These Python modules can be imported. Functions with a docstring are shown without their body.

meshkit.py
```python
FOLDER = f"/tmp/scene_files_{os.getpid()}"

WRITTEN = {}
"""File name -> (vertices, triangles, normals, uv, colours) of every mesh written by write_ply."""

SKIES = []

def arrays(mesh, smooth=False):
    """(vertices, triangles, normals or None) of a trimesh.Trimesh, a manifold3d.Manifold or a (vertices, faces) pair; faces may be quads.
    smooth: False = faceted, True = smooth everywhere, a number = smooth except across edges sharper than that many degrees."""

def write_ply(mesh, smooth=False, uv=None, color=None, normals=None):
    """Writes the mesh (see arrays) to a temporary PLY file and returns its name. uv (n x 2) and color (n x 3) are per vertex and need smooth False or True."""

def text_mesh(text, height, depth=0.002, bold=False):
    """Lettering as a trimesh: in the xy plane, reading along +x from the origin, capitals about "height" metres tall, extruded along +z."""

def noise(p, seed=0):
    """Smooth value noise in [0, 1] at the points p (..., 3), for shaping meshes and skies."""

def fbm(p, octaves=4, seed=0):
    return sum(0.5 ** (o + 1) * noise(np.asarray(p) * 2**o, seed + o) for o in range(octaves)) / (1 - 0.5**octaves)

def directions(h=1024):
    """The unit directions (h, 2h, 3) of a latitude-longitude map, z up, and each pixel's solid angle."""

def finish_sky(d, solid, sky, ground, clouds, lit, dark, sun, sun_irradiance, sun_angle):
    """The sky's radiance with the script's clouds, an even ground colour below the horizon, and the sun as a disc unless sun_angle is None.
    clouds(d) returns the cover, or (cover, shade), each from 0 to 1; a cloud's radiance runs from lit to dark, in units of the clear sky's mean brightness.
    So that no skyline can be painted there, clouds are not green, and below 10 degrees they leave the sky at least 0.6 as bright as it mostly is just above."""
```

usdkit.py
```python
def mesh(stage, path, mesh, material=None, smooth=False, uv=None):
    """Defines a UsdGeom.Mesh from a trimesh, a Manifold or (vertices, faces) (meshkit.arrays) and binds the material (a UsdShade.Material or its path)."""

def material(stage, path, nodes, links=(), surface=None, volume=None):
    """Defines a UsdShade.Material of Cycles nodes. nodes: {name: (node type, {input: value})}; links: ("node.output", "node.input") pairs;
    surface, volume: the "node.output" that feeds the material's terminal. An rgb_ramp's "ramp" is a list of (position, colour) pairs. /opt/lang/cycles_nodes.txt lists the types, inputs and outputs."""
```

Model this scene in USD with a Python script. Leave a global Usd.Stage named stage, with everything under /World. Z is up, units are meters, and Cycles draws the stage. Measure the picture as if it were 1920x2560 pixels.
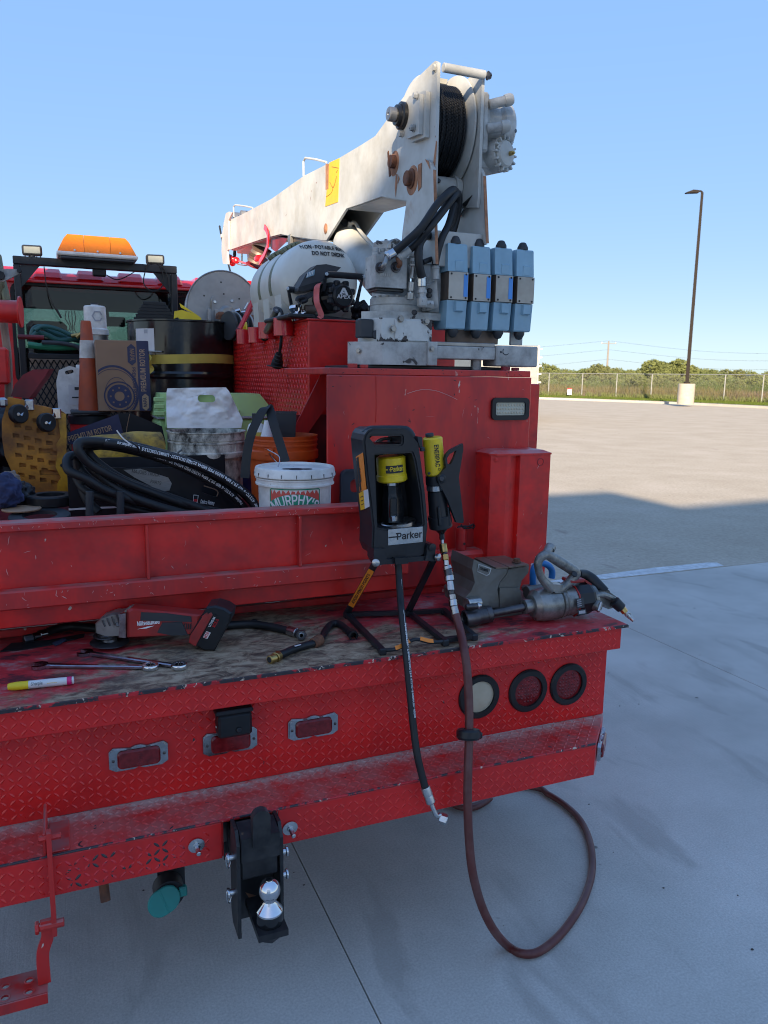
import math, random
import numpy as np, trimesh, usdkit, meshkit
from pxr import Usd, UsdGeom, UsdLux, UsdShade, Gf, Sdf
from shapely.geometry import Polygon, Point, box as sbox
from shapely import affinity
stage = Usd.Stage.CreateInMemory()
UsdGeom.SetStageUpAxis(stage, 'Z'); UsdGeom.SetStageMetersPerUnit(stage, 1.0)
stage.SetDefaultPrim(UsdGeom.Xform.Define(stage, '/World').GetPrim())
A = np.array
# scene constants: exposure (stops), sun and sky strength, look of the sky
EXPOSURE, SUN_I, SKY_I, AERO, OZONE = 2.72, 0.52, 0.13, 0.5, 5.0
SKY_G, SKY_SAT, SKY_V, SKY_HUE, SKY_TINT = 0.13, 3.6, 1.0, 0.522, (.80, .90, 1.0)
# ---------------------------------------------------------------- camera (metres; x = truck's right, y = truck's front)
YAW, PITCH, ROLL = math.radians(22.7), math.radians(-9.98), math.radians(0.8)
CAM = A([-0.358, -1.873, 1.6]); FPX = 1923.0
_h = A([math.sin(YAW), math.cos(YAW), 0]); _r = A([math.cos(YAW), -math.sin(YAW), 0]); _z = A([0, 0, 1.0])
FWD = _h*math.cos(PITCH) + _z*math.sin(PITCH); _u = -_h*math.sin(PITCH) + _z*math.cos(PITCH)
RGT = _r*math.cos(ROLL) + _u*math.sin(ROLL); UPV = _u*math.cos(ROLL) - _r*math.sin(ROLL)
cam = UsdGeom.Camera.Define(stage, '/World/camera')
m4 = np.eye(4); m4[0, :3], m4[1, :3], m4[2, :3], m4[3, :3] = RGT, UPV, -FWD, CAM
cam.AddTransformOp().Set(Gf.Matrix4d(*m4.ravel().tolist()))
cam.CreateHorizontalApertureAttr(36.0); cam.CreateVerticalApertureAttr(48.0); cam.CreateFocalLengthAttr(36.0*FPX/1920)
cam.CreateClippingRangeAttr(Gf.Vec2f(0.05, 5000)); cam.CreateFStopAttr(13.0); cam.CreateFocusDistanceAttr(2.4)
cam.CreateExposureAttr(EXPOSURE)
# ---------------------------------------------------------------- sun and sky
SUN_EL = math.radians(19.2); _s = A([-0.5, -0.866, 0.0])/math.hypot(.5, .866)
SUN = _s*math.cos(SUN_EL) + _z*math.sin(SUN_EL)
sun = UsdLux.DistantLight.Define(stage, '/World/sun')
sun.CreateIntensityAttr(SUN_I); sun.CreateAngleAttr(0.5); sun.CreateColorAttr(Gf.Vec3f(1, .83, .62))
sun.GetPrim().CreateAttribute('inputs:normalize', Sdf.ValueTypeNames.Bool).Set(True)
_x = np.cross(_z, SUN); _x /= np.linalg.norm(_x); _y = np.cross(SUN, _x)
m4 = np.eye(4); m4[0, :3], m4[1, :3], m4[2, :3] = _x, _y, SUN
sun.AddTransformOp().Set(Gf.Matrix4d(*m4.ravel().tolist()))
dome = UsdLux.DomeLight.Define(stage, '/World/sky')
dome.GetPrim().SetCustomDataByKey('kind', 'structure'); dome.GetPrim().SetCustomDataByKey('label', 'clear blue morning sky')
sky = usdkit.material(stage, '/World/Looks/sky', {
    's': ('sky_texture', {'sky_type': 'single_scattering', 'sun_disc': False, 'sun_elevation': SUN_EL, 'sun_rotation': math.atan2(SUN[0], SUN[1]),
                          'altitude': 20.0, 'air_density': 1.0, 'aerosol_density': AERO, 'ozone_density': OZONE}),
    'c': ('gamma', {'gamma': SKY_G}), 'h': ('hsv', {'saturation': SKY_SAT, 'value': SKY_V, 'hue': SKY_HUE}), 't': ('mix_color', {'blend_type': 'multiply', 'fac': 1.0, 'b': SKY_TINT, 'use_clamp': False}), 'b': ('background_shader', {'strength': SKY_I})},
    [('s.color', 'c.color'), ('c.color', 'h.color'), ('h.color', 't.a'), ('t.result', 'b.color')], surface='b.background')
UsdShade.MaterialBindingAPI.Apply(dome.GetPrim()).Bind(sky)

# ---------------------------------------------------------------- reading points of the place: a sight line met with a plane of the truck's frame
def U(p, x=None, y=None, z=None, dep=None):
    d = FWD + RGT*((p[0]-960)/FPX) - UPV*((p[1]-1280)/FPX)
    t = dep if dep is not None else (x-CAM[0])/d[0] if x is not None else (y-CAM[1])/d[1] if y is not None else (z-CAM[2])/d[2]
    return CAM + d*t
def Zm(x0, y0, s): return lambda u, v: (x0+u/s, y0+v/s)

# ---------------------------------------------------------------- mesh helpers
cat = trimesh.util.concatenate
def J(*m):
    out = []
    for x in m: out += list(x) if isinstance(x, (list, tuple)) else [x]
    return cat(out)
def nrm(v): v = np.asarray(v, float); return v/np.linalg.norm(v)
class Fr:
    """a local frame: origin and three axes"""
    def __init__(s, o, ex=(1, 0, 0), ey=(0, 1, 0)):
        s.o = A(o, float); s.x = nrm(ex); ey = A(ey, float); s.y = nrm(ey - s.x*(ey@s.x)); s.z = np.cross(s.x, s.y)
    def __call__(s, m):
        m = m.copy(); T = np.eye(4); T[:3, 0], T[:3, 1], T[:3, 2], T[:3, 3] = s.x, s.y, s.z, s.o; m.apply_transform(T); return m
    def p(s, a, b, c): return s.o + s.x*a + s.y*b + s.z*c
W0 = Fr((0, 0, 0))
def bx(c, s, b=.003):
    """a box with chamfered edges: centre, sizes"""
    h = A(s, float)/2; b = min(b, h.min()*.6)
    if b <= 0: m = trimesh.creation.box(2*h)
    else:
        P = [A([i*(h[0]-b*(k != 0)), j*(h[1]-b*(k != 1)), l*(h[2]-b*(k != 2))]) for i in (-1, 1) for j in (-1, 1) for l in (-1, 1) for k in range(3)]
        m = trimesh.convex.convex_hull(A(P))
    m.apply_translation(c); return m
def bb(x0, x1, y0, y1, z0, z1, b=.003): return bx(((x0+x1)/2, (y0+y1)/2, (z0+z1)/2), (abs(x1-x0), abs(y1-y0), abs(z1-z0)), b)
def axf(p0, ax):
    ax = nrm(ax); t = A([0, 0, 1.0]) if abs(ax[2]) < .9 else A([1.0, 0, 0]); ex = nrm(np.cross(t, ax)); return Fr(p0, ex, np.cross(ax, ex))
def lathe(prof, p0=(0, 0, 0), ax=(0, 0, 1), n=28, closed=False):
    """profile of (radius, height) turned about an axis"""
    pr = [(max(r, 1e-5), h) for r, h in prof]; k = len(pr)
    a = np.linspace(0, 2*np.pi, n, endpoint=False)
    V = A([[r*math.cos(t), r*math.sin(t), h] for r, h in pr for t in a]); F = []
    for i in range(k-1 if not closed else k):
        i2 = (i+1) % k
        for j in range(n):
            q = (j+1) % n; F += [[i*n+j, i*n+q, i2*n+q], [i*n+j, i2*n+q, i2*n+j]]
    m = trimesh.Trimesh(V, F, process=False); m.fix_normals() if False else None
    return axf(p0, ax)(m)
def cy(p0, p1, r, r1=None, n=22, b=.0015):
    p0, p1 = A(p0, float), A(p1, float); L = np.linalg.norm(p1-p0); r1 = r if r1 is None else r1; b = min(b, L*.3, r*.4, r1*.4 if r1 > 0 else 1)
    return lathe([(0, 0), (r-b, 0), (r, b), (r1, L-b), (r1-b, L), (0, L)], p0, p1-p0, n)
def ring(p0, ax, ro, ri, h, n=28, b=.001):
    return lathe([(ri, 0), (ro-b, 0), (ro, b), (ro, h-b), (ro-b, h), (ri, h)], p0, ax, n, closed=True)
def spline(P, per=8, closed=False):
    P = [A(p, float) for p in P]; n = len(P); out = []
    for i in range(n if closed else n-1):
        g = (lambda k: P[k % n]) if closed else (lambda k: P[min(max(k, 0), n-1)])
        a, b, c, d = g(i-1), g(i), g(i+1), g(i+2)
        for t in np.linspace(0, 1, per, endpoint=False):
            out.append(.5*((2*b) + (c-a)*t + (2*a-5*b+4*c-d)*t*t + (3*b-a-3*c+d)*t**3))
    if not closed: out.append(P[-1])
    return A(out)
def tube(P, r, n=10, per=8, smooth=True, closed=False, caps=True, sec=None):
    """a swept tube; sec: a cross-section (k,2) instead of a circle"""
    Q = spline(P, per, closed) if smooth else A([A(p, float) for p in P]); k = len(Q)
    R_ = np.broadcast_to(np.asarray(r, float), (k,)) if np.ndim(r) == 0 else np.interp(np.linspace(0, 1, k), np.linspace(0, 1, len(r)), r)
    T = np.gradient(Q, axis=0) if not closed else np.roll(Q, -1, 0)-np.roll(Q, 1, 0)
    T /= np.maximum(np.linalg.norm(T, axis=1, keepdims=True), 1e-9)
    t = A([0, 0, 1.0]) if abs(T[0][2]) < .9 else A([1.0, 0, 0]); N = nrm(np.cross(T[0], t)); V = []
    S = A([[math.cos(a), math.sin(a)] for a in np.linspace(0, 2*np.pi, n, endpoint=False)]) if sec is None else A(sec, float); n = len(S)
    for i in range(k):
        N = N - T[i]*(N@T[i]); N = nrm(N); B = np.cross(T[i], N)
        V += [Q[i] + R_[i]*(N*s[0]+B*s[1]) for s in S]
    F = []
    for i in range(k if closed else k-1):
        i2 = (i+1) % k
        for j in range(n):
            q = (j+1) % n; F += [[i*n+j, i*n+q, i2*n+q], [i*n+j, i2*n+q, i2*n+j]]
    if caps and not closed:
        V += [Q[0], Q[-1]]; a, b = len(V)-2, len(V)-1
        F += [[a, (j+1) % n, j] for j in range(n)] + [[b, (k-1)*n+j, (k-1)*n+(j+1) % n] for j in range(n)]
    return trimesh.Trimesh(A(V), F, process=False)
def flat(P, w, t=.0012, side=(0, 0, 1), smooth=True, per=6):
    """a strap: a flat ribbon with thickness, its width along side"""
    Q = spline(P, per) if smooth else A(P, float); V = []; F = []
    T = np.gradient(Q, axis=0); s = nrm(side)
    for q, d in zip(Q, T):
        sd = nrm(s - nrm(d)*(s@nrm(d))); nn = nrm(np.cross(d, sd)); V += [q+sd*w/2+nn*t, q-sd*w/2+nn*t, q-sd*w/2-nn*t, q+sd*w/2-nn*t]
    for i in range(len(Q)-1):
        for j in range(4):
            a, b = i*4+j, i*4+(j+1) % 4; F += [[a, b, b+4], [a, b+4, a+4]]
    e = len(V)-4; F += [[0, 2, 1], [0, 3, 2], [e, e+1, e+2], [e, e+2, e+3]]
    return trimesh.Trimesh(A(V), F, process=False)
def prism(poly, h, fr=W0, b=0):
    """a polygon (list or shapely) in the frame's xy, thickness h along its z, edges chamfered by b"""
    g = poly if hasattr(poly, 'geom_type') else Polygon(poly)
    if not g.is_valid: g = g.buffer(0)
    parts = []
    for q in getattr(g, 'geoms', [g]):
        if q.area < 1e-9: continue
        m = trimesh.creation.extrude_polygon(q, h, engine='earcut'); parts.append(m)
    return fr(cat(parts))
def prismb(poly, h, fr=W0, b=.002):
    """as prism for convex outlines, with chamfered rims"""
    g = poly if hasattr(poly, 'geom_type') else Polygon(poly); q = g.buffer(-b, join_style=2)
    P = [(x, y, z) for x, y in g.exterior.coords for z in (b, h-b)] + [(x, y, z) for x, y in q.exterior.coords for z in (0, h)]
    return fr(trimesh.convex.convex_hull(A(P)))
def rrect(w, h, r, cx=0, cy_=0, n=5): return sbox(cx-w/2+r, cy_-h/2+r, cx+w/2-r, cy_+h/2-r).buffer(r, quad_segs=n)
def hexn(p0, ax, r, h): return cy(p0, A(p0, float)+nrm(ax)*h, r, n=6, b=.0008)
def bolt(p0, ax, r=.008, h=.006): return J(cy(p0, A(p0, float)+nrm(ax)*.0015, r*1.35, n=12, b=.0003), hexn(A(p0, float)+nrm(ax)*.0015, ax, r, h))
def hull(P): return trimesh.convex.convex_hull(A(P, float))
def txt(s, h, fr, depth=.0008, bold=True, w=None, center=True):
    m = meshkit.text_mesh(s, 1.0, 1.0, bold)
    bd = m.bounds; sx = h if w is None else w/(bd[1][0]-bd[0][0])
    if center: m.apply_translation([-(bd[0][0]+bd[1][0])/2, -.36, 0])
    m.apply_scale([sx, h, depth]); return fr(m)
def bend(m, R, fr_c, axis=(0, 0, 1)):
    """wraps a mesh made in xy (x along the arc, y up) round a cylinder of radius R about the frame's y axis"""
    v = m.vertices.copy(); a = v[:, 0]/R; rr = R+v[:, 2]
    m = m.copy(); m.vertices = np.stack([rr*np.sin(a), v[:, 1], rr*np.cos(a)], 1); return fr_c(m)
def subd(m, e):
    v, f = trimesh.remesh.subdivide_to_size(m.vertices, m.faces, e, max_iter=12); return trimesh.Trimesh(v, f, process=False)

# ---------------------------------------------------------------- prims
_used = {}
def _num(parent, name):
    k = _used.get((parent, name), 0); _used[(parent, name)] = k+1
    return name if k == 0 else f'{name}_{k:03d}'
class T:
    """a thing (or a part with sub-parts): an Xform at its base whose children are its parts, built in world coordinates"""
    def __init__(s, name, label=None, cat_=None, loc=(0, 0, 0), group=None, kind=None, parent=None):
        up = parent.path if parent else '/World'
        s.path = up+'/'+_num(up, name); s.base = (parent.base if parent else A([0, 0, 0.]))
        x = UsdGeom.Xform.Define(stage, s.path); loc = A(loc, float)
        if parent is None: x.AddTranslateOp().Set(Gf.Vec3d(*loc.tolist())); s.base = loc
        s.prim = x.GetPrim(); tags(s.prim, label, cat_, group, kind)
    def add(s, name, mesh, mat, smooth=32, label=None, kind=None):
        return _mk(s.path, name, mesh, mat, smooth, label, kind, s.base)
    def sub(s, name, label=None): return T(name, label, parent=s)
class Part(T):
    def __init__(s, path, base): s.path, s.base = path, base
def _mk(up, name, mesh, mat, smooth, label, kind, base):
    path = up+'/'+_num(up, name); m = mesh.copy(); m.apply_translation(-A(base))
    p = usdkit.mesh(stage, path, m, '/World/Looks/'+mat, smooth=smooth)
    tags(p.GetPrim(), label, None, None, kind)
    return Part(path, A(base))
def tags(prim, label=None, cat_=None, group=None, kind=None):
    for k, v in (('label', label), ('category', cat_), ('group', group), ('kind', kind)):
        if v: prim.SetCustomDataByKey(k, v)
def one(name, mesh, mat, label=None, cat_=None, group=None, kind=None, smooth=32):
    p = _mk('/World', name, mesh, mat, smooth, label, kind, A([0, 0, 0.])); tags(stage.GetPrimAtPath(p.path), None, cat_, group); return p

# ---------------------------------------------------------------- materials
def M(name, base, rough=.5, metal=0., var=.12, vs=9., dirt=None, damt=.35, ds=5., dust=None, chip=None, cth=.68, cs=30., bump=.0, bs=60., spec=.5, coat=0., alt=None, alt_s=3., alt_t=(.45, .6), trans=0., rvar=.12, stretch=(1, 1, 1), band=None):
    """painted, metal or plastic surface: a base colour with soft tone noise, grime in patches, dust on faces that look up, chipped spots, wear of the gloss"""
    b = A(base, float)
    n = {'g': ('geometry', {}), 'mp': ('mapping', {'scale': stretch}), 'n1': ('noise_texture', {'scale': vs, 'detail': 5.0, 'roughness': .6}),
         'r1': ('rgb_ramp', {'ramp': [(.3, tuple(np.clip(b*(1-var), 0, 1))), (.7, tuple(np.clip(b*(1+var)+var*.01, 0, 1)))]}), 'p': ('principled_bsdf', {'metallic': metal, 'specular_ior_level': spec, 'coat_weight': coat, 'coat_roughness': .12, 'transmission_weight': trans})}
    l = [('g.position', 'mp.vector'), ('mp.vector', 'n1.vector'), ('n1.fac', 'r1.fac')]; c = 'r1.color'
    def mixin(k, col, fac):
        nonlocal c
        n[k] = ('mix_color', {'b': col}); l.extend([(c, k+'.a'), (fac, k+'.fac')]); c = k+'.result'
    if alt is not None:
        n['na'] = ('noise_texture', {'scale': alt_s, 'detail': 6.0, 'roughness': .65, 'distortion': .4}); n['ra'] = ('map_range', {'from_min': alt_t[0], 'from_max': alt_t[1], 'clamp': True})
        l += [('mp.vector', 'na.vector'), ('na.fac', 'ra.value')]; mixin('ma', alt, 'ra.result')
    if dirt is not None:
        n['nd'] = ('noise_texture', {'scale': ds, 'detail': 7.0, 'roughness': .68}); n['rd'] = ('map_range', {'from_min': .42, 'from_max': .75, 'to_max': damt*2, 'clamp': True})
        l += [('mp.vector', 'nd.vector'), ('nd.fac', 'rd.value')]; mixin('md', dirt, 'rd.result')
    if dust is not None:
        n['sx'] = ('separate_xyz', {}); n['ru'] = ('map_range', {'from_min': .55, 'from_max': .95, 'to_max': dust[3], 'clamp': True}); n['nu'] = ('noise_texture', {'scale': 14.0, 'detail': 6.0})
        n['mu'] = ('map_range', {'from_min': .3, 'from_max': .62, 'clamp': True}); n['xu'] = ('math', {'math_type': 'multiply'})
        l += [('g.normal', 'sx.vector'), ('sx.z', 'ru.value'), ('mp.vector', 'nu.vector'), ('nu.fac', 'mu.value'), ('ru.result', 'xu.value1'), ('mu.result', 'xu.value2')]; mixin('mdu', dust[:3], 'xu.value')
    if chip is not None:
        n['nc'] = ('noise_texture', {'scale': cs, 'detail': 3.0, 'roughness': .6, 'distortion': 1.2}); n['rc'] = ('map_range', {'from_min': cth, 'from_max': cth+.02, 'clamp': True})
        l += [('mp.vector', 'nc.vector'), ('nc.fac', 'rc.value')]; mixin('mc', chip, 'rc.result')
    if band is not None:   # a strip of settled dirt: axis, from, to, colour, amount
        ax, b0, b1, col, am = band
        n['sb'] = ('separate_xyz', {}); n['rb'] = ('map_range', {'from_min': b0, 'from_max': b1, 'to_max': am, 'clamp': True}); n['nbn'] = ('noise_texture', {'scale': 38.0, 'detail': 6.0, 'roughness': .7}); n['nbr'] = ('map_range', {'from_min': .32, 'from_max': .56, 'clamp': True}); n['xb'] = ('math', {'math_type': 'multiply'})
        l += [('g.position', 'sb.vector'), ('sb.'+ax, 'rb.value'), ('g.position', 'nbn.vector'), ('nbn.fac', 'nbr.value'), ('rb.result', 'xb.value1'), ('nbr.result', 'xb.value2')]; mixin('mband', col, 'xb.value')
    l.append((c, 'p.base_color'))
    n['nr'] = ('noise_texture', {'scale': 7.0, 'detail': 5.0, 'roughness': .6}); n['rr'] = ('map_range', {'from_min': .3, 'from_max': .7, 'to_min': max(rough-rvar, .03), 'to_max': min(rough+rvar, 1.), 'clamp': True})
    l += [('mp.vector', 'nr.vector'), ('nr.fac', 'rr.value'), ('rr.result', 'p.roughness')]
    if bump:
        n['nb'] = ('noise_texture', {'scale': bs, 'detail': 4.0, 'roughness': .6}); n['bp'] = ('bump', {'strength': min(bump, 1.), 'distance': .004})
        l += [('mp.vector', 'nb.vector'), ('nb.fac', 'bp.height'), ('bp.normal', 'p.normal')]
    usdkit.material(stage, '/World/Looks/'+name, n, l, surface='p.BSDF'); return name

# ---------------------------------------------------------------- the looks
DUST = (.33, .30, .28)
M('red_paint', (.66, .016, .012), .38, var=.2, vs=3.5, dirt=(.16, .016, .02), damt=.42, ds=5, dust=(.40, .24, .24, .75), chip=(.50, .42, .36), cth=.735, cs=18, bump=.06, bs=40, rvar=.14)
M('red_scuffed', (.62, .02, .016), .44, var=.25, vs=3, dirt=(.13, .022, .026), damt=.42, ds=7, dust=(.36, .22, .20, .7), chip=(.58, .46, .38), cth=.70, cs=26, bump=.08, bs=50, stretch=(1, 1, .35), rvar=.14)
M('red_plate', (.66, .014, .012), .33, var=.15, vs=4, dirt=(.20, .012, .018), damt=.22, ds=5, dust=(.36, .24, .25, .62), chip=(.035, .03, .035), cth=.725, cs=22, bump=.06, bs=70, rvar=.12)
M('red_step', (.62, .018, .016), .45, var=.18, vs=5, dirt=(.16, .014, .02), damt=.3, ds=7, dust=(.42, .20, .17, .5), chip=(.035, .03, .035), cth=.69, cs=30, bump=.08, bs=70, band=('y', -.062, -.012, (.46, .39, .33), .95))
M('step_lug', (.62, .018, .016), .4, var=.15, vs=8, dust=(.42, .21, .18, .55), chip=(.03, .025, .03), cth=.66, cs=24, band=('y', -.07, -.015, (.46, .39, .33), .85))
M('red_lug', (.66, .014, .012), .30, var=.12, vs=8, dust=(.36, .22, .23, .4), chip=(.03, .025, .03), cth=.70, cs=20, rvar=.1)
M('red_lug_worn', (.58, .010, .02), .34, var=.2, vs=8, dust=(.36, .22, .23, .3), chip=(.025, .022, .028), cth=.54, cs=15, alt=(.42, .33, .26), alt_s=60, alt_t=(.66, .7))
M('red_edge', (.50, .012, .02), .4, var=.2, vs=20, alt=(.03, .025, .03), alt_s=22, alt_t=(.46, .51), chip=(.55, .43, .34), cth=.62, cs=45)
M('dark_red', (.21, .008, .014), .5, var=.25, vs=6, dirt=(.025, .012, .015), damt=.5, ds=4)
M('red_gloss', (.56, .01, .018), .25, var=.06, coat=.4)
M('red_cab', (.62, .008, .012), .28, var=.06, coat=.5, dirt=(.3, .01, .02), damt=.1)
M('pink_strap', (.55, .12, .11), .75, var=.15)
M('white_crane', (.47, .472, .445), .45, var=.07, vs=3, dirt=(.28, .265, .22), damt=.42, ds=5, alt=(.30, .15, .07), alt_s=4.2, alt_t=(.665, .76), chip=(.20, .08, .035), cth=.72, cs=16, bump=.04, bs=30)
M('white_crane_grimy', (.46, .46, .435), .5, var=.09, vs=6, dirt=(.10, .095, .085), damt=.5, ds=7, chip=(.035, .03, .03), cth=.66, cs=10, bump=.06, bs=40)
M('white_peeling', (.55, .55, .52), .5, var=.08, dirt=(.06, .055, .05), damt=.4, ds=9, alt=(.03, .022, .024), alt_s=9, alt_t=(.50, .515), bump=.1, bs=50)
M('rust', (.17, .065, .03), .8, var=.4, vs=40, dirt=(.05, .03, .025), damt=.5, ds=30, bump=.2, bs=120)
M('rust_streak', (.33, .15, .075), .75, var=.4, vs=30, bump=.1, bs=120)
M('yellow_label', (.80, .42, .012), .5, var=.08, dirt=(.35, .2, .03), damt=.25, ds=18)
M('light_blue', (.23, .38, .47), .38, var=.05, vs=8, dirt=(.11, .2, .27), damt=.2, ds=12, bump=.02)
M('grey_metal', (.33, .32, .30), .38, .75, var=.12, vs=12, dirt=(.12, .11, .1), damt=.3, ds=10, bump=.03)
M('cover_plate', (.42, .39, .34), .45, .35, var=.1, vs=10, dirt=(.2, .17, .13), damt=.25, ds=8)
M('brown_metal', (.15, .11, .085), .55, .4, var=.25, vs=12, dirt=(.05, .04, .035), damt=.4)
M('blue_sticker', (.06, .25, .62), .4, var=.1)
M('steel', (.48, .47, .46), .28, 1., var=.12, vs=20, dirt=(.14, .13, .12), damt=.3, ds=25, bump=.02)
M('dark_steel', (.11, .105, .11), .36, .85, var=.25, vs=16, dirt=(.04, .036, .033), damt=.4, ds=20, bump=.05, bs=80)
M('cast_iron', (.17, .17, .155), .5, .45, var=.16, vs=10, dirt=(.10, .082, .06), damt=.4, ds=9, bump=.16, bs=90)
M('vise_top', (.21, .18, .14), .45, .6, var=.2, vs=14, dirt=(.18, .09, .045), damt=.45, ds=12, bump=.06)
M('alu_tool', (.30, .295, .275), .4, .7, var=.16, vs=12, dirt=(.06, .056, .05), damt=.55, ds=16, bump=.05)
M('zinc', (.55, .56, .57), .24, 1., var=.06, vs=30)
M('chrome', (.72, .72, .74), .09, 1., var=.04, dirt=(.3, .28, .26), damt=.12, ds=30, rvar=.05)
M('chrome_dull', (.46, .46, .47), .2, 1., var=.1, dirt=(.16, .15, .15), damt=.3, ds=20)
M('purple_chrome', (.38, .33, .37), .16, 1., var=.15, vs=25, dirt=(.09, .06, .07), damt=.35, ds=20)
M('brass', (.52, .36, .13), .3, 1., var=.12, dirt=(.15, .1, .05), damt=.35, ds=30)
M('black_plastic', (.008, .009, .011), .42, var=.15, spec=.4, dirt=(.04, .04, .042), damt=.14, ds=12, bump=.05, bs=180)
M('black_satin', (.011, .0125, .016), .40, var=.1, spec=.4, dirt=(.05, .052, .055), damt=.13, ds=9, bump=.05, bs=220)
M('black_gloss', (.005, .0055, .0065), .13, var=.1, coat=.3, dirt=(.05, .05, .05), damt=.08)
M('black_drum', (.004, .0045, .0055), .2, var=.1, dirt=(.03, .026, .022), damt=.3, ds=4, coat=.2)
M('black_rubber', (.008, .0088, .0105), .5, var=.12, spec=.4, dirt=(.04, .038, .035), damt=.16, ds=14, bump=.04, bs=150)
M('charcoal', (.022, .025, .03), .6, var=.12, dirt=(.06, .06, .06), damt=.25)
M('dark_grey', (.035, .038, .045), .5, var=.12, dirt=(.08, .08, .08), damt=.25)
M('grease', (.006, .006, .006), .3, var=.3, vs=20, bump=.3, bs=40)
M('wire_rope', (.007, .0075, .009), .42, .3, var=.3, vs=60, dirt=(.03, .03, .03), damt=.3)
M('scratch', (.60, .36, .34), .6)
M('black_scuff', (.05, .012, .016), .6)
M('pink_ink', (.62, .02, .16), .45)
M('white_ink', (.72, .72, .72), .5, var=.08)
M('grey_ink', (.34, .34, .36), .5, var=.12)
M('black_ink', (.012, .012, .014), .5)
M('red_ink', (.55, .012, .02), .5)
M('orange_label', (.80, .23, .02), .5, var=.05, dirt=(.4, .12, .02), damt=.15)
M('silver_label', (.52, .53, .53), .25, .75, var=.1, dirt=(.25, .25, .24), damt=.3, ds=30)
M('tool_yellow', (.74, .52, .012), .35, var=.06, dirt=(.4, .27, .03), damt=.3, ds=22, chip=(.2, .15, .03), cth=.72, cs=40)
M('tool_red', (.36, .022, .018), .42, var=.1, dirt=(.08, .03, .03), damt=.4, ds=16)
M('hose_red', (.10, .020, .016), .5, var=.2, vs=9, dirt=(.16, .085, .075), damt=.35, ds=14, bump=.06, bs=200)
M('white_pail', (.72, .70, .66), .45, var=.06, vs=5, dirt=(.24, .22, .19), damt=.3, ds=11, chip=(.2, .18, .15), cth=.7, cs=30)
M('grimy_pail', (.74, .69, .58), .5, var=.1, vs=5, dirt=(.022, .018, .015), damt=.85, ds=15, bump=.06, stretch=(1, 1, .7))
M('plastic_bag', (.80, .77, .75), .42, var=.05, dirt=(.34, .30, .26), damt=.16, ds=12, bump=.8, bs=22)
M('orange_pail', (.72, .10, .012), .42, var=.06, dirt=(.25, .04, .015), damt=.3, ds=9)
M('cone_orange', (.46, .075, .02), .6, var=.2, dirt=(.14, .04, .03), damt=.45, ds=9, bump=.05)
M('cone_white', (.55, .52, .48), .5, var=.1, dirt=(.2, .15, .12), damt=.35, ds=14)
M('cardboard', (.27, .155, .092), .8, var=.08, dirt=(.24, .14, .08), damt=.25, ds=6)
M('box_blue', (.018, .018, .06), .6, var=.12, dirt=(.08, .07, .1), damt=.2)
M('box_black', (.005, .005, .008), .5, var=.15, spec=.35, dirt=(.02, .02, .024), damt=.25, ds=9)
M('gold_ink', (.36, .22, .13), .6)
M('yellow_plastic', (.66, .34, .010), .45, var=.12, dirt=(.20, .065, .015), damt=.62, ds=5, bump=.05)
M('orange_dirty', (.50, .19, .010), .5, var=.2, dirt=(.10, .035, .015), damt=.6, ds=6, bump=.05)
M('yellow_bright', (.75, .56, .015), .5, var=.1, dirt=(.35, .22, .03), damt=.2)
M('yellow_stained', (.42, .24, .02), .7, var=.3, vs=8, dirt=(.02, .015, .012), damt=.7, ds=12, bump=.3, bs=40)
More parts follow.
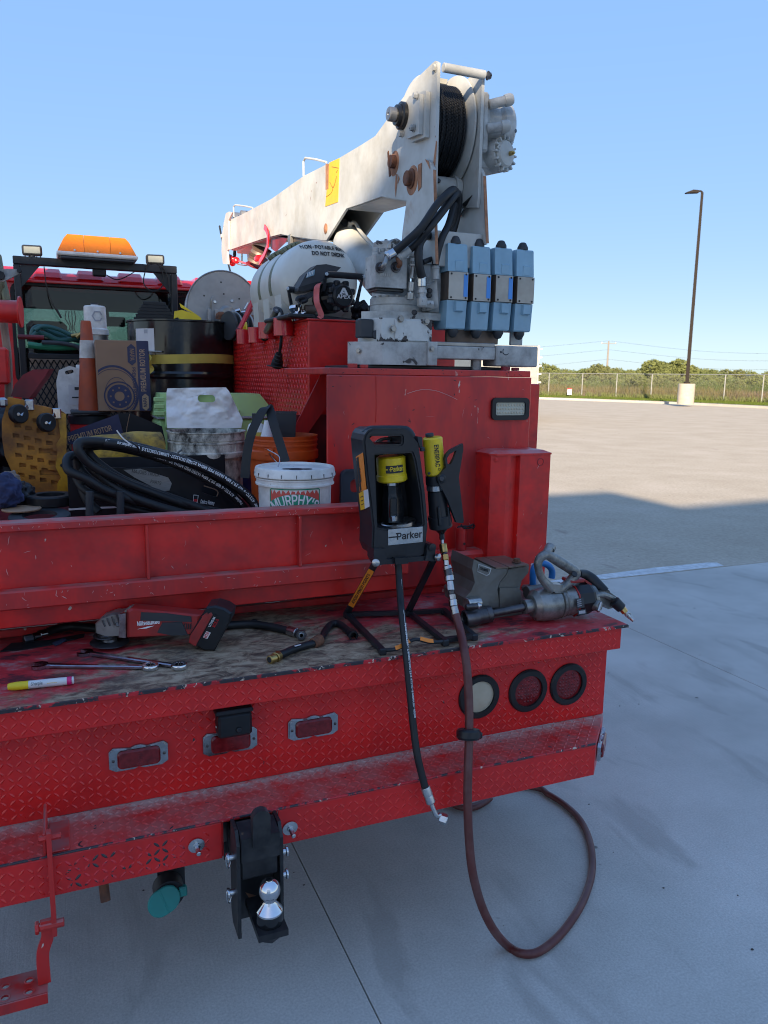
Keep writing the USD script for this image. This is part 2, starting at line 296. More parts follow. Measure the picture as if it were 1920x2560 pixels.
M('strap_yellow', (.60, .44, .07), .75, var=.12, dirt=(.3, .22, .06), damt=.3)
M('lime', (.42, .62, .22), .5, var=.08, dirt=(.28, .36, .2), damt=.3, ds=9)
M('teal', (.012, .21, .18), .45, var=.1, dirt=(.02, .1, .09), damt=.3)
M('teal_hose', (.012, .085, .078), .45, var=.15, dirt=(.03, .05, .05), damt=.3)
M('green_hose', (.015, .17, .085), .45, var=.15)
M('blue_plastic', (.015, .16, .42), .4, var=.1)
M('blue_rag', (.025, .035, .10), .9, var=.3, dirt=(.03, .03, .04), damt=.4, bump=.3, bs=60)
M('tan_rag', (.26, .19, .14), .9, var=.3, bump=.3, bs=60)
M('tank_poly', (.60, .59, .53), .38, var=.05, vs=3, dirt=(.36, .34, .28), damt=.22, ds=4)
M('olive', (.16, .17, .10), .55, .3, var=.2, dirt=(.25, .25, .2), damt=.3, ds=20)
M('amber', (.85, .26, .005), .15, var=.06, trans=.35)
M('lens_clear', (.42, .43, .36), .12, var=.05)
M('lens_red', (.16, .008, .010), .1, var=.4, vs=60)
M('lens_white', (.50, .44, .32), .3, var=.06, dirt=(.3, .26, .18), damt=.2, ds=20)
M('grey_reel', (.33, .33, .33), .42, .35, var=.06, dirt=(.14, .135, .13), damt=.25, ds=6)
M('reel_rim', (.42, .42, .42), .2, .9, var=.06)
M('hitch_black', (.012, .0125, .0145), .5, .2, var=.2, dirt=(.055, .052, .05), damt=.45, ds=14, chip=(.14, .09, .05), cth=.69, cs=16, bump=.1, bs=60)
M('paper', (.60, .58, .57), .6, var=.06, dirt=(.4, .38, .36), damt=.15)
M('tape_grey', (.26, .255, .25), .45, .3, var=.15, vs=60, stretch=(1, 1, 6))
M('murphy_green', (.012, .25, .15), .45, var=.06)
M('murphy_red', (.58, .08, .06), .45, var=.06)
M('seat_shell', (.03, .037, .05), .55, var=.1)
M('glass_tint', (.012, .016, .018), .05, var=.1, rvar=.02)
M('sign_white', (.75, .75, .74), .5)
M('stack_blue', (.02, .05, .17), .5, var=.3)
# rear deck: bare tan patches worn through the red with black cracks and scuffs
usdkit.material(stage, '/World/Looks/worn_deck', {
    'g': ('geometry', {}), 'sx': ('separate_xyz', {}),
    'ms': ('mapping', {'scale': (1, 1.7, 1)}), 'n1': ('noise_texture', {'scale': 3.0, 'detail': 9.0, 'roughness': .72, 'distortion': .5}),
    'ad': ('math', {'math_type': 'multiply_add', 'value2': -.50, 'value3': .28}), 'ab': ('math', {'math_type': 'absolute'}), 'xc': ('math', {'math_type': 'subtract', 'value2': .13}),
    'by': ('math', {'math_type': 'multiply_add', 'value2': -.55, 'value3': .035}), 's1': ('math', {'math_type': 'add'}), 's2': ('math', {'math_type': 'add'}),
    'r1': ('map_range', {'from_min': .47, 'from_max': .58, 'clamp': True}),
    'n2': ('noise_texture', {'scale': 17.0, 'detail': 11.0, 'roughness': .76, 'distortion': .7}), 'r2': ('rgb_ramp', {'ramp': [(.32, (.022, .015, .013)), (.42, (.11, .072, .048)), (.49, (.25, .175, .11)), (.60, (.43, .33, .22)), (.75, (.36, .26, .17))]}),
    'n3': ('noise_texture', {'scale': 9.0, 'detail': 9.0, 'roughness': .7}), 'r3': ('rgb_ramp', {'ramp': [(.30, (.03, .014, .018)), (.40, (.13, .022, .03)), (.46, (.44, .022, .03)), (.55, (.50, .04, .05)), (.62, (.40, .17, .17)), (.70, (.42, .33, .29))]}),
    'mx': ('mix_color', {}), 'n4': ('noise_texture', {'scale': 5.0, 'detail': 7.0, 'roughness': .66}), 'r4': ('map_range', {'from_min': .56, 'from_max': .66, 'to_max': .7, 'clamp': True}), 'mg': ('mix_color', {'b': (.06, .048, .042)}),
    'nb': ('noise_texture', {'scale': 60.0, 'detail': 5.0}), 'bp': ('bump', {'strength': .35, 'distance': .003}), 'p': ('principled_bsdf', {'roughness': .55})},
    [('g.position', 'sx.vector'), ('g.position', 'ms.vector'), ('ms.vector', 'n1.vector'), ('sx.x', 'xc.value1'), ('xc.value', 'ab.value1'), ('ab.value', 'ad.value1'), ('sx.y', 'by.value1'),
     ('n1.fac', 's1.value1'), ('ad.value', 's1.value2'), ('s1.value', 's2.value1'), ('by.value', 's2.value2'), ('s2.value', 'r1.value'),
     ('ms.vector', 'n2.vector'), ('n2.fac', 'r2.fac'), ('ms.vector', 'n3.vector'), ('n3.fac', 'r3.fac'), ('r3.color', 'mx.a'), ('r2.color', 'mx.b'), ('r1.result', 'mx.fac'),
     ('ms.vector', 'n4.vector'), ('n4.fac', 'r4.value'), ('mx.result', 'mg.a'), ('r4.result', 'mg.fac'), ('mg.result', 'p.base_color'), ('g.position', 'nb.vector'), ('nb.fac', 'bp.height'), ('bp.normal', 'p.normal')], surface='p.BSDF')
def ground_mat(name, c0, c1, c2, fine, fs, streak=0, rough=.85, bump=.3, stain=(.10, .095, .09), sth=.62):
    usdkit.material(stage, '/World/Looks/'+name, {
        'g': ('geometry', {}), 'n1': ('noise_texture', {'scale': .9, 'detail': 9.0, 'roughness': .68}), 'r1': ('rgb_ramp', {'ramp': [(.3, c0), (.5, c1), (.7, c2)]}),
        'n2': ('noise_texture', {'scale': fs, 'detail': 3.0, 'roughness': .7}), 'r2': ('map_range', {'from_min': .35, 'from_max': .65, 'to_min': 1-fine, 'to_max': 1+fine, 'clamp': True}), 'm2': ('vector_math', {'math_type': 'scale'}),
        'ms': ('mapping', {'scale': (1.4, .5, 1)}), 'n3': ('noise_texture', {'scale': 2.6, 'detail': 6.0, 'roughness': .55, 'distortion': .6}), 'r3': ('map_range', {'from_min': sth, 'from_max': sth+.09, 'to_max': .5, 'clamp': True}), 'm3': ('mix_color', {'b': stain}),
        'mk': ('mapping', {'scale': (90, 4, 1)}), 'n4': ('noise_texture', {'scale': 1.0, 'detail': 4.0}), 'ha': ('math', {'math_type': 'multiply_add', 'value2': streak}),
        'v': ('voronoi_texture', {'scale': 5.5, 'randomness': 1.0}), 'rv': ('map_range', {'from_min': .035, 'from_max': .06, 'to_min': .65, 'to_max': 0., 'clamp': True}), 'm4': ('mix_color', {'b': (.03, .028, .028)}),
        'nv': ('noise_texture', {'scale': 1.3, 'detail': 2.0}), 'rn': ('map_range', {'from_min': .52, 'from_max': .56, 'clamp': True}), 'xv': ('math', {'math_type': 'multiply'}),
        'bp': ('bump', {'strength': bump, 'distance': .004}), 'p': ('principled_bsdf', {'roughness': rough, 'specular_ior_level': .35})},
        [('g.position', 'n1.vector'), ('n1.fac', 'r1.fac'), ('g.position', 'n2.vector'), ('n2.fac', 'r2.value'), ('r1.color', 'm2.vector1'), ('r2.result', 'm2.scale'),
         ('g.position', 'ms.vector'), ('ms.vector', 'n3.vector'), ('n3.fac', 'r3.value'), ('m2.vector', 'm3.a'), ('r3.result', 'm3.fac'),
         ('g.position', 'v.vector'), ('v.distance', 'rv.value'), ('g.position', 'nv.vector'), ('nv.fac', 'rn.value'), ('rv.result', 'xv.value1'), ('rn.result', 'xv.value2'), ('m3.result', 'm4.a'), ('xv.value', 'm4.fac'), ('m4.result', 'p.base_color'),
         ('g.position', 'mk.vector'), ('mk.vector', 'n4.vector'), ('n4.fac', 'ha.value1'), ('n2.fac', 'ha.value3'), ('ha.value', 'bp.height'), ('bp.normal', 'p.normal')], surface='p.BSDF')
ground_mat('concrete', (.37, .352, .315), (.47, .447, .40), (.56, .535, .485), .13, 150, streak=1.0, bump=.3, stain=(.30, .28, .25), sth=.58)
ground_mat('lot_paving', (.36, .305, .23), (.40, .345, .265), (.45, .39, .31), .12, 24, rough=.9, stain=(.20, .15, .12), sth=.66)
ground_mat('kerb_concrete', (.40, .37, .31), (.45, .41, .35), (.5, .46, .4), .1, 30)
ground_mat('dirt_joint', (.10, .095, .09), (.13, .12, .11), (.16, .15, .14), .2, 60)
ground_mat('grass_soil', (.09, .105, .03), (.12, .13, .038), (.16, .155, .05), .3, 3, rough=.95, stain=(.20, .17, .07), sth=.55)
ground_mat('meadow_soil', (.13, .12, .05), (.17, .15, .065), (.21, .18, .085), .3, 1.5, rough=.95, stain=(.08, .10, .03), sth=.5)
M('painted_line', (.60, .62, .62), .7, var=.12, vs=20, dirt=(.3, .29, .28), damt=.4, ds=14)
M('galvanised', (.30, .30, .29), .5, .4, var=.1)
M('pole_brown', (.022, .018, .016), .85, var=.08, spec=.12)
M('wood_pole', (.20, .17, .15), .9, var=.15)
M('base_concrete', (.36, .32, .26), .85, var=.1, dirt=(.25, .21, .17), damt=.25, ds=4, bump=.1)
M('bldg_wall', (.78, .77, .74), .8, var=.05)
M('bldg_dark', (.10, .10, .11), .5)
M('bldg_glass', (.03, .04, .045), .08, rvar=.02)
M('far_white', (.62, .62, .61), .5)
M('trailer_skin', (.21, .21, .205), .4, .3, var=.1, dirt=(.25, .24, .22), damt=.3)
M('leaf_litter', (.05, .04, .03), .8, var=.5, vs=300)
M('far_green', (.03, .16, .10), .5)
def leaf_mat(name, a, b, tr=.35):
    usdkit.material(stage, '/World/Looks/'+name, {'g': ('geometry', {}), 'r': ('rgb_ramp', {'ramp': [(0, a), (1, b)]}), 'd': ('diffuse_bsdf', {}), 't': ('translucent_bsdf', {}), 'm': ('mix_closure', {'fac': tr})},
        [('g.random_per_island', 'r.fac'), ('r.color', 'd.color'), ('r.color', 't.color'), ('d.BSDF', 'm.closure1'), ('t.BSDF', 'm.closure2')], surface='m.closure')
leaf_mat('leaf_olive', (.17, .18, .075), (.30, .30, .14)); leaf_mat('leaf_green', (.15, .18, .07), (.26, .28, .12)); leaf_mat('leaf_bright', (.18, .20, .075), (.29, .30, .13))
leaf_mat('grass_blade', (.11, .145, .03), (.22, .23, .06)); leaf_mat('dry_blade', (.17, .14, .055), (.36, .29, .14)); leaf_mat('pink_blade', (.22, .15, .11), (.36, .26, .18)); leaf_mat('weed_blade', (.07, .10, .025), (.17, .19, .06))
M('bark', (.12, .09, .065), .9, var=.2)

# ---------------------------------------------------------------- ground, kerb, joints
def slabs():
    g = one('base_course', bb(-14, 12, -16.3, 3.0, -.12, -.03, 0), 'dirt_joint', 'dark joint filler between the concrete slabs', kind='structure')
    ap = T('concrete_apron', 'grey brushed concrete apron under the truck', kind='structure', loc=(0, 0, 0))
    xs = [-12.9, -10.2, -7.5, -4.8, -2.4, .3, 3.0, 5.7, 8.4, 11.1]; ys = [-16.2, -13.4, -8.6, -3.2, 3.03]
    for i in range(len(xs)-1):
        for j in range(len(ys)-1): ap.add('slab', bb(xs[i]+.002, xs[i+1]-.002, ys[j]+.002, ys[j+1]-.002, -.008 if False else -.03, 0, .0015), 'concrete', False)
slabs()
lot = prism([(-60, 3.036), (38.6, 3.036), (39.3, 20), (39.2, 32.0), (38.6, 41.0), (35.0, 50.4), (26, 62), (10, 72), (-60, 74)], .1, Fr((0, 0, -.1)))
one('parking_lot', lot, 'lot_paving', 'wide pale parking lot, sunlit beyond the shadow', kind='structure', smooth=False)
one('painted_line', prism([(3.0, 3.04), (3.55, 3.04), (4.2, 3.045), (4.95, 3.05), (4.98, 3.16), (4.9, 3.19), (4.3, 3.20), (3.7, 3.16), (3.0, 3.13)], .004, Fr((0, 0, 0))), 'painted_line', 'worn white painted strip along the edge of the apron', kind='structure', smooth=False)
kp = spline([(38.9, 3, 0), (39.5, 20, 0), (39.4, 32, 0), (38.8, 41, 0), (35.2, 50.5, 0), (26.2, 62.2, 0), (10, 72.3, 0), (-60, 74.5, 0)], 8)
kt = np.gradient(kp, axis=0); kn = np.stack([kt[:, 1], -kt[:, 0], 0*kt[:, 0]], 1); kn /= np.linalg.norm(kn, axis=1, keepdims=True)
def ribbon(a, b, za, zb, name, mat, label, kind='structure', zbot=-.1):
    P = kp+kn*a; Q = kp+kn*b; n = len(P); V = []; F = []
    for p, q in zip(P, Q): V += [(p[0], p[1], zbot), (p[0], p[1], za), (q[0], q[1], zb), (q[0], q[1], zbot)]
    for i in range(n-1):
        for j in range(3): F += [[i*4+j, i*4+j+1, i*4+j+5], [i*4+j, i*4+j+5, i*4+j+4]]
    return one(name, trimesh.Trimesh(A(V), F, process=False), mat, label, kind=kind, smooth=False)
ribbon(0, .45, .13, .14, 'kerb', 'kerb_concrete', 'pale concrete kerb round the far side of the lot')
ribbon(.455, 7.2, .135, .16, 'grass_verge', 'grass_soil', 'mown grass strip behind the kerb')
one('meadow', prism([(-1500, 60), (-60, 78), (12, 78), (30, 66), (42, 52), (46.3, 41), (46.8, 20), (46, -60), (1500, -700), (2500, 2500), (-1500, 2500)], .2, Fr((0, 0, -.09))), 'meadow_soil', 'rough meadow beyond the fence', kind='structure', smooth=False)
one('far_ground', prism([(-400, -400), (37, -400), (37.5, 2.9), (12.05, 2.9), (12.05, -16.35), (-14.05, -16.35), (-14.05, 2.9), (-400, 2.9)], .06, Fr((0, 0, -.075))), 'lot_paving', 'paved yard around the apron', kind='structure', smooth=False)

# ---------------------------------------------------------------- the truck
random.seed(4)
truck = T('service_truck', 'red flatbed service truck with a diamond plate rear bumper and loaded bed', 'truck', (0, 0, 0))
def lug_mesh(fr, pts, L=.0215, w=.0066, h=.0015):
    V = []; F = []
    for k, (a, b, t) in enumerate(pts):
        c, s = math.cos(t), math.sin(t)
        for (x, y, z) in ((-L/2, 0, -.0003), (-L*.18, w/2, -.0003), (L*.18, w/2, -.0003), (L/2, 0, -.0003), (L*.18, -w/2, -.0003), (-L*.18, -w/2, -.0003), (-L*.24, 0, h), (L*.24, 0, h)):
            V.append((a+x*c-y*s, b+x*s+y*c, z))
        o = k*8
        for f in ((0, 6, 1), (1, 6, 7), (1, 7, 2), (2, 7, 3), (3, 7, 4), (4, 7, 6), (4, 6, 5), (5, 6, 0)): F.append([o+f[0], o+f[2], o+f[1]])
    return fr(trimesh.Trimesh(A(V), F, process=False))
def lug_grid(w, h, pitch=.0192, skip=None, ang=math.pi/4):
    out = []
    for i in range(int(w/pitch)+1):
        for j in range(int(h/pitch)+1):
            a, b = (i+.5)*pitch, (j+.5)*pitch
            if a > w-.008 or b > h-.008 or (skip and skip(a, b)): continue
            out.append((a, b, ang if (i+j) % 2 else -ang))
    return out
RX = 1.2
lights = [(.738, .671), (.908, .664), (1.056, .663)]
marks = [U((346.6, 1888), y=0), U((575, 1851), y=0), U((781.6, 1814), y=0)]
# rear deck with its hanging lip, panel, bumper
truck.add('deck', bb(-1.21, 1.211, -.075, .47, .853, .862, .0015), 'worn_deck', False, 'worn red deck plate with bare tan patches')
truck.add('deck_edge', J(bb(-1.21, 1.211, -.0775, -.0752, .8535, .8612, .0004), tube([(-1.2, -.0755, .8612), (-.4, -.0757, .8614), (.5, -.0757, .8614), (1.208, -.0755, .8612)], .0022, 6, 24)), 'red_edge', False)
truck.add('valance', bb(-1.2, 1.2, -.06, -.053, .781, .8528, .0015), 'red_plate', False)
truck.add('valance_end', bb(1.193, 1.2, -.053, .02, .781, .8528, .0015), 'red_plate', False)
truck.add('valance_tread', lug_mesh(Fr((-.62, -.0602, .785), (1, 0, 0), (0, 0, 1)), lug_grid(1.81, .064)), 'red_lug', False, kind='stuff')
truck.add('rear_panel', bb(-1.2, RX, 0, .006, .5405, .8525, .0015), 'red_plate', False)
truck.add('side_panel', bb(RX-.006, RX, .0065, 1.0, .4, .8525, .0015), 'red_plate', False)
def skp(a, b):
    x, z = a-.62, b+.548
    return any(math.hypot(x-q[0], z-q[1]) < .078 for q in lights) or any(abs(x-m[0]) < .08 and abs(z-m[2]) < .044 for m in marks)
truck.add('panel_tread', lug_mesh(Fr((-.62, -.0002, .548), (1, 0, 0), (0, 0, 1)), lug_grid(1.815, .232, skip=skp)), 'red_lug', False, kind='stuff')
bo = [(-1.2, 0), (-1.05, -.16), (1.047, -.16), (1.2, 0)]
truck.add('bumper_step', prism(bo[::-1], .006, Fr((0, 0, .5345))), 'red_step', False)
truck.add('bumper_face', J(bb(-1.05, -.055, -.16, -.154, .44, .5342, .001), bb(.085, 1.047, -.16, -.154, .44, .5342, .001), bb(-.0548, -.050, -.1535, -.02, .44, .5342, .001), bb(.080, .0848, -.1535, -.02, .44, .5342, .001)), 'red_plate', False)
truck.add('bumper_end', prism([(1.047, -.16), (1.2, 0), (1.196, .004), (1.043, -.156)], .095, Fr((0, 0, .4392))), 'red_plate', False)
truck.add('bumper_rim', tube([(-1.05, -.1595, .5395), (-.4, -.1598, .5398), (.4, -.1598, .5398), (1.046, -.1595, .5395)], .0032, 8, 20), 'red_edge')
truck.add('step_tread', lug_mesh(Fr((-.62, -.156, .5407), (1, 0, 0), (0, 1, 0)), lug_grid(1.80, .154, skip=lambda a, b: a-.62 > 1.04+b*.9)), 'step_lug', False, kind='stuff')
sk = lambda a, b: -.075 < a-.62 < .105 or abs(a-.62+.116) < .02 or abs(a-.62-.114) < .02
truck.add('bumper_tread', lug_mesh(Fr((-.62, -.1602, .445), (1, 0, 0), (0, 0, 1)), lug_grid(1.66, .09, skip=lambda a, b: sk(a, b) or -.4 < a-.62 < -.1)), 'red_lug', False, kind='stuff')
truck.add('worn_tread', lug_mesh(Fr((-.62, -.1602, .445), (1, 0, 0), (0, 0, 1)), lug_grid(1.66, .09, skip=lambda a, b: sk(a, b) or not -.4 < a-.62 < -.1)), 'red_lug_worn', False, kind='stuff', label='tread worn to black metal left of the hitch')
# round lights
for i, (x, z) in enumerate(lights):
    L = truck.sub('tail_light', ['cream reversing light', 'red brake light', 'red outer brake light'][i])
    L.add('grommet', ring((x, .004, z), (0, -1, 0), .068, .049, .013, 40, .004), 'black_rubber')
    L.add('lens', lathe([(0, .006), (.03, .0055), (.049, .002), (.05, 0)], (x, 0, z), (0, -1, 0), 40), 'lens_white' if i == 0 else 'lens_red')
    if i:
        L.add('lens_grid', J(*[cy((x+.011*a, -.0045, z+.011*b), (x+.011*a, -.0072, z+.011*b), .0042, .002, 8, .0004) for a in range(-3, 4) for b in range(-3, 4) if a*a+b*b < 11]), 'lens_red', kind='stuff')
def marker(c, ex, ey, mat='lens_red'):
    f = Fr(c, ex, ey); L = truck.sub('marker_light')
    o = Polygon([(-.07, .022), (-.06, .031), (-.02, .026), (-.006, .031), (.006, .031), (.02, .026), (.06, .031), (.07, .022), (.07, -.022), (.055, -.031), (.012, -.031), (0, -.026), (-.012, -.031), (-.055, -.031), (-.07, -.022)])
    L.add('bezel', J(prism(o, .006, f), prism(o.buffer(-.003).difference(rrect(.1, .048, .01)), .004, Fr(f.p(0, 0, .006), f.x, f.y))), 'chrome_dull')
    L.add('lens', J(prismb(rrect(.102, .046, .012), .014, Fr(f.p(0, 0, .003), f.x, f.y), .004), *[bx((0, 0, 0), (.0012, .034, .003), 0).apply_transform(np.eye(4)) for _ in ()]), mat)
    for s in (-1, 1): L.add('screw', lathe([(0, .003), (.0035, .002), (.004, 0)], f.p(s*.0605, 0, .0095), f.z, 12), 'dark_steel')
    L.add('lens_rib', J(*[bx((0, 0, 0), (.003, .0022, .0026), .0005) for _ in range(1)], *[]) .apply_translation(f.p(0, 0, .017)) if False else cat([f(bx((.002, -.018+.006*k, .0168), (.011, .0016, .002), .0004)) for k in range(7)]), mat, kind='stuff')
for m in marks: marker((m[0], -.0005, m[2]), (1, 0, 0), (0, 0, 1))
ed = nrm((1.2-1.047, .16, 0))
marker((1.127, -.0806, .487), ed, (0, 0, 1))
# camera box under the lip
cb = U((585, 1806), y=-.03)
k = truck.sub('backup_camera')
k.add('case', bb(cb[0]-.043, cb[0]+.043, -.05, .0, cb[2]-.032, cb[2]+.03, .006), 'black_plastic'); k.add('hood', bb(cb[0]-.05, cb[0]+.046, -.053, .0, cb[2]+.031, cb[2]+.043, .004), 'black_plastic')
k.add('lens', cy((cb[0]+.008, -.049, cb[2]-.012), (cb[0]+.008, -.0555, cb[2]-.012), .008, .007), 'black_gloss'); k.add('screw', cy((cb[0]-.044, -.03, cb[2]-.005), (cb[0]-.047, -.03, cb[2]-.005), .004), 'steel')
pl = U((110, 1898), y=0); truck.add('plug', J(ring((pl[0], .001, pl[2]), (0, -1, 0), .011, .004, .003), cy((pl[0], 0, pl[2]), (pl[0], -.003, pl[2]), .006)), 'red_paint')
for x, y_ in ((491, 2113), (725, 2070)):
    q = U((x, y_), y=-.16); truck.add('bumper_bolt', J(lathe([(0, 0), (.0195, 0), (.0195, .002), (.009, .004), (.009, .007), (.006, .008), (.0055, .032), (.004, .033), (0, .033)], (q[0], -.1603, q[2]), (.02, -1, -.12), 20)), 'zinc')
# side wall of the bed, floor, tailboard
truck.add('bed_floor', bb(-1.2, 1.19, .462, 3.05, .93, .95, .002), 'dark_red', False)
truck.add('frame_rail', J(bb(-.42, -.34, .1, 3.4, .42, .62), bb(.34, .42, .1, 3.4, .42, .62)), 'hitch_black')
truck.add('rear_wheel', J(lathe([(0, 0), (.2, 0), (.3, .03), (.4, .02), (.42, .06), (.42, .2), (.4, .24), (.3, .23), (0, .23)], (.72, 1.9, .42), (1, 0, 0), 40)), 'black_rubber')
truck.add('rear_wheel', J(lathe([(0, 0), (.2, 0), (.3, .03), (.4, .02), (.42, .06), (.42, .2), (.4, .24), (.3, .23), (0, .23)], (-.95, 1.9, .42), (1, 0, 0), 40)), 'black_rubber')
tb = truck.sub('tailboard', 'red ribbed tailboard between the rear deck and the bed')
tb.add('board', bb(-1.2, .60, .293, .303, .935, 1.196, .002), 'red_paint', False)
tb.add('top_lip', bb(-1.2, .60, .262, .322, 1.195, 1.2185, .004), 'red_scuffed', False)
tb.add('bottom_channel', bb(-1.2, .62, .256, .2925, .992, 1.042, .004), 'red_scuffed', False)
for x in (-.161, .271): tb.add('rib', bb(x-.004, x+.004, .264, .2925, 1.0425, 1.1945, .001), 'red_scuffed', False)
tb.add('floor_strip', bb(-1.2, .60, .3035, .4545, .93, .95, .002), 'dark_red', False)
tb.add('kick_strip', bb(-1.2, .7, .455, .461, .884, .952, .001), 'dark_red', False)
tb.add('base_angle', J(bb(-1.2, 1.0, .44, .452, .8625, .8845, .002)), 'red_scuffed', False)
# crane pedestal, step, corner post, gusset
pd = truck.sub('crane_pedestal', 'scuffed red steel box the crane stands on')
pd.add('front_plate', bb(.432, 1.2, .5, .512, .9, 1.604, .003), 'red_scuffed', False); pd.add('box', bb(.62, 1.199, .5125, 1.05, .9, 1.604, .004), 'red_scuffed', False)
pd.add('top_plate', bb(.44, 1.196, .503, 1.05, 1.605, 1.6265, .002), 'red_scuffed', False)
pd.add('base_step', J(bb(.5, 1.052, .425, .4995, .886, 1.004, .012)), 'red_scuffed', False)
pd.add('gusset', prism([tuple(U(p, y=1.0)[[0, 2]]) for p in ((803, 935), (820, 938), (820, 1012), (772, 1080), (728, 1180), (690, 1180), (742, 1058))], .01, Fr((0, 1.01, 0), (1, 0, 0), (0, 0, 1))), 'red_scuffed', False)
pd.add('inner_panel', bb(.40, .62, 1.02, 1.03, .951, 1.45, .001), 'dark_red', False)
pd.add('weld_seam', tube([(.6, .4985, 1.6), (.602, .4985, 1.5), (.6, .4985, 1.45)], .0012, 6), 'red_scuffed')
lt = pd.sub('flush_light') if False else truck.sub('flush_light', 'oblong white work light in a black bezel')
c = U((1273, 1022), y=.5)
lt.add('bezel', prism(rrect(.152, .078, .016).difference(rrect(.122, .046, .008)), .012, Fr((c[0], .4995, c[2]), (1, 0, 0), (0, 0, 1))), 'black_plastic')
lt.add('lens', prismb(rrect(.122, .046, .006), .006, Fr((c[0], .4998, c[2]), (1, 0, 0), (0, 0, 1)), .001), 'lens_clear')
lt.add('diode', J(*[cy((c[0]-.05+.0115*i, .4945, c[2]-.013+.013*j), (c[0]-.05+.0115*i, .4915, c[2]-.013+.013*j), .004, n=8) for i in range(10) for j in range(3)]), 'lens_white', kind='stuff')
cp = truck.sub('corner_post', 'red corner post with a recessed slot')
px = [(.985, .50), (.985, .40), (1.04, .385), (1.055, .385), (1.06, .40), (1.085, .40), (1.09, .38), (1.213, .38), (1.213, .50)]
cp.add('post', prism(px[::-1] if False else px, .477, Fr((0, 0, .863))), 'red_paint', False)
cp.add('cap', hull([(x, y, z) for (x, y, i) in ((.982, .5, 0), (.982, .405, 0), (1.0, .384, 0), (1.06, .377, 0), (1.215, .377, 0), (1.216, .5, 0)) for z in (1.3405, 1.346)] + [(1.0, .48, 1.356), (1.0, .41, 1.356), (1.06, .395, 1.356), (1.19, .395, 1.356), (1.19, .48, 1.356)]), 'red_paint', False)
cp.add('plug_ring', ring((1.172, .3805, 1.315), (0, -1, 0), .0135, .0115, .002), 'dark_red'); cp.add('bolt', bolt((1.003, .394, 1.325), (-.25, -1, 0), .006, .003), 'red_paint')
ps = U((1153, 1345), y=.455)
pp = truck.sub('pipe_stub'); pp.add('pipe', cy((ps[0], .456, 1.0045), (ps[0], .456, 1.085), .0185, n=24), 'red_paint'); pp.add('bore', cy((ps[0]+.004, .4385, 1.03), (ps[0]+.004, .4365, 1.03), .005), 'black_ink')
pp.add('wire', J(*[tube([(ps[0]-.022+.006*i, .447+.004*(i % 2), 1.088+.003*i), (ps[0]+.002, .436, 1.094-.003*i), (ps[0]+.03+.004*i, .44, 1.086+.006*(i % 3)), (ps[0]+.045, .45, 1.078+.006*i)], .0022, 6) for i in range(4)]), 'black_rubber')
sr = U((1349, 960), y=1.3); sr2 = U((1342, 1121), y=1.3)
truck.add('side_rail', bb(1.19, sr[0], 1.295, 1.45, .95, sr[2], .004), 'red_paint', False, 'red upright on the outer side of the bed')
# toolbox along the right side
tx = truck.sub('toolbox', 'long red diamond plate toolbox along the right side of the bed')
tx.add('body', bb(.55, 1.2, 1.09, 2.95, .951, 1.812, .004), 'red_paint', False)
tx.add('lid_edge', bb(.545, 1.205, 1.086, 2.95, 1.8125, 1.82, .002), 'red_paint', False)
tx.add('tread', lug_mesh(Fr((.5497, 2.5, 1.2), (0, -1, 0), (0, 0, 1)), lug_grid(1.40, .60, .0215), .024, .0075, .002), 'red_lug', False, kind='stuff')
for u_, v_, r in ((609, 842, .036), (640, 838, .038), (668, 827, .04), (709, 818, .042)):
    q = U((u_, v_), x=.51)
    cup = tx.sub('holder_cup'); cup.add('cup', lathe([(r-.005, .07), (r, .07), (r, 0), (r-.005, 0)], (.51, q[1], q[2]-.035), (0, 0, 1), 20, closed=True), 'red_gloss'); cup.add('bracket', bb(.51, .5497, q[1]-.02, q[1]+.02, q[2]-.03, q[2]+.03, .002), 'red_gloss', False)
# things hanging in the cups
q = U((709, 818), x=.51); q0 = U((652, 795), x=.5)

# scratches and scuffs on the paint
def scratches(par, n, y, x0, x1, z0, z1, seed, mat='scratch', L=(.006, .05), w=.0005, steep=.6):
    r = np.random.default_rng(seed); out = []
    for _ in range(n):
        a = A([r.uniform(x0, x1), y, r.uniform(z0, z1)]); l = r.uniform(*L)*r.uniform(.3, 1); t = r.normal(math.pi/2, .6) if r.random() < steep else r.uniform(0, math.pi)
        d = A([math.cos(t), 0, math.sin(t)]); nn = A([-d[2], 0, d[0]]); k = r.normal(0, .12)
        P = [a+d*l*s+nn*l*k*(s-.5)**2*2 for s in (-.5, -.17, .17, .5)]; P = [p*A([1, 0, 1])+A([0, y, 0]) for p in P]
        if any(not (x0 < p[0] < x1 and z0 < p[2] < z1) for p in P): continue
        W = w*r.uniform(.5, 1.6); V = []
        for i, p in enumerate(P): V += [p+nn*W*(1 if 0 < i < 3 else .2), p-nn*W*(1 if 0 < i < 3 else .2)]
        out.append(trimesh.Trimesh(A(V), [f for i in range(3) for f in ((2*i, 2*i+1, 2*i+3), (2*i, 2*i+3, 2*i+2))], process=False))
    par.add('paint_scratch', cat(out), mat, False, kind='stuff')
scratches(tb, 22, .2925, -.6, .6, 1.05, 1.19, 1, L=(.004, .03)); scratches(tb, 60, .2555, -.6, .6, .995, 1.04, 2, L=(.004, .022)); scratches(tb, 70, .2615, -.6, .6, 1.197, 1.216, 3, L=(.004, .014))
scratches(pd, 22, .4995, .44, 1.19, 1.05, 1.6, 4, L=(.008, .05), w=.0004); scratches(pd, 30, .4995, .44, 1.19, 1.1, 1.6, 5, 'black_scuff', L=(.006, .03), w=.0011, steep=.2); scratches(pd, 26, .5025, .45, 1.19, 1.607, 1.625, 6, 'black_scuff', L=(.004, .018), w=.0012, steep=.2)
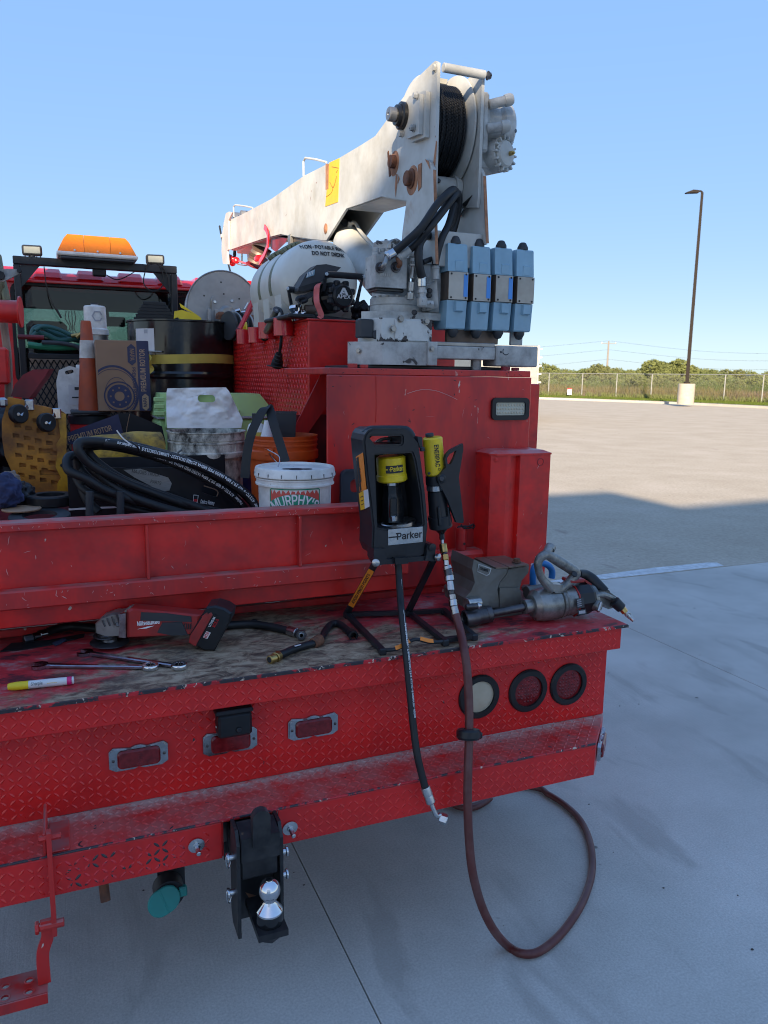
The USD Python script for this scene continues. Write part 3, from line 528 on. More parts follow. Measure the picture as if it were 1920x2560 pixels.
q = [U(p, y=.4993) for p in ((1018, 984), (1050, 975), (1085, 976), (1115, 986), (1143, 999))]; pd.add('paint_scratch', tube(q, .0007, 5), 'scratch', kind='stuff')
scratches(cp, 6, .3795, 1.09, 1.21, .95, 1.34, 7, L=(.01, .05)); scratches(truck, 16, -.0604, -.6, 1.19, .785, .85, 8, L=(.004, .03))

# ---------------------------------------------------------------- cab, rack, lights (parts of the truck)
def glass(name, col, refl=1.45):
    usdkit.material(stage, '/World/Looks/'+name, {'t': ('transparent_bsdf', {'color': col}), 'g': ('glossy_bsdf', {'roughness': .02}), 'f': ('fresnel', {'IOR': refl}), 'm': ('mix_closure', {})},
        [('f.fac', 'm.fac'), ('t.BSDF', 'm.closure1'), ('g.BSDF', 'm.closure2')], surface='m.closure')
glass('rear_glass', (.45, .49, .47)); glass('front_glass', (.72, .88, .80))
YC = 3.3
cab = truck.sub('cab', 'red truck cab with a wide dark rear window')
wl, wr, wb, wt = -.60, .60, 1.52, 2.125
fz = Fr((0, YC+.03, 0), (1, 0, 0), (0, 0, 1))
cab.add('rear_wall', prism(sbox(-.98, 1.0, .98, 2.16).difference(affinity.translate(rrect(wr-wl, wt-wb, .06), (wl+wr)/2, (wt+wb)/2)), .03, fz), 'red_cab', False)
cab.add('rear_window', prism(affinity.translate(rrect(wr-wl+.02, wt-wb+.02, .06), (wl+wr)/2, (wt+wb)/2), .004, Fr((0, YC+.034, 0), (1, 0, 0), (0, 0, 1))), 'rear_glass', False)
cab.add('window_seal', prism(affinity.translate(rrect(wr-wl, wt-wb, .06), (wl+wr)/2, (wt+wb)/2).difference(affinity.translate(rrect(wr-wl-.04, wt-wb-.04, .045), (wl+wr)/2, (wt+wb)/2)), .006, Fr((0, YC-.001, 0), (1, 0, 0), (0, 0, 1))), 'black_rubber', False)
rp = [(YC-.025, 2.128), (YC-.03, 2.142), (YC-.01, 2.16), (YC+.015, 2.182), (YC+.10, 2.198), (YC+.6, 2.24), (YC+1.3, 2.28), (YC+1.62, 2.25), (YC+1.6, 2.225), (YC+.1, 2.14)]
cab.add('roof', prism(rp, 1.98, Fr((-.98, 0, 0), (0, 1, 0), (0, 0, 1))), 'red_cab', 40)
for i in range(8):
    x = -.86+.235*i; w = .155
    cab.add('roof_rib', hull([(x+s*w/2, YC+yy, z) for s in (-1, 1) for yy, z in ((-.024, 2.15), (.008, 2.178), (1.2, 2.19))]+[(x+s*(w/2-.014), YC+yy, z) for s in (-1, 1) for yy, z in ((-.03, 2.155), (.0, 2.186), (.05, 2.212), (1.2, 2.222))]), 'red_cab', False)
cab.add('drip_lip', bb(-.98, 1.0, YC-.045, YC-.0305, 2.118, 2.134, .005), 'red_cab', False)
cab.add('side_wall', J(bb(-1.0, -.975, YC, YC+2.6, .9, 1.62, .01), bb(.98, 1.005, YC, YC+2.6, .9, 1.62, .01), bb(-.99, -.95, YC+.0, YC+.12, 1.62, 2.11, .01), bb(.95, .99, YC, YC+.12, 1.62, 2.11, .01), bb(-.99, -.95, YC+1.1, YC+1.2, 1.62, 2.11, .01), bb(.95, .99, YC+1.1, YC+1.2, 1.62, 2.11, .01)), 'red_cab', False)
cab.add('windscreen', hull([(x, y_, z) for x in (-.86, .86) for y_, z in ((YC+1.68, 2.10), (YC+1.685, 2.10), (YC+2.15, 1.62), (YC+2.155, 1.62))]), 'front_glass', False)
cab.add('header', bb(-.95, .95, YC+1.55, YC+1.675, 2.09, 2.24, .01), 'charcoal', False); cab.add('dashboard', bb(-.95, .95, YC+1.9, YC+2.6, .95, 1.615, .05), 'charcoal', False)
cab.add('floor', bb(-.97, .97, YC+.05, YC+2.6, .9, .95, .01), 'charcoal', False)
cab.add('bonnet', bb(-.95, .95, YC+2.61, YC+3.7, .7, 1.5, .1), 'red_cab', False)
for x in (-.42, .42):
    s = cab.add('seat_back', J(bx((x, YC+.75, 1.45), (.5, .16, .62), .06), bx((x, YC+.76, 1.86), (.26, .1, .17), .04), cy((x-.06, YC+.76, 1.7), (x-.06, YC+.76, 1.8), .008), cy((x+.06, YC+.76, 1.7), (x+.06, YC+.76, 1.8), .008)), 'charcoal', 30)
cab.add('mirror', J(bx((.02, YC+1.45, 2.0), (.26, .03, .075), .012), cy((.02, YC+1.46, 2.02), (.02, YC+1.52, 2.12), .012)), 'black_plastic')
cab.add('hanging_tag', J(*[tube([(-.28+.02*k, YC+1.6, 2.08), (-.29+.025*k, YC+1.59, 2.02), (-.26+.01*k, YC+1.59, 1.95), (-.30+.03*k, YC+1.59, 1.90)], .004, 6) for k in range(4)]), 'black_plastic')
# headache rack
YR = 3.1
rk = truck.sub('headache_rack', 'black tube rack behind the cab')
a = U((32, 648), y=YR); b = U((441, 678), y=YR); zt = (a[2]+b[2])/2; xl, xr = a[0], b[0]
rk.add('top_bar', bb(xl, xr, YR-.025, YR+.025, zt-.022, zt+.022, .004), 'black_satin', False)
rk.add('post', bb(xl, xl+.036, YR-.024, YR+.024, .95, zt-.0225, .004), 'black_satin', False)
rk.add('post', bb(xr-.036, xr, YR-.024, YR+.024, .95, zt-.0225, .004), 'black_satin', False)
for s, x in ((1, xl+.0365), (-1, xr-.0365)):
    rk.add('gusset', prism([(x, zt-.023), (x+s*.10, zt-.023), (x, zt-.145)], .012, Fr((0, YR+.006, 0), (1, 0, 0), (0, 0, 1))), 'black_satin', False)
m0 = U((20, 882), y=YR)[2]
rk.add('mid_bar', bb(xl+.046, xr-.046, YR-.02, YR+.02, m0-.03, m0, .003), 'black_satin', False)
mm = []; pz = .060; px_ = .033
for i in range(int((xr-xl-.09)/px_)+1):
    for j in range(11):
        x = xl+.05+i*px_; z = m0-.035-pz*j
        if x+px_ > xr-.05: continue
        for (p, q) in (((0, 0), (.5, -.5)), ((.5, -.5), (1, 0)), ((0, 0), (.5, .5)) if j else ((0, 0), (.5, -.5)), ((.5, .5), (1, 0)) if j else ((.5, -.5), (1, 0))):
            P, Q = A([x+p[0]*px_, YR, z+p[1]*pz]), A([x+q[0]*px_, YR, z+q[1]*pz])
            d = nrm(Q-P); n_ = A([-d[2], 0, d[0]])*.0035; w_ = A([0, .003, 0]); V = [P+n_-w_, P-n_-w_, P-n_+w_, P+n_+w_, Q+n_-w_, Q-n_-w_, Q-n_+w_, Q+n_+w_]
            mm.append(trimesh.Trimesh(A(V), [[0, 1, 5], [0, 5, 4], [1, 2, 6], [1, 6, 5], [2, 3, 7], [2, 7, 6], [3, 0, 4], [3, 4, 7]], process=False))
rk.add('expanded_mesh', cat(mm), 'black_satin', False, kind='stuff')
truck.add('cab_guard', bb(xl+.05, xr-.05, YR+.12, YR+.14, .96, m0-.02, .002), 'tan_rag', False)
for u_, v_ in ((80, 626), (388, 649)):
    c = U((u_, v_), y=YR); w = truck.sub('work_light')
    w.add('housing', J(prismb(rrect(.105, .056, .012), .045, Fr((c[0], YR+.03, c[2]), (1, 0, .02), (0, 0, 1)), .006), *[bb(c[0]-.04+.02*k, c[0]-.035+.02*k, YR-.015, YR+.03, c[2]-.036, c[2]-.028, .001) for k in range(5)], cy((c[0], YR, zt+.018), (c[0], YR, c[2]-.028), .016)), 'charcoal')
    w.add('lens', prismb(rrect(.084, .036, .004), .004, Fr((c[0], YR-.0145, c[2]), (1, 0, .02), (0, 0, 1)), .001), 'lens_clear', False)
lb = truck.sub('light_bar', 'amber beacon bar on the rack')
l0, l1, lt_ = U((142, 655), y=YR), U((340, 652), y=YR), U((240, 597), y=YR)[2]
cx_, hw = (l0[0]+l1[0])/2, (l1[0]-l0[0])/2; zb = zt+.032
lb.add('base', bb(cx_-hw, cx_+hw, YR-.14, YR+.14, zb-.004, zb+.018, .008), 'white_pail', False); lb.add('foot', J(bb(cx_-.14, cx_-.1, YR-.03, YR+.03, zt+.0225, zb-.0045), bb(cx_+.1, cx_+.14, YR-.03, YR+.03, zt+.0225, zb-.0045)), 'black_satin', False)
lb.add('lower_tray', bb(cx_-hw+.02, cx_+hw-.02, YR-.13, YR+.13, zb-.02, zb-.0045, .004), 'dark_grey', False)
ht = lt_-zb-.018
for k in range(3):
    x0 = cx_-hw+.006+(2*hw-.012)*k/3; x1 = cx_-hw+.006+(2*hw-.012)*(k+1)/3-.002; i0 = .045 if k == 0 else 0; i1 = .045 if k == 2 else 0
    pts = [(x, y_, z) for z, f in ((zb+.0185, 0), (zb+.018+ht*.75, .8), (zb+.018+ht, 1.25)) for x in (x0+i0*f, x1-i1*f) for y_ in (YR-.132+.03*f, YR+.132-.03*f)]
    lb.add('amber_lens', hull(pts), 'amber', False)
    lb.add('lens_screw', cy(((x0+x1)/2+.02*(1-k), YR-.133, zb+.026), ((x0+x1)/2+.02*(1-k), YR-.142, zb+.026), .006, n=10), 'zinc')
truck.add('rack_wire', J(tube([(xl+.16, YR-.03, zt-.03), (xl+.165, YR-.05, zt-.12), (xl+.18, YR-.04, zt-.2), (xl+.215, YR-.04, zt-.28)], .0035, 6), tube([(xl+.21, YR-.04, zt-.26), (xl+.235, YR-.04, zt-.31)], .007, 6)), 'black_rubber')
w0 = U((380, 690), y=YR-.04); truck.add('rack_wire', J(tube([w0+A([-.02, 0, .08]), w0+A([-.05, 0, -.04]), w0+A([0, -.02, -.09]), w0+A([.06, 0, -.05]), w0+A([.06, 0, .03]), w0+A([.03, .03, .09])], .0035, 6), tube([w0+A([.05, 0, .08]), w0+A([.09, 0, .0]), w0+A([.1, 0, -.1])], .004, 6)), 'black_rubber')
w0 = U((248, 682), y=YR+.02); truck.add('rear_camera', J(bx(w0, (.075, .05, .042), .006), tube([w0+A([-.03, 0, .02]), w0+A([-.01, 0, .06]), w0+A([.03, 0, .055]), w0+A([.04, 0, .02])], .003, 6)), 'black_plastic')
truck.add('rack_wire', tube([w0+A([.04, 0, -.01]), w0+A([.1, .03, -.03]), w0+A([.17, .02, 0]), w0+A([.24, -.01, .05])], .003, 6), 'black_rubber')
# left side of the bed: frame end, arm, spool
q = U((4, 778), y=2.2)
sp = truck.sub('side_spool', 'red pipe spool with a round flange at the left of the bed'); sp.add('pipe', cy(q+A([-.35, .05, 0]), q+A([.075, 0, 0]), .052, n=28), 'red_scuffed'); sp.add('flange', cy(q+A([.075, 0, 0]), q+A([.083, -.001, 0]), .072, n=32), 'red_scuffed')
q = U((20, 688), y=2.2)
ar = truck.sub('clamp_arm', 'grey metal arm with a black knob'); ar.add('arm', J(hull([q+A([dx, dy, dz]) for dx, dz in ((-.08, -.03), (-.02, -.03), (.055, .012), (.055, .03), (-.01, .025), (-.08, .02)) for dy in (-.012, .012)])), 'white_crane_grimy', False)
ar.add('knob', cy(q+A([-.03, -.014, -.006]), q+A([-.03, -.04, -.006]), .02, n=8), 'black_plastic'); ar.add('pivot', cy(q+A([.05, -.014, .022]), q+A([.05, -.03, .022]), .011), 'black_plastic')
truck.add('side_frame', J(bb(-1.2, -.74, .9, 3.0, .951, 1.5, .01)), 'dark_red', False)
q = U((8, 885), y=2.2); truck.add('side_cover', J(bb(q[0]-.3, q[0]+.02, 2.15, 2.3, q[2]-.14, q[2]+.03, .01)), 'red_paint', False)
for k, (pa, pb) in enumerate((((2, 690), (20, 800)), ((8, 800), (22, 1000)), ((-6, 640), (0, 760)))):
    truck.add('side_hose', tube([U(pa, y=2.35), U(((pa[0]+pb[0])/2+5, (pa[1]+pb[1])/2), y=2.3), U(pb, y=2.35)], .018, 8), 'olive' if k != 1 else 'tan_rag')
# under the bumper: trailer socket, pipe end, hitch receiver, folding step
tp = truck.sub('trailer_socket', 'trailer plug socket with a teal flap under the bumper')
q = U((407, 2252), y=-.12)
tp.add('bracket', J(bb(q[0]-.005, q[0]+.062, -.06, -.054, q[2]-.03, .4392, .002), bb(q[0]-.03, q[0]+.062, -.06, .02, .428, .4385, .002)), 'hitch_black', False)
tp.add('socket', cy((q[0]+.018, -.062, q[2]), (q[0]+.018, -.105, q[2]), .037, n=28), 'hitch_black'); tp.add('hinge', bx((q[0]+.05, -.105, q[2]+.004), (.02, .016, .026), .003), 'teal')
fl = Fr((q[0]+.002, -.118, q[2]-.002), (.93, .22, .26), (-.25, .2, 1)); tp.add('flap', J(prismb(rrect(.080, .066, .032), .007, fl, .002), fl(bx((0, 0, .0075), (.003, .06, .002), .0005))), 'teal')
q = U((258, 2232), y=-.1); truck.add('drain_pipe', tube([q+A([.006, .03, .08]), q+A([.002, 0, .03]), q+A([.004, -.02, -.01])], .0115, 14), 'rust')
st = truck.sub('folding_step', 'red folding step hanging left of the hitch')
tq = U((113, 2075), y=-.1); x0 = tq[0]
st.add('hinge_plate', J(bb(x0+.006, x0+.05, -.154, -.03, .5412, .545, .001), bb(x0-.004, x0+.003, -.155, -.02, .5412, .592, .002)), 'red_scuffed', False)
st.add('upper_bar', hull([(x0+dx, y_, z) for dx in (.004, .014) for y_, z in ((-.15, .60), (-.172, .60), (-.168, .36), (-.19, .36))]), 'red_scuffed', False)
st.add('pivot_bolt', J(cy((x0-.012, -.155, .582), (x0+.034, -.155, .582), .007, n=6)), 'red_scuffed'); st.add('worn_patch', bb(x0+.003, x0+.015, -.1915, -.1775, .43, .465, .0005), 'black_ink', False) if False else None
st.add('pivot_bolt', J(cy((x0-.022, -.18, .385), (x0+.03, -.18, .385), .010, n=10), cy((x0-.03, -.18, .385), (x0-.022, -.18, .385), .014, n=6)), 'red_scuffed')
st.add('lower_bar', tube([(x0-.006, -.18, .40), (x0-.006, -.18, .36), (x0-.018, -.183, .32), (x0-.018, -.186, .25)], 1, sec=[(-.005, -.013), (.005, -.013), (.005, .013), (-.005, .013)], smooth=True), 'red_scuffed', False)
hs = [(x0-.05-.048*i, -.165-.035*j) for i in range(4) for j in range(2)]
pl_ = sbox(x0-.30, -.215, x0-.012, -.135)
for h_ in hs: pl_ = pl_.difference(Point(*h_).buffer(.008))
st.add('tread_plate', J(prism(pl_, .004, Fr((0, 0, .244))), bb(x0-.30, x0-.012, -.219, -.2152, .222, .248, .001)), 'red_scuffed', False)
st.add('tread_hole', J(*[ring((h_[0], h_[1], .248), (0, 0, 1), .0115, .008, .002, 14) for h_ in hs]), 'red_scuffed', kind='stuff')
rc = truck.sub('receiver', 'black receiver hitch tube under the bumper')
rc.add('tube', J(prism(sbox(-.047, -.047, .047, .047).difference(sbox(-.033, -.033, .033, .033)), .35, Fr((.015, .25, .46), (1, 0, 0), (0, 0, 1))), bb(-.04, .07, -.098, -.092, .39, .4395)), 'hitch_black', False)

# ---------------------------------------------------------------- crane
XL, XR = .855, 1.035
cr = T('truck_crane', 'white rust stained hydraulic crane folded forward on the truck corner', 'crane', (.85, .85, 1.64))
Zc, Zh, Zb = Zm(860, 560, 3.318), Zm(860, 120, 3.456), Zm(540, 360, 4.608)
def pyz(px, x, h, extra=0):
    """an outline read on the plane x, thickness h towards +x"""
    return prism([tuple(U(p, x=x)[1:]) for p in px], h, Fr((x, 0, 0), (0, 1, 0), (0, 0, 1)))
def yz(px, x): return [tuple(U(p, x=x)[1:]) for p in px]
top = [(1094, 156), (1088, 152), (1082, 157), (1052, 186), (998, 257), (938, 340), (902, 363), (848, 395), (759, 440), (679, 497), (609, 534), (572.5, 551)]
bot = [(575, 624), (661.5, 595), (702, 585), (733, 591), (783, 598), (815.6, 601), (866, 521), (900, 510), (953, 491), (1014, 501), (1052, 507), (1083, 507), (1086, 480)]
T_, B_ = yz(top, XL), yz(bot, XL)
bm = cr.sub('boom', 'white box section boom pointing forward over the bed')
side = T_+B_
bm.add('side_plate', prism(side, .011, Fr((XL, 0, 0), (0, 1, 0), (0, 0, 1))), 'white_crane', False)
bm.add('side_plate', prism(side, .011, Fr((XR-.011, 0, 0), (0, 1, 0), (0, 0, 1))), 'white_crane', False)
def strip(P, x0, x1, t, name, mat='white_crane'):
    m = []
    for p, q in zip(P[:-1], P[1:]):
        p, q = A(p), A(q); d = q-p; n_ = A([-d[1], d[0]])/np.linalg.norm(d)*t
        m.append(hull([(x, a[0], a[1]) for x in (x0, x1) for a in (p, q, p+n_, q+n_)]))
    bm.add(name, J(*m), mat, False)
ins = lambda P, d: [(a, b+d) for a, b in P]
strip(ins(T_[5:], -.004)[::-1], XL+.0115, XR-.0115, .008, 'top_plate') if False else strip(ins(T_[5:], -.003), XL+.0115, XR-.0115, .008, 'top_plate')
strip(ins(B_[2:6], .003)[::-1], XL+.0115, XR-.0115, -.008, 'bottom_plate'); strip(ins(B_[0:3], .003)[::-1], XL+.0115, XR-.0115, -.008, 'bottom_plate')
strip(ins(B_[6:11], .004)[::-1], XL+.0115, XR-.0115, -.008, 'arch_plate')
bm.add('tip_cap', bb(XL+.0115, XR-.0115, B_[0][0]-.02, B_[0][0]-.01, B_[0][1]+.005, T_[-1][1]-.01), 'white_crane', False)
bm.add('inner_boom', bb(XL+.03, XR-.03, 2.4, 3.95, 2.47, 2.62, .006), 'white_crane', False)
bm.add('base_box', bb(XL+.0115, XR-.0115, 1.06, 1.2, 2.33, 2.5), 'white_crane', False)
yl = U((816, 420), x=XL-.002); yq = [U(p, x=XL-.0012) for p in (Zb(1305, 215), Zb(1422, 162), Zb(1405, 668), Zb(1258, 720))]
bm.add('warning_label', prism([tuple(p[1:]) for p in yq], .0016, Fr((XL-.0018, 0, 0), (0, 1, 0), (0, 0, 1))), 'yellow_label', False)
bm.add('label_scratch', J(*[tube([U(Zb(*p), x=XL-.0022) for p in P], .0012, 5) for P in (((1335, 262), (1412, 278)), ((1310, 440), (1352, 500), (1390, 370)), ((1385, 330), (1402, 300)), ((1268, 610), (1330, 560), (1350, 480)))]), 'rust', kind='stuff')
bm.add('rust_mark', J(*[hull([U(Zb(*p), x=XL-.001-k*.001) for p in P for k in (0, 1)]) for P in (((1262, 225), (1300, 230), (1295, 520), (1262, 525)),)]), 'rust_streak', False)
bm.add('pin_boss', lathe([(0, 0), (.022, 0), (.024, .003), (.017, .006), (0, .007)], U(Zb(1267, 975), x=XL), (-1, 0, 0), 20), 'rust_streak')
for P in (((1010, 372), (1008, 200), (1030, 160), (1150, 178), (1270, 210)), ((205, 862), (203, 720), (225, 702), (330, 715), (420, 735))):
    bm.add('hose_guide', tube([U(Zb(*p), x=XL+.03) for p in P], .0055, 8, smooth=False), 'white_crane')
# bearing, pins on the left of the head
c = U(Zh(585, 600), x=XL)
be = cr.sub('drum_bearing', 'flanged bearing on the left of the boom head')
sq = [tuple(U(Zh(*p), x=XL-.018)[1:]) for p in ((690, 368), (706, 372), (700, 768), (580, 815), (540, 790), (500, 740), (505, 560), (600, 400))]
be.add('plate', prism(sq, .0165, Fr((XL-.0175, 0, 0), (0, 1, 0), (0, 0, 1))), 'white_crane', False)
be.add('plate', prism([(p[0]*.88+c[1]*.12, p[1]*.88+c[2]*.12) for p in sq], .014, Fr((XL-.032, 0, 0), (0, 1, 0), (0, 0, 1))), 'white_crane', False)
be.add('seal', lathe([(0, 0), (.046, 0), (.046, .014), (.040, .018), (.036, .017), (.034, .03), (.03, .032), (0, .033)], (XL-.0325, c[1], c[2]), (-1, 0, 0), 28), 'grease')
be.add('shaft_end', lathe([(0, 0), (.024, 0), (.024, .024), (.021, .027), (.006, .027), (.004, .024), (0, .024)], (XL-.065, c[1], c[2]), (-1, 0, 0), 24), 'grey_metal')
for p in ((628, 412), (602, 692), (506, 745)): be.add('bolt', bolt(U(Zh(*p), x=XL-.034), (-1, 0, 0), .010, .012), 'white_crane_grimy')
bm.add('head_bolt', bolt(U(Zh(790, 172), x=XL), (-1, 0, 0), .011, .008), 'white_crane')
pn = cr.sub('cylinder_pin', 'rusty pin in the boom side'); q = U(Zh(440, 985), x=XL)
pn.add('pin', cy(q+A([.004, 0, 0]), q+A([-.022, 0, 0]), .0235, n=24), 'rust'); pn.add('stain', lathe([(0, 0), (.045, 0), (.043, .0012), (0, .0016)], q+A([0, .006, -.004]), (-1, 0, 0), 24), 'rust_streak'); pn.add('keeper', hull([q+A([-.024+k*.004, dy, dz]) for k in (0, 1) for dy, dz in ((.012, .04), (.02, .035), (.0, -.055), (-.012, -.055))]), 'rust', False)
# winch drum with rope
DY, DZ, DR = .83, 2.475, .178
dr = cr.sub('winch_drum', 'winch drum wound with black wire rope')
dr.add('flange', lathe([(.05, 0), (DR-.01, 0), (DR, .004), (DR, .010), (DR-.012, .013), (.06, .018)], (XL+.014, DY, DZ), (1, 0, 0), 48), 'white_crane')
dr.add('flange', lathe([(.05, 0), (DR+.010, 0), (DR+.016, .004), (DR+.016, .010), (DR, .014), (DR-.02, .014), (.06, .020)], (XR-.014, DY, DZ), (-1, 0, 0), 48), 'white_crane')
nw = 12; x0, x1 = XL+.030, XR-.036; rr = (x1-x0)/nw/2; prof = []
for k in range(nw):
    for a in np.linspace(0, math.pi, 6)[(1 if k else 0):]: prof.append((DR*.86-.004*abs(math.sin(k*1.7))+rr*math.sin(a)*.9, x0+rr*(2*k+1)-rr*math.cos(a)-x0))
dr.add('wire_rope', lathe([(.05, 0)]+prof+[(.05, x1-x0)], (x0, DY, DZ), (1, 0, 0), 72), 'wire_rope', 50)
st_ = []
for k in range(nw):
    R = DR*.86+rr*.9
    for j in range(84):
        a = j*2*math.pi/84+k*.5
        p = A([x0+rr*(2*k+1)-rr*.55, DY+math.cos(a)*(R-.0008), DZ+math.sin(a)*(R-.0008)]); a2 = a+.055; q = A([x0+rr*(2*k+1)+rr*.55, DY+math.cos(a2)*(R-.0008), DZ+math.sin(a2)*(R-.0008)])
        st_.append(tube([p, q], .0016, 4, smooth=False, caps=False))
dr.add('rope_strand', cat(st_), 'wire_rope', True, kind='stuff')
cr.add('tie_rod', J(cy((XL+.0115, U((1100, 167), x=XL)[1], U((1100, 167), x=XL)[2]), (XR-.0115, U((1100, 167), x=XL)[1], U((1100, 167), x=XL)[2]), .0145)), 'white_crane')
cr.add('tie_rod_bolt', bolt((XR, U((1100, 167), x=XL)[1], U((1100, 167), x=XL)[2]), (1, 0, 0), .011, .01), 'dark_steel')
cr.add('rope_guard', hull([(x, y_, z) for x in (XL+.05, XR-.03) for y_, z in ((.90, 2.655), (.84, 2.668), (.905, 2.64), (.85, 2.655))]), 'white_crane', False)
# gearbox and motor on the right
gb = cr.sub('winch_gearbox', 'grey white winch gearbox with a ribbed motor')
g0 = U((1246, 318), y=.70); gR = .098; gx1 = U((1266, 320), y=.72)[0]; gl_ = gx1-XR
gb.add('housing', lathe([(0, 0), (gR, 0), (gR+.004, .006), (gR+.004, gl_*.22), (gR*.93, gl_*.3), (gR*.9, gl_*.62), (gR+.002, gl_*.70), (gR+.002, gl_*.94), (gR-.006, gl_), (gR*.5, gl_+.006), (0, gl_+.006)], (XR+.0015, .745, g0[2]), (1, 0, 0), 44), 'white_crane_grimy')
gb.add('collar', bb(XR+.001, XR+.03, .63, .70, g0[2]-.11, g0[2]+.085, .008), 'white_crane_grimy', False)
gb.add('cover_bolt', bolt((gx1-.006, .655, g0[2]-.02), (.5, -1, 0), .007, .006), 'dark_steel')
for (p, q) in (((1222, 262), (1270, 250)), ((1216, 322), (1262, 316))):
    a_, b_ = U(p, y=.635), U(q, y=.615); gb.add('arm', cy(a_, b_, .0165, .0165, 20, .004), 'white_crane_grimy'); gb.add('arm_cap', lathe([(0, 0), (.019, .002), (.0205, .008), (.0205, .024), (.016, .032), (0, .034)], b_-nrm(b_-a_)*.014, b_-a_, 20), 'white_crane')
mc = U(Zh(1392, 908), y=.64)
gb.add('motor_case', J(cy((mc[0]-.06, mc[1]+.12, mc[2]-.006), (mc[0], mc[1]+.018, mc[2]), .057, .058, 28), bb(XR+.001, mc[0]-.015, mc[1]+.03, mc[1]+.13, mc[2]-.06, mc[2]+.05, .012)), 'white_crane_grimy')
ax_ = nrm((.36, -.93, 0)); fm = axf(mc+A([0, .018, 0]), ax_)
gb.add('brake_cover', fm(lathe([(0, 0), (.047, 0), (.047, .012), (.040, .022), (.03, .024), (0, .025)], n=28)), 'white_crane')
gb.add('rib', fm(J(*[bx((0, 0, 0), (.014, .007, .022), .0015).apply_transform(trimesh.transformations.rotation_matrix(a, (0, 0, 1)) @ trimesh.transformations.translation_matrix((.053, 0, .008))) for a in np.linspace(0, 2*np.pi, 14, endpoint=False)])), 'white_crane', kind='stuff')
gb.add('fitting', fm(J(cy((.01, .0, .024), (.01, 0, .04), .008, n=8), cy((.01, 0, .04), (.01, 0, .047), .0045))), 'brass'); gb.add('bolt', fm(ring((-.041, .012, .012), (0, 0, 1), .0085, .004, .008, 14)), 'white_crane')
# pivot tube, mast
P0 = U((1037, 448), x=XL)
cr.add('pivot_tube', cy((XL+.0115, P0[1]-.01, P0[2]-.02), (XR-.0115, P0[1]-.01, P0[2]-.02), .037, n=28), 'white_crane'); cr.add('pivot_collar', ring((XR-.035, P0[1]-.01, P0[2]-.02), (1, 0, 0), .045, .03, .022), 'white_crane')
cr.add('grease_nipple', J(cy((XL+.07, P0[1]-.045, P0[2]-.01), (XL+.07, P0[1]-.055, P0[2]-.008), .008, n=8)), 'grease')
ms = cr.sub('mast', 'white tapered mast plates under the boom pivot')
pxm = [(1000, 660), (1006, 580), (1019, 480), (1024, 440), (1034, 413), (1048, 401), (1064, 398), (1076, 405), (1083, 424), (1085, 500), (1087, 580), (1089, 660)]
mp_ = yz(pxm, XL-.012)
ms.add('plate', prism(mp_, .0105, Fr((XL-.012, 0, 0), (0, 1, 0), (0, 0, 1))), 'white_crane', False)
mr_ = Polygon(mp_).intersection(sbox(0, 2.06, 3, 3)); ms.add('plate', prism(mr_, .0105, Fr((XR+.0015, 0, 0), (0, 1, 0), (0, 0, 1))), 'white_crane', False)
ms.add('edge_rust', hull([(XR+.0012+dx, a[0]-.0012+dy, max(a[1], 2.062)) for a in (mp_[8], mp_[9], mp_[11]) for dx in (0, .0108) for dy in (0, .001)]), 'rust_streak', False)
ms.add('edge_rust', J(*[hull([(XL-.0125+dx, a[0]-.0012+dy, a[1]) for a in (mp_[8], mp_[9], mp_[11]) for dx in (0, .011) for dy in (0, .001)])]), 'rust_streak', False)
ms.add('back_plate', bb(XL-.0005, XR+.001, mp_[9][0]+.004, mp_[9][0]+.014, U((1119, 625), y=.63)[2]-.06, U((1119, 582), y=.63)[2], .002), 'white_crane', False)
ms.add('pivot_pin', lathe([(0, 0), (.034, 0), (.034, .006), (.026, .008), (.026, .022), (.022, .025), (0, .025)], P0+A([-.0125, 0, 0]), (-1, 0, 0), 28), 'rust')
ms.add('pin_stain', lathe([(0, 0), (.050, 0), (.048, .0014), (0, .0018)], P0+A([-.012, -.004, -.006]), (-1, 0, 0), 28), 'rust_streak')
ms.add('pivot_cap', lathe([(0, 0), (.035, 0), (.034, .02), (0, .022)], P0+A([XR-XL+.012, 0, 0]), (1, 0, 0), 24), 'white_crane')
ms.add('grease_smear', J(*[hull([(XR-.012-k*.002, y_, z) for k in (0, 1) for y_, z in P]) for P in ([(.66, 2.235), (.70, 2.21), (.76, 2.175), (.82, 2.20), (.75, 2.215)],)]), 'grease', False)
for P in (((448, 1090), (462, 1090), (456, 1200), (446, 1290), (440, 1200)), ((470, 1100), (480, 1130), (462, 1180)), ((700, 960), (730, 975), (745, 1050), (720, 1000)), ((640, 1010), (672, 990), (668, 1200), (640, 1240), (655, 1100)), ((796, 800), (806, 810), (790, 1010), (780, 1100), (770, 1000)), ((560, 425), (600, 432), (585, 445))):
    bm.add('rust_streak', hull([U(Zh(*p), x=XL-.0135 if P[0][0] > 600 and P[0][1] > 900 else XL-.0008)+A([-k*.0006, 0, 0]) for p in P for k in (0, 1)]), 'rust_streak', False)
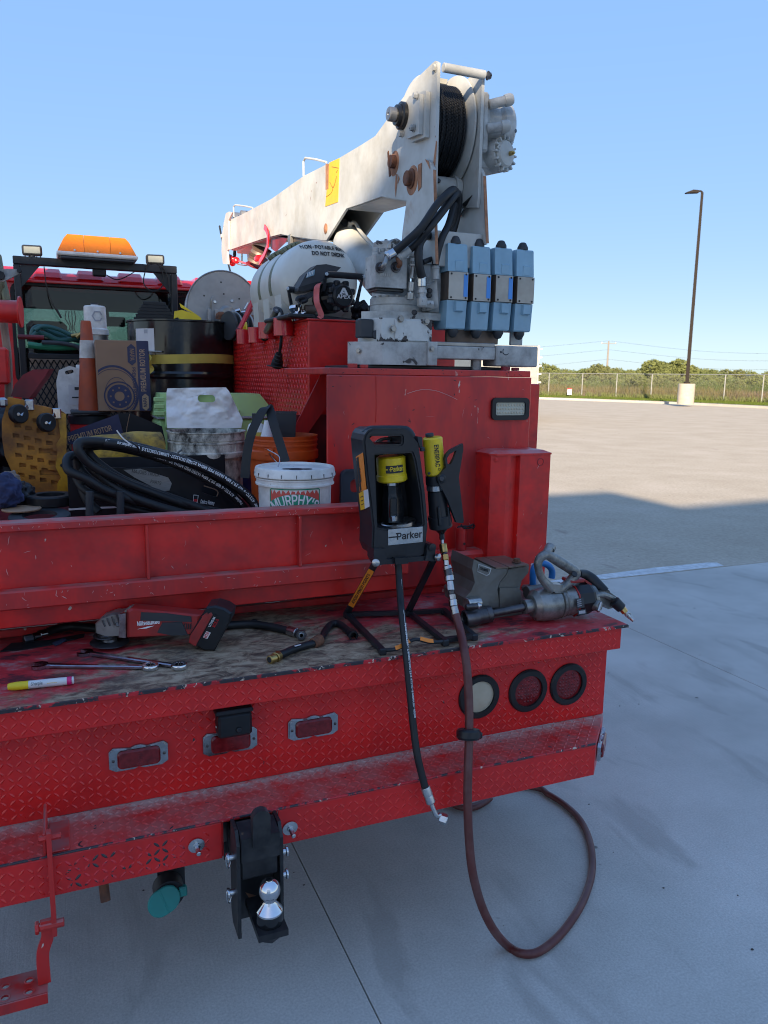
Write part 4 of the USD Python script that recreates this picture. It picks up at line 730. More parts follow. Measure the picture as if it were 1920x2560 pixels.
# lift cylinder
c0, c1 = U((862, 596), x=.945), U((985, 735), x=.945)
d = nrm(c1-c0); lc = cr.sub('lift_cylinder', 'fat white hydraulic lift cylinder under the boom')
lc.add('barrel', lathe([(0, 0), (.035, .0), (.062, .016), (.077, .05), (.078, .1), (.078, .55), (0, .56)], c0+d*.01, d, 36), 'white_crane'); lc.add('rod', cy(c0-d*.16, c0+d*.02, .034, n=24), 'white_crane'); lc.add('rod_eye', cy(c0-d*.16+A([-.05, 0, 0]), c0-d*.16+A([.05, 0, 0]), .05), 'white_crane_grimy')
lc.add('oil_line', J(tube([c0+d*.06+A([-.01, -.05, .075]), c0+d*.09+A([.0, -.06, .088]), c0+d*.2+A([0, -.05, .08]), c0+d*.4+A([0, -.05, .08])], .008, 10), cy(c0+d*.05+A([-.01, -.045, .05]), c0+d*.06+A([-.01, -.055, .085]), .011)), 'white_crane')
# turret and base
tr = cr.sub('turret', 'turret with rotation gear and peeling white paint')
yb = .57
bl, bf = U((870.5, 878), y=.66), U((956, 876), y=.565)
b_out = [(bl[0], .665), (bf[0], .562), (1.262, .562), (1.262, 1.1), (bl[0], 1.1)]
bz0, bz1 = 1.640, 1.716
tr.add('base_plate', prism([(bl[0], .665), (bf[0], .562), (U((1092, 870), y=.562)[0], .562), (U((1092, 870), y=.562)[0], 1.02), (U((876, 878), y=1.02)[0], 1.02)], bz1-bz0, Fr((0, 0, bz0))), 'white_crane_grimy', False)
tr.add('base_tab', bb(U((1069, 870), y=.555)[0], U((1092, 870), y=.555)[0], .548, .5615, bz0, bz1+.004, .002), 'white_crane_grimy', False)
q = U((1079, 872), y=.548); tr.add('tab_bolt', bolt(q, (0, -1, 0), .008, .008), 'grey_metal'); q = U((897, 877), y=.63); tr.add('tab_bolt', bolt(q, (-.7, -.7, 0), .008, .008), 'grey_metal')
xa, xb, xc = U((1092.6, 870), y=.565)[0], U((1240, 870), y=.565)[0], U((1344, 870), y=.565)[0]
tr.add('outrigger_arm', bb(xa, xb, .567, .66, 1.664, 1.708, .003), 'white_crane_grimy', False); tr.add('outrigger_box', bb(xb+.0005, xc, .56, .66, 1.642, 1.715, .004), 'white_crane_grimy', False); tr.add('arm_edge', bb(xa, xb, .572, .7, 1.7085, 1.722, .002), 'grey_metal', False)
q = U((1190, 905), y=.6); tr.add('lock_bolt', cy((q[0], .6, 1.628), (q[0], .6, 1.6635), .019, n=6), 'white_crane_grimy'); tr.add('seal_band', bb(.6, 1.16, .60, 1.04, 1.627, 1.6395, .003), 'black_ink', False)
for u_ in (880, 1262): q = U((u_, 917), y=.54); tr.add('base_bolt', J(hexn((q[0], .535, 1.627), (0, 0, 1), .016, .014), cy((q[0]+.04, .535, 1.627), (q[0]+.04, .535, 1.638), .014, n=6)), 'red_scuffed' if u_ < 1000 else 'dark_red')
tr.add('outrigger_mark', J(tube([U(Zc(1322, 1035), y=.559), U(Zc(1320, 1070), y=.559), U(Zc(1345, 1085), y=.559), U(Zc(1365, 1075), y=.559)], .0012, 5), cy(U(Zc(1300, 1062), y=.5605), U(Zc(1300, 1062), y=.559), .004, n=10)), 'black_ink')
gx0, gx1 = U((905, 820), y=.66)[0], U((1075, 820), y=.62)[0]
tr.add('gear_housing', hull([(x, y_, z) for x, y_ in ((gx0, .70), (gx0+.045, .645), (U((955, 820), y=.6)[0], .605), (gx1, .605), (gx1, .95), (U((908, 820), y=.95)[0], .95)) for z in (bz1+.0005, 1.797)]), 'white_peeling', False)
fx0, fx1 = U((988, 820), y=.6)[0], U((1072, 820), y=.6)[0]
tr.add('gear_cover', bb(fx0, fx1, .5985, .6045, 1.722, 1.793, .002), 'white_peeling', False)
for u_, v_ in ((1001, 797), (1065, 803), (982, 822)): tr.add('cover_bolt', bolt(U((u_, v_), y=.598), (0, -1, 0), .010, .010), 'grey_metal')
q = U((913, 822), y=.66); tr.add('gear_motor', J(bx((q[0]-.005, .655, q[2]), (.05, .05, .062), .004), cy((q[0]+.03, .65, q[2]-.02), (q[0]+.03, .625, q[2]-.02), .016, n=12)), 'charcoal')
tr.add('hex_plate', hull([(x, y_, z) for x, y_ in ((gx0+.012, .70), (gx0+.075, .628), (1.0, .628), (1.02, .95), (U((918, 780), y=.95)[0], .95)) for z in (1.7975, 1.822)]), 'white_crane_grimy', False)
tcx, tcy = (U((931, 750), y=.75)[0]+.092), .745
tr.add('bearing_ring', lathe([(0, 0), (.094, 0), (.096, .002), (.096, .024), (.093, .026), (.096, .028), (.096, .050), (.094, .052), (0, .052)], (tcx, tcy, 1.8225), (0, 0, 1), 48), 'white_crane_grimy')
tr.add('ring_bolt', J(*[hexn((tcx+.086*math.cos(a), tcy+.086*math.sin(a), 1.8745), (0, 0, 1), .006, .006) for a in np.linspace(0, 2*np.pi, 16, endpoint=False)]), 'white_crane_grimy', kind='stuff')
tr.add('swivel_can', lathe([(0, 0), (.070, 0), (.070, .20), (.067, .204), (.03, .206), (0, .206)], (tcx+.015, tcy+.09, 1.876), (0, 0, 1), 36), 'white_crane_grimy'); tr.add('can_bolt', J(*[hexn((tcx+.015+.055*math.cos(a), tcy+.09+.055*math.sin(a), 2.081), (0, 0, 1), .006, .005) for a in np.linspace(0, 2*np.pi, 8, endpoint=False)]), 'white_crane_grimy', kind='stuff')
tr.add('column', bb(XL-.0, XR, .64, .8, 1.8235, U((1089, 650), x=XL)[2]-.0, .003), 'white_crane_grimy', False)
ml, mr = U(Zc(262, 390), y=.625), U(Zc(520, 390), y=.625); mt, mb = U(Zc(390, 258), y=.625)[2], U(Zc(390, 528), y=.625)[2]
tr.add('manifold_block', hull([(x, y_, z) for x in (ml[0], mr[0]) for y_, z in ((.625, mb), (.625, mt), (.72, mb-.0), (.72, mt))]), 'white_crane_grimy', False); tr.add('block_underside', bb(ml[0]+.01, mr[0]-.002, .64, .72, mb-.012, mb-.0005, .003), 'grease', False)
tr.add('block_marking', txt('COMMERCIAL', .010, Fr(((ml[0]+mr[0])/2, .6245, U(Zc(390, 430), y=.625)[2]), (1, 0, 0), (0, 0, 1)), .0008, w=.055) if False else J(*[bb(ml[0]+.016+.008*k, ml[0]+.0215+.008*k, .6235, .6249, U(Zc(390, 438), y=.625)[2], U(Zc(390, 438), y=.625)[2]+.011, .0003) for k in range(6)]), 'grey_metal', kind='stuff')
for u_ in (265, 320): q = U(Zc(u_, 235), y=.66); tr.add('relief_valve', J(cy((q[0], .66, mt), (q[0], .66, mt+.012), .013, n=6), cy((q[0], .66, mt+.012), (q[0], .66, mt+.026), .010)), 'white_crane_grimy')
ports = [U(Zc(300, 362), y=.622), U(Zc(430, 358), y=.622)]
for q in ports: tr.add('port_fitting', J(ring((q[0], .6245, q[2]), (0, -1, 0), .018, .010, .006), cy((q[0], .62, q[2]), (q[0], .60, q[2]), .0125, n=6)), 'dark_steel')
fit = []
for q, e in ((ports[0], Zc(355, 280)), (ports[1], Zc(445, 285))):
    e = U(e, y=.60); fit.append(tube([(q[0], .60, q[2]), (q[0]+.001, .588, q[2]+.006), ((q[0]+e[0])/2, .592, (q[2]+e[2])/2+.002), tuple(e)], .008, 10))
tr.add('elbow', fit[0], 'grey_metal'); tr.add('elbow', fit[1], 'rust')
# valve bank
vb = cr.sub('valve_bank', 'bank of four pale blue control valves')
YV = .575
fr_l = [1122, 1184, 1239.8, 1294]; fr_r = [1170, 1227, 1282, 1335.6]; vt = [(679, 750), (685, 754), (688, 756), (692, 759.5)]
for i in range(4):
    uc = (fr_l[i]+fr_r[i])/2; a, b = U((fr_l[i], 715), y=YV), U((fr_r[i], 720), y=YV); z1, z0 = U((uc, vt[i][0]), y=YV)[2], U((uc, vt[i][1]), y=YV)[2]
    x0, x1 = a[0], b[0]; xm = (x0+x1)/2; w = x1-x0
    v = vb
    k = vb
    k.add('valve_body', bb(x0+.001, x1-.001, YV+.0025, YV+.112, z0, z1, .002), 'brown_metal', False)
    pl = k.add('cover_plate', bb(x0, x1, YV-.001, YV+.002, z0+.001, z1-.001, .001), 'cover_plate', False)
    if i < 3: k.add('sticker', bb(x1-.018, x1-.002, YV-.0022, YV-.0012, z0+.012, z1-.008, 0), 'blue_sticker', False)
    k.add('plate_screw', J(*[cy((x, YV-.001, z), (x, YV-.0035, z), .0036, n=8) for x in (x0+.009, x1-.009) for z in (z0+.008, z1-.008)]), 'black_ink', kind='stuff')
    for s, z in ((1, z1), (-1, z0)):
        h = .094 if s > 0 else .098
        box_ = hull([(x, y_, zz) for x, dx in ((x0-.003, 1), (x1-.001, -1)) for y_, zz in ((YV+.004, z+s*.001), (YV+.108, z+s*.001))]+[(x+dx*.0012, y_, z+s*(h-.004)) for x, dx in ((x0-.003, 1), (x1-.001, -1)) for y_ in (YV+.011, YV+.104)]+[(x+dx*.0035, y_, z+s*h) for x, dx in ((x0-.003, 1), (x1-.001, -1)) for y_ in (YV+.014, YV+.10)])
        k.add('solenoid_box', box_, 'light_blue', False)
        k.add('raised_panel', hull([(xm+.004+dx, YV+.0035+dz*.001, z+s*q) for dx in (-.017, .015) for q, dz in ((.004, 0), (.042, 7))]+[(xm+.004+dx, YV-.003+(.006 if s > 0 else -.004), z+s*q) for dx in (-.014, .014) for q in (.006, .036)]), 'light_blue', False)
        k.add('rubber_boot', lathe([(0, 0), (.0195, 0), (.0195, .009), (.016, .016), (.012, .024), (.007, .027), (0, .028)], (xm-.002, YV+.03, z+s*(h+.0005)), (0, 0, s), 20), 'charcoal')
aL = U((1122, 715), y=YV)[0]; aR = U((1335, 720), y=YV)[0]
vb.add('mount_plate', bb(aL-.02, aR+.003, YV+.1125, YV+.125, 1.79, 1.97, .002), 'white_crane_grimy', False); vb.add('lower_bracket', bb(aL+.03, aL+.24, YV+.06, YV+.08, 1.722, 1.79, .002), 'brown_metal', False); vb.add('lower_bracket', bb(aR-.05, aR, YV+.06, YV+.075, 1.722, 1.80, .002), 'white_crane_grimy', False)
q = U((1340, 737), y=YV+.02); vb.add('end_cap', lathe([(0, 0), (.012, 0), (.009, .008), (0, .010)], (aR+.001, YV+.03, q[2]), (1, 0, 0), 12), 'charcoal')
vb.add('port_block', hull([U(Zc(*p), y=y_) for p, y_ in ((  (690, 510), .63), ((770, 470), .60), ((785, 690), .60), ((690, 720), .63))]+[U(Zc(*p), y=y_)+A([0, .05, 0]) for p, y_ in (((690, 510), .63), ((770, 470), .60), ((785, 690), .60), ((690, 720), .63))]), 'white_crane_grimy', False)
for p in ((715, 555), (712, 595), (590, 735)): q = U(Zc(*p), y=.61); vb.add('port', cy(q, q+A([-.01, -.01, 0]), .009, n=10), 'black_ink')
# hoses over the turret
def hose(name, P, r=.0135, mat='black_rubber', label=None): return cr.add(name, tube(P, r, 12, 8), mat, label=label)
Hp = lambda pts: [U(p, y=y_) for (p, y_) in pts]
hose('hydraulic_hose', Hp([(Zc(415, 235), .60), (Zc(520, 145), .57), (Zc(640, 30), .55), ((1090, 515), .55), ((1118, 485), .56), ((1134, 475), .60), ((1143, 492), .64), ((1138, 530), .67), ((1126, 580), .68), ((1115, 640), .68)]))
hose('hydraulic_hose', Hp([(Zc(540, 215), .60), (Zc(610, 150), .58), (Zc(700, 40), .56), ((1105, 530), .57), ((1130, 497), .58), ((1142, 483), .62), ((1147, 500), .66), ((1140, 550), .68), ((1122, 610), .67), ((1105, 655), .66)]))
hose('hydraulic_hose', Hp([(Zc(645, 440), .59), (Zc(620, 320), .58), (Zc(622, 190), .585), (Zc(660, 110), .60), (Zc(710, 100), .63), (Zc(750, 150), .67), (Zc(770, 190), .70)]), .0145)
hose('hydraulic_hose', Hp([(Zc(655, 318), .60), (Zc(700, 300), .605), (Zc(750, 282), .62), (Zc(800, 260), .66)]), .009)
hose('hydraulic_hose', Hp([(Zc(755, 345), .60), (Zc(775, 240), .595), (Zc(815, 110), .60), ((1122, 560), .62), ((1136, 510), .65)]), .0125)
for k, (P, r) in enumerate(((((350, 275), (420, 232)), .0135), (((445, 290), (540, 212)), .0135), (((640, 432), (645, 520)), .0155), (((758, 345), (765, 460)), .011))):
    a, b = U(Zc(*P[0]), y=.60), U(Zc(*P[1]), y=.60); cr.add('hose_ferrule', J(cy(a, b, r*1.12, n=16), cy(a+(b-a)*.1, a+(b-a)*.25, r*1.3, n=12)), 'zinc' if k in (0, 2) else 'white_crane_grimy')
a, b, c_ = U(Zc(645, 520), y=.60), U(Zc(648, 610), y=.60), U(Zc(650, 670), y=.60)
cr.add('elbow_fitting', J(cy(a, b, .013, n=6), cy(a+(b-a)*.3, a+(b-a)*.6, .0165, n=6), bx((a+c_)/2+(c_-a)*.35, (.03, .03, .036), .006), cy(c_+A([0, 0, .004]), U(Zc(735, 668), y=.60), .0135, n=6)), 'white_crane_grimy')
cr.add('needle_valve', J(tube(Hp([(Zc(572, 310), .61), (Zc(572, 360), .61), (Zc(562, 450), .61)]), .009, 10), cy(U(Zc(572, 330), y=.61), U(Zc(572, 352), y=.61), .014, n=6), cy(U(Zc(560, 480), y=.61), U(Zc(555, 560), y=.61), .0105), cy(U(Zc(552, 570), y=.61), U(Zc(548, 630), y=.61), .0125)), 'grey_metal')
cr.add('steel_line', J(tube(Hp([(Zc(380, 200), .62), (Zc(382, 160), .62), (Zc(405, 140), .625), (Zc(440, 148), .64), (Zc(480, 180), .66)]), .006, 8), cy(U(Zc(380, 205), y=.62), U(Zc(382, 165), y=.62), .010, n=6), cy(U(Zc(425, 140), y=.63), U(Zc(460, 160), y=.65), .010, n=6)), 'grey_metal')
cr.add('steel_line', J(tube(Hp([(Zc(590, 205), .70), (Zc(660, 215), .70), (Zc(740, 245), .70)]), .014, 10), tube(Hp([(Zc(530, 250), .70), (Zc(620, 250), .70), (Zc(720, 285), .70)]), .014, 10)), 'white_crane_grimy')
cr.add('hose_clip', J(hull([U(Zc(*p), y=.545) for p in ((600, 25), (615, 15), (675, 62), (660, 75))]+[U(Zc(*p), y=.57) for p in ((600, 25), (615, 15), (675, 62), (660, 75))])), 'black_rubber', False)
# boom tip, hook block, boom rest
tip = cr.sub('boom_tip', 'boom tip sheave head'); ty = B_[0][0]
tz = yz([Zb(200, 790), Zb(160, 780), Zb(125, 800), Zb(100, 920), Zb(80, 1060), Zb(75, 1240), Zb(90, 1380), Zb(150, 1385), Zb(140, 1230), Zb(160, 1215), Zb(155, 880)], XL-.006)
tip.add('cheek', prism(tz, .012, Fr((XL-.014, 0, 0), (0, 1, 0), (0, 0, 1))), 'white_crane', False); tip.add('cheek', prism(tz, .012, Fr((XR+.002, 0, 0), (0, 1, 0), (0, 0, 1))), 'white_crane', False)
tip.add('sheave', cy((XL+.05, tz[3][0], tz[3][1]+.02), (XR-.05, tz[3][0], tz[3][1]+.02), .07), 'grey_metal'); tip.add('pin', J(cy((XL-.02, *U(Zb(85, 1060), x=XL)[1:]), (XR+.02, *U(Zb(85, 1060), x=XL)[1:]), .014)), 'white_crane')
tip.add('roller', cy((XL+.02, *U(Zb(250, 820), x=XL)[1:]), (XR-.02, *U(Zb(250, 820), x=XL)[1:]), .035), 'grey_metal')
hb = T('hook_block', 'brown sheave hook block strapped under the boom', 'hook block', U((636, 668), x=.9))
for k, (p, a) in enumerate(((Zb(520, 1235), .2), (Zb(480, 1330), .35), (Zb(450, 1400), .5))):
    q = U(p, x=.92); hb.add('sheave' if k < 2 else 'cheek', lathe([(0, -.012), (.055, -.014), (.068, -.018), (.06, 0), (.068, .018), (.055, .014), (0, .012)] if k < 2 else [(0, -.006), (.06, -.006), (.066, 0), (.06, .006), (0, .006)], q, (.2, -.45, 1), 32), 'brown_metal' if k < 2 else 'dark_red')
hb.add('clevis', J(bx(U(Zb(490, 1320), x=.88), (.05, .06, .04), .01), tube([U(Zb(380, 1385), x=.9), U(Zb(320, 1370), x=.9), U(Zb(260, 1345), x=.9)], .008, 8)), 'red_gloss')
sw = T('swivel_hook', 'red swivel hook hanging at the boom tip', 'hook', U((583, 660), x=.9))
sw.add('hook_body', J(*[trimesh.creation.icosphere(2, .025).apply_translation(U(Zb(*p), x=.9)) for p in ((160, 1310), (200, 1330), (190, 1370), (235, 1340))]), 'red_gloss'); sw.add('link', J(tube([U(Zb(105, 1220), x=.9), U(Zb(140, 1260), x=.9), U(Zb(150, 1300), x=.9)], .007, 8), ring(U(Zb(205, 1265), x=.9), (1, 0, 0), .03, .016, .012)), 'black_rubber'); sw.add('cable', tube([U(Zb(250, 1385), x=.9), U(Zb(330, 1400), x=.91), U(Zb(380, 1390), x=.92)], .004, 6), 'grey_metal')
for p in ((298, 1260, 1385),): sw.add('stay', cy(U(Zb(p[0], p[1]), x=.9), U(Zb(p[0], p[2]), x=.9), .006), 'dark_steel')
br = T('boom_rest', 'red boom rest bracket standing between tank and boom', 'boom rest', U((690, 640), x=.9))
yr_ = U(Zb(600, 1050), x=.84)[1]
br.add('arm', flat([U(Zb(*p), x=.835) for p in ((560, 955), (585, 990), (600, 1050), (595, 1180), (560, 1270), (500, 1370))], .03, .004, (0, 1, .1), smooth=False), 'red_gloss', False)
br.add('cradle', hull([U(Zb(*p), x=x) for p in ((640, 1050), (820, 1085), (800, 1140), (690, 1245), (630, 1200)) for x in (.875, 1.02)]), 'dark_red', False); br.add('leg', bb(.93, .98, yr_-.2, yr_-.12, 1.8, 2.4), 'dark_red', False)
br.add('rest_pad', hull([U(Zb(*p), x=x) for p in ((815, 1080), (1110, 1100), (1125, 1125), (890, 1150), (830, 1130)) for x in (.87, 1.02)]), 'brown_metal', False); br.add('clip', J(bx(U(Zb(860, 1110), x=.86), (.02, .05, .06), .003)), 'grey_metal')
ant = one('antenna', J(tube([U((549, 565), x=1.0), U((556, 602), x=1.0), U((577, 684), x=1.0)], .008, 8, smooth=True)), 'black_rubber', 'thin black whip antenna rising behind the boom tip', 'antenna')

# ---------------------------------------------------------------- service building behind the camera: its parapet shades the truck
sb = T('service_building', 'beige service building whose stepped parapet shades the apron', 'building', (-10, -16, 0))
BY = -16.0
prof = [(-14, 0), (-1.2, 0), (-1.2, 8.6), (-3.4, 8.76), (-5.6, 8.72), (-6.4, 9.28), (-9.45, 9.29), (-9.8, 9.72), (-10.6, 9.88), (-14, 9.92)]
doors = [sbox(x, 0, x+4.2, 4.6) for x in (-12.8, -7.2)]
wall = Polygon(prof)
for d in doors: wall = wall.difference(d)
sb.add('front_wall', prism(wall, .3, Fr((0, BY, 0), (1, 0, 0), (0, 0, 1))), 'bldg_wall', False)
sb.add('side_wall', bb(-1.5, -1.2, BY-10, BY-.31, 0, 8.4, .01), 'bldg_wall', False); sb.add('side_wall', bb(-14, -13.7, BY-10, BY-.31, 0, 8.4, .01), 'bldg_wall', False); sb.add('rear_wall', bb(-13.69, -1.51, BY-10.3, BY-10.01, 0, 8.4, .01), 'bldg_wall', False)
sb.add('roof', bb(-13.69, -1.51, BY-10, BY-.32, 8.1, 8.3, .01), 'bldg_dark', False); sb.add('coping', bb(-14.05, -10.7, BY-.36, BY+.06, 9.925, 9.96, .01), 'bldg_dark', False)
for d in doors:
    x0 = d.bounds[0]; dd = sb.sub('roller_door')
    for k in range(9): dd.add('door_panel', bb(x0+.02, x0+4.18, BY+.1, BY+.16, .02+.51*k, .52+.51*k, .01), 'far_white' if k != 3 else 'bldg_glass', False)
# ---------------------------------------------------------------- far side of the lot
def fence_path():
    o = []
    for p, n_ in zip(kp, kn): o.append(p+n_*5.6)
    return A(o)
fp = fence_path(); seg = np.r_[0, np.cumsum(np.linalg.norm(np.diff(fp, axis=0), axis=1))]
def at_s(s): return A([np.interp(s, seg, fp[:, 0]), np.interp(s, seg, fp[:, 1]), .14])
fn = T('chain_link_fence', 'galvanised chain link fence behind the grass verge', 'fence', tuple(at_s(40)))
FH = 1.95; ss = np.arange(14, 100, 3.05)
for s in ss:
    p = at_s(s); fn.add('post', cy(p, p+A([0, 0, FH]), .038, n=10), 'galvanised')
for a, b in zip(ss[:-1], ss[1:]): fn.add('top_rail', cy(at_s(a)+A([0, 0, FH]), at_s(b)+A([0, 0, FH]), .026, n=8, b=.001), 'galvanised')
V = []; F = []
s = 14.0
while s < 97:
    for d in (1, -1):
        a, b = at_s(s if d > 0 else s+1.8), at_s(s+1.8 if d > 0 else s); w = nrm(at_s(s+1.8)-at_s(s))*.0022
        P = [a+w, a-w, b+A([0, 0, FH-.05])-w, b+A([0, 0, FH-.05])+w]; o = len(V); V += P; F += [[o, o+1, o+2], [o, o+2, o+3]]
    s += .075
fn.add('wire_mesh', trimesh.Trimesh(A(V), F, process=False), 'galvanised', False, kind='stuff')
# lamp post
lp = A([39.9, 40.3, .15]); q = U((1713, 1010), z=.15); lp = A([q[0], q[1], .15])
D_ = np.linalg.norm(lp[:2]-CAM[:2]); sc = D_*math.cos(math.radians(21))/FPX
dpt = (lp-CAM)@FWD; pxm = dpt/FPX
lm = T('lamp_post', 'tall brown lamp post on a round concrete base', 'lamp post', tuple(lp))
hb_ = 50*pxm; rb = 20*pxm
lm.add('base', lathe([(0, 0), (rb*1.0, 0), (rb*1.0, hb_-.03), (rb*.97, hb_), (0, hb_)], lp, (0, 0, 1), 36), 'base_concrete')
ht_ = 448*pxm*1.005; lean = A([.0, 0, 0])
lm.add('pole', cy(lp+A([0, 0, hb_]), lp+A([0, 0, hb_+ht_]), 6.0*pxm, 4.2*pxm, 4), 'pole_brown', 20); lm.add('base_cover', cy(lp+A([0, 0, hb_+.001]), lp+A([0, 0, hb_+.12]), 8*pxm, 7.4*pxm, 12), 'pole_brown')
hx = -RGT*math.cos(0)+0; hx = nrm(A([-RGT[0], -RGT[1], 0])); tp_ = lp+A([0, 0, hb_+ht_])
lm.add('arm', tube([tp_, tp_+hx*4*pxm+A([0, 0, 3*pxm]), tp_+hx*12*pxm+A([0, 0, 2.5*pxm])], 2.2*pxm, 8), 'pole_brown')
fh = Fr(tp_+hx*10*pxm+A([0, 0, -0*pxm]), hx, (0, 0, 1)); hd = [fh.p(a*pxm, b*pxm, c*pxm) for a, b, c in ((0, 4.5, 5), (0, 4.5, -5), (0, -1.5, 5), (0, -1.5, -5), (14, 5, 7), (14, 5, -7), (14, -1.5, 7), (14, -1.5, -7), (30, -1, 6), (30, -1, -6), (29, -3, 5), (29, -3, -5))]
lm.add('luminaire', hull(hd), 'pole_brown', False)
# sign on the verge
def proj(P): q_ = A(P)-CAM; return 960+FPX*(q_@RGT)/(q_@FWD), 1280-FPX*(q_@UPV)/(q_@FWD)
cand = kp+kn*4.3; q = min((c_ for c_ in spline(cand, 6)), key=lambda c_: abs(proj(c_)[0]-1424)); q = A([q[0], q[1], .15]); px1 = ((q-CAM)@FWD)/FPX
sg = T('notice_sign', 'small white notice board with a red top in front of the fence', 'sign', (q[0], q[1], .15))
f_ = Fr((q[0], q[1], .15), nrm(A([RGT[0], RGT[1], 0])), (0, 0, 1))
sg.add('post', f_(bx((0, 6*px1, -.03), (1.2*px1, 12*px1, .04), .005)), 'dark_grey', False); sg.add('board', f_(bx((0, 13*px1, 0), (10.5*px1, 16*px1, .02), .004)), 'sign_white', False); sg.add('header', f_(bx((0, 19.5*px1, .012), (10.4*px1, 3.4*px1, .006), 0)), 'red_ink', False); sg.add('text_line', J(*[f_(bx((0, (15.5-2.2*k)*px1, .012), (7*px1, .7*px1, .005), 0)) for k in range(3)]), 'grey_ink', False, kind='stuff')
# ---------------------------------------------------------------- plants
rng = np.random.default_rng(7)
def blades(pts, h, w, lean=.35):
    n = len(pts); a = rng.uniform(0, 2*np.pi, n); hh = h*rng.uniform(.55, 1.25, n); d = np.stack([np.cos(a), np.sin(a), 0*a], 1); t = rng.uniform(0, 2*np.pi, n); s = np.stack([np.cos(t), np.sin(t), 0*t], 1)*w
    tip = pts+d*(lean*hh*rng.uniform(.2, 1, n))[:, None]+A([0, 0, 1])*hh[:, None]; mid = pts+(tip-pts)*.55+A([0, 0, .06])*hh[:, None]
    V = np.stack([pts-s, pts+s, mid+s*.7, mid-s*.7, tip], 1).reshape(-1, 3); o = np.arange(n)[:, None]*5
    F = np.concatenate([o+A([[0, 1, 2]]), o+A([[0, 2, 3]]), o+A([[3, 2, 4]])], 1).reshape(-1, 3)
    return trimesh.Trimesh(V, F, process=False)
def along(n, a, b, s0=12, s1=105, z=.15):
    s = rng.uniform(s0, s1, n); w = rng.uniform(a, b, n); i = np.interp(s, seg, np.arange(len(seg))); j = np.clip(i.astype(int), 0, len(kp)-2); f = (i-j)[:, None]
    base = kp[j]*(1-f)+kp[j+1]*f; nn = kn[j]*(1-f)+kn[j+1]*f; P = base+nn*w[:, None]; P[:, 2] = z; return P, s
P, _ = along(42000, .5, 5.4); one('verge_grass', blades(P, .11, .012, .6), 'grass_blade', 'short green grass of the verge', 'grass', kind='stuff', smooth=False)
P, s_ = along(26000, 5.7, 14, z=.12); k = meshkit.fbm(P*.25, 3, 3); one('tall_grass', blades(P[k > .42], .95, .02, .45), 'dry_blade', 'tall dry grass behind the fence', 'grass', kind='stuff', smooth=False)
one('pink_grass', blades(P[k <= .42]+A([.3, .2, 0]), .75, .02, .5), 'pink_blade', 'pinkish seeding grass behind the fence', 'grass', kind='stuff', smooth=False)
P, s_ = along(30000, 12, 48, s1=120, z=.12); k = meshkit.fbm(P*.12, 3, 9); one('meadow_weeds', blades(P[k > .45], 1.15, .03, .5), 'weed_blade', 'green weeds standing through the meadow', 'weeds', kind='stuff', smooth=False)
one('meadow_grass', blades(P[k <= .45], 1.0, .03, .5), 'dry_blade', 'dry meadow grass further out', 'grass', kind='stuff', smooth=False)
P, s_ = along(900, 4.8, 5.9, z=.15); one('fence_weeds', blades(np.repeat(P, 9, 0)+rng.normal(0, .12, (len(P)*9, 3))*A([1, 1, 0]), .42, .022, .8), 'leaf_bright', 'weeds along the foot of the fence', 'weeds', kind='stuff', smooth=False)
def crown(n, cl, rad, size, seed):
    r = np.random.default_rng(seed); out = []
    C = []
    for c, R in cl:
        m = int(n*R**2/sum(q[1]**2 for q in cl)); u = r.normal(size=(m, 3)); u /= np.linalg.norm(u, axis=1, keepdims=True); rr_ = R*(r.uniform(.35, 1, m)**.5)*(1+.25*(meshkit.fbm(u*2.2+seed, 3)-.5)*2)
        C.append(A(c)+u*rr_[:, None]*A([1, 1, .8]))
    C = np.vstack(C); C = C[C[:, 2] > .15]; m = len(C)
    e1 = r.normal(size=(m, 3)); e1 /= np.linalg.norm(e1, axis=1, keepdims=True); e2 = np.cross(e1, r.normal(size=(m, 3))); e2 /= np.linalg.norm(e2, axis=1, keepdims=True); s = (size*r.uniform(.6, 1.3, m))[:, None]
    V = np.stack([C-e1*s, C+e2*s*.45, C+e1*s, C-e2*s*.45], 1).reshape(-1, 3); o = np.arange(m)[:, None]*4; F = np.concatenate([o+A([[0, 1, 2]]), o+A([[0, 2, 3]])], 1).reshape(-1, 3)
    return trimesh.Trimesh(V, F, process=False)
def bush_clusters(w, h, seed, k=9):
    r = np.random.default_rng(seed); return [((r.uniform(-w, w)*.75, r.uniform(-w, w)*.5, h*(.3+.45*r.random()*(1-.3*abs(i-k/2)/k))), h*r.uniform(.22, .36)) for i in range(k)]
def bush(name, seed, w, h, n, mat, label, group, leaf=.16):
    t = T(name, label, 'shrub' if h < 5 else 'tree', (0, 0, 0), group)
    t.add('crown', crown(n, bush_clusters(w, h, seed), 1, leaf, seed), mat, False)
    r = np.random.default_rng(seed+50); t.add('stem', J(*[tube([(r.normal()*.12, r.normal()*.12, 0), (r.normal()*w*.2, r.normal()*.3, h*.25), (r.normal()*w*.4, r.normal()*.5, h*.6)], [.10, .07, .03], 6, 4) for _ in range(5)]), 'bark', kind='stuff')
    return t
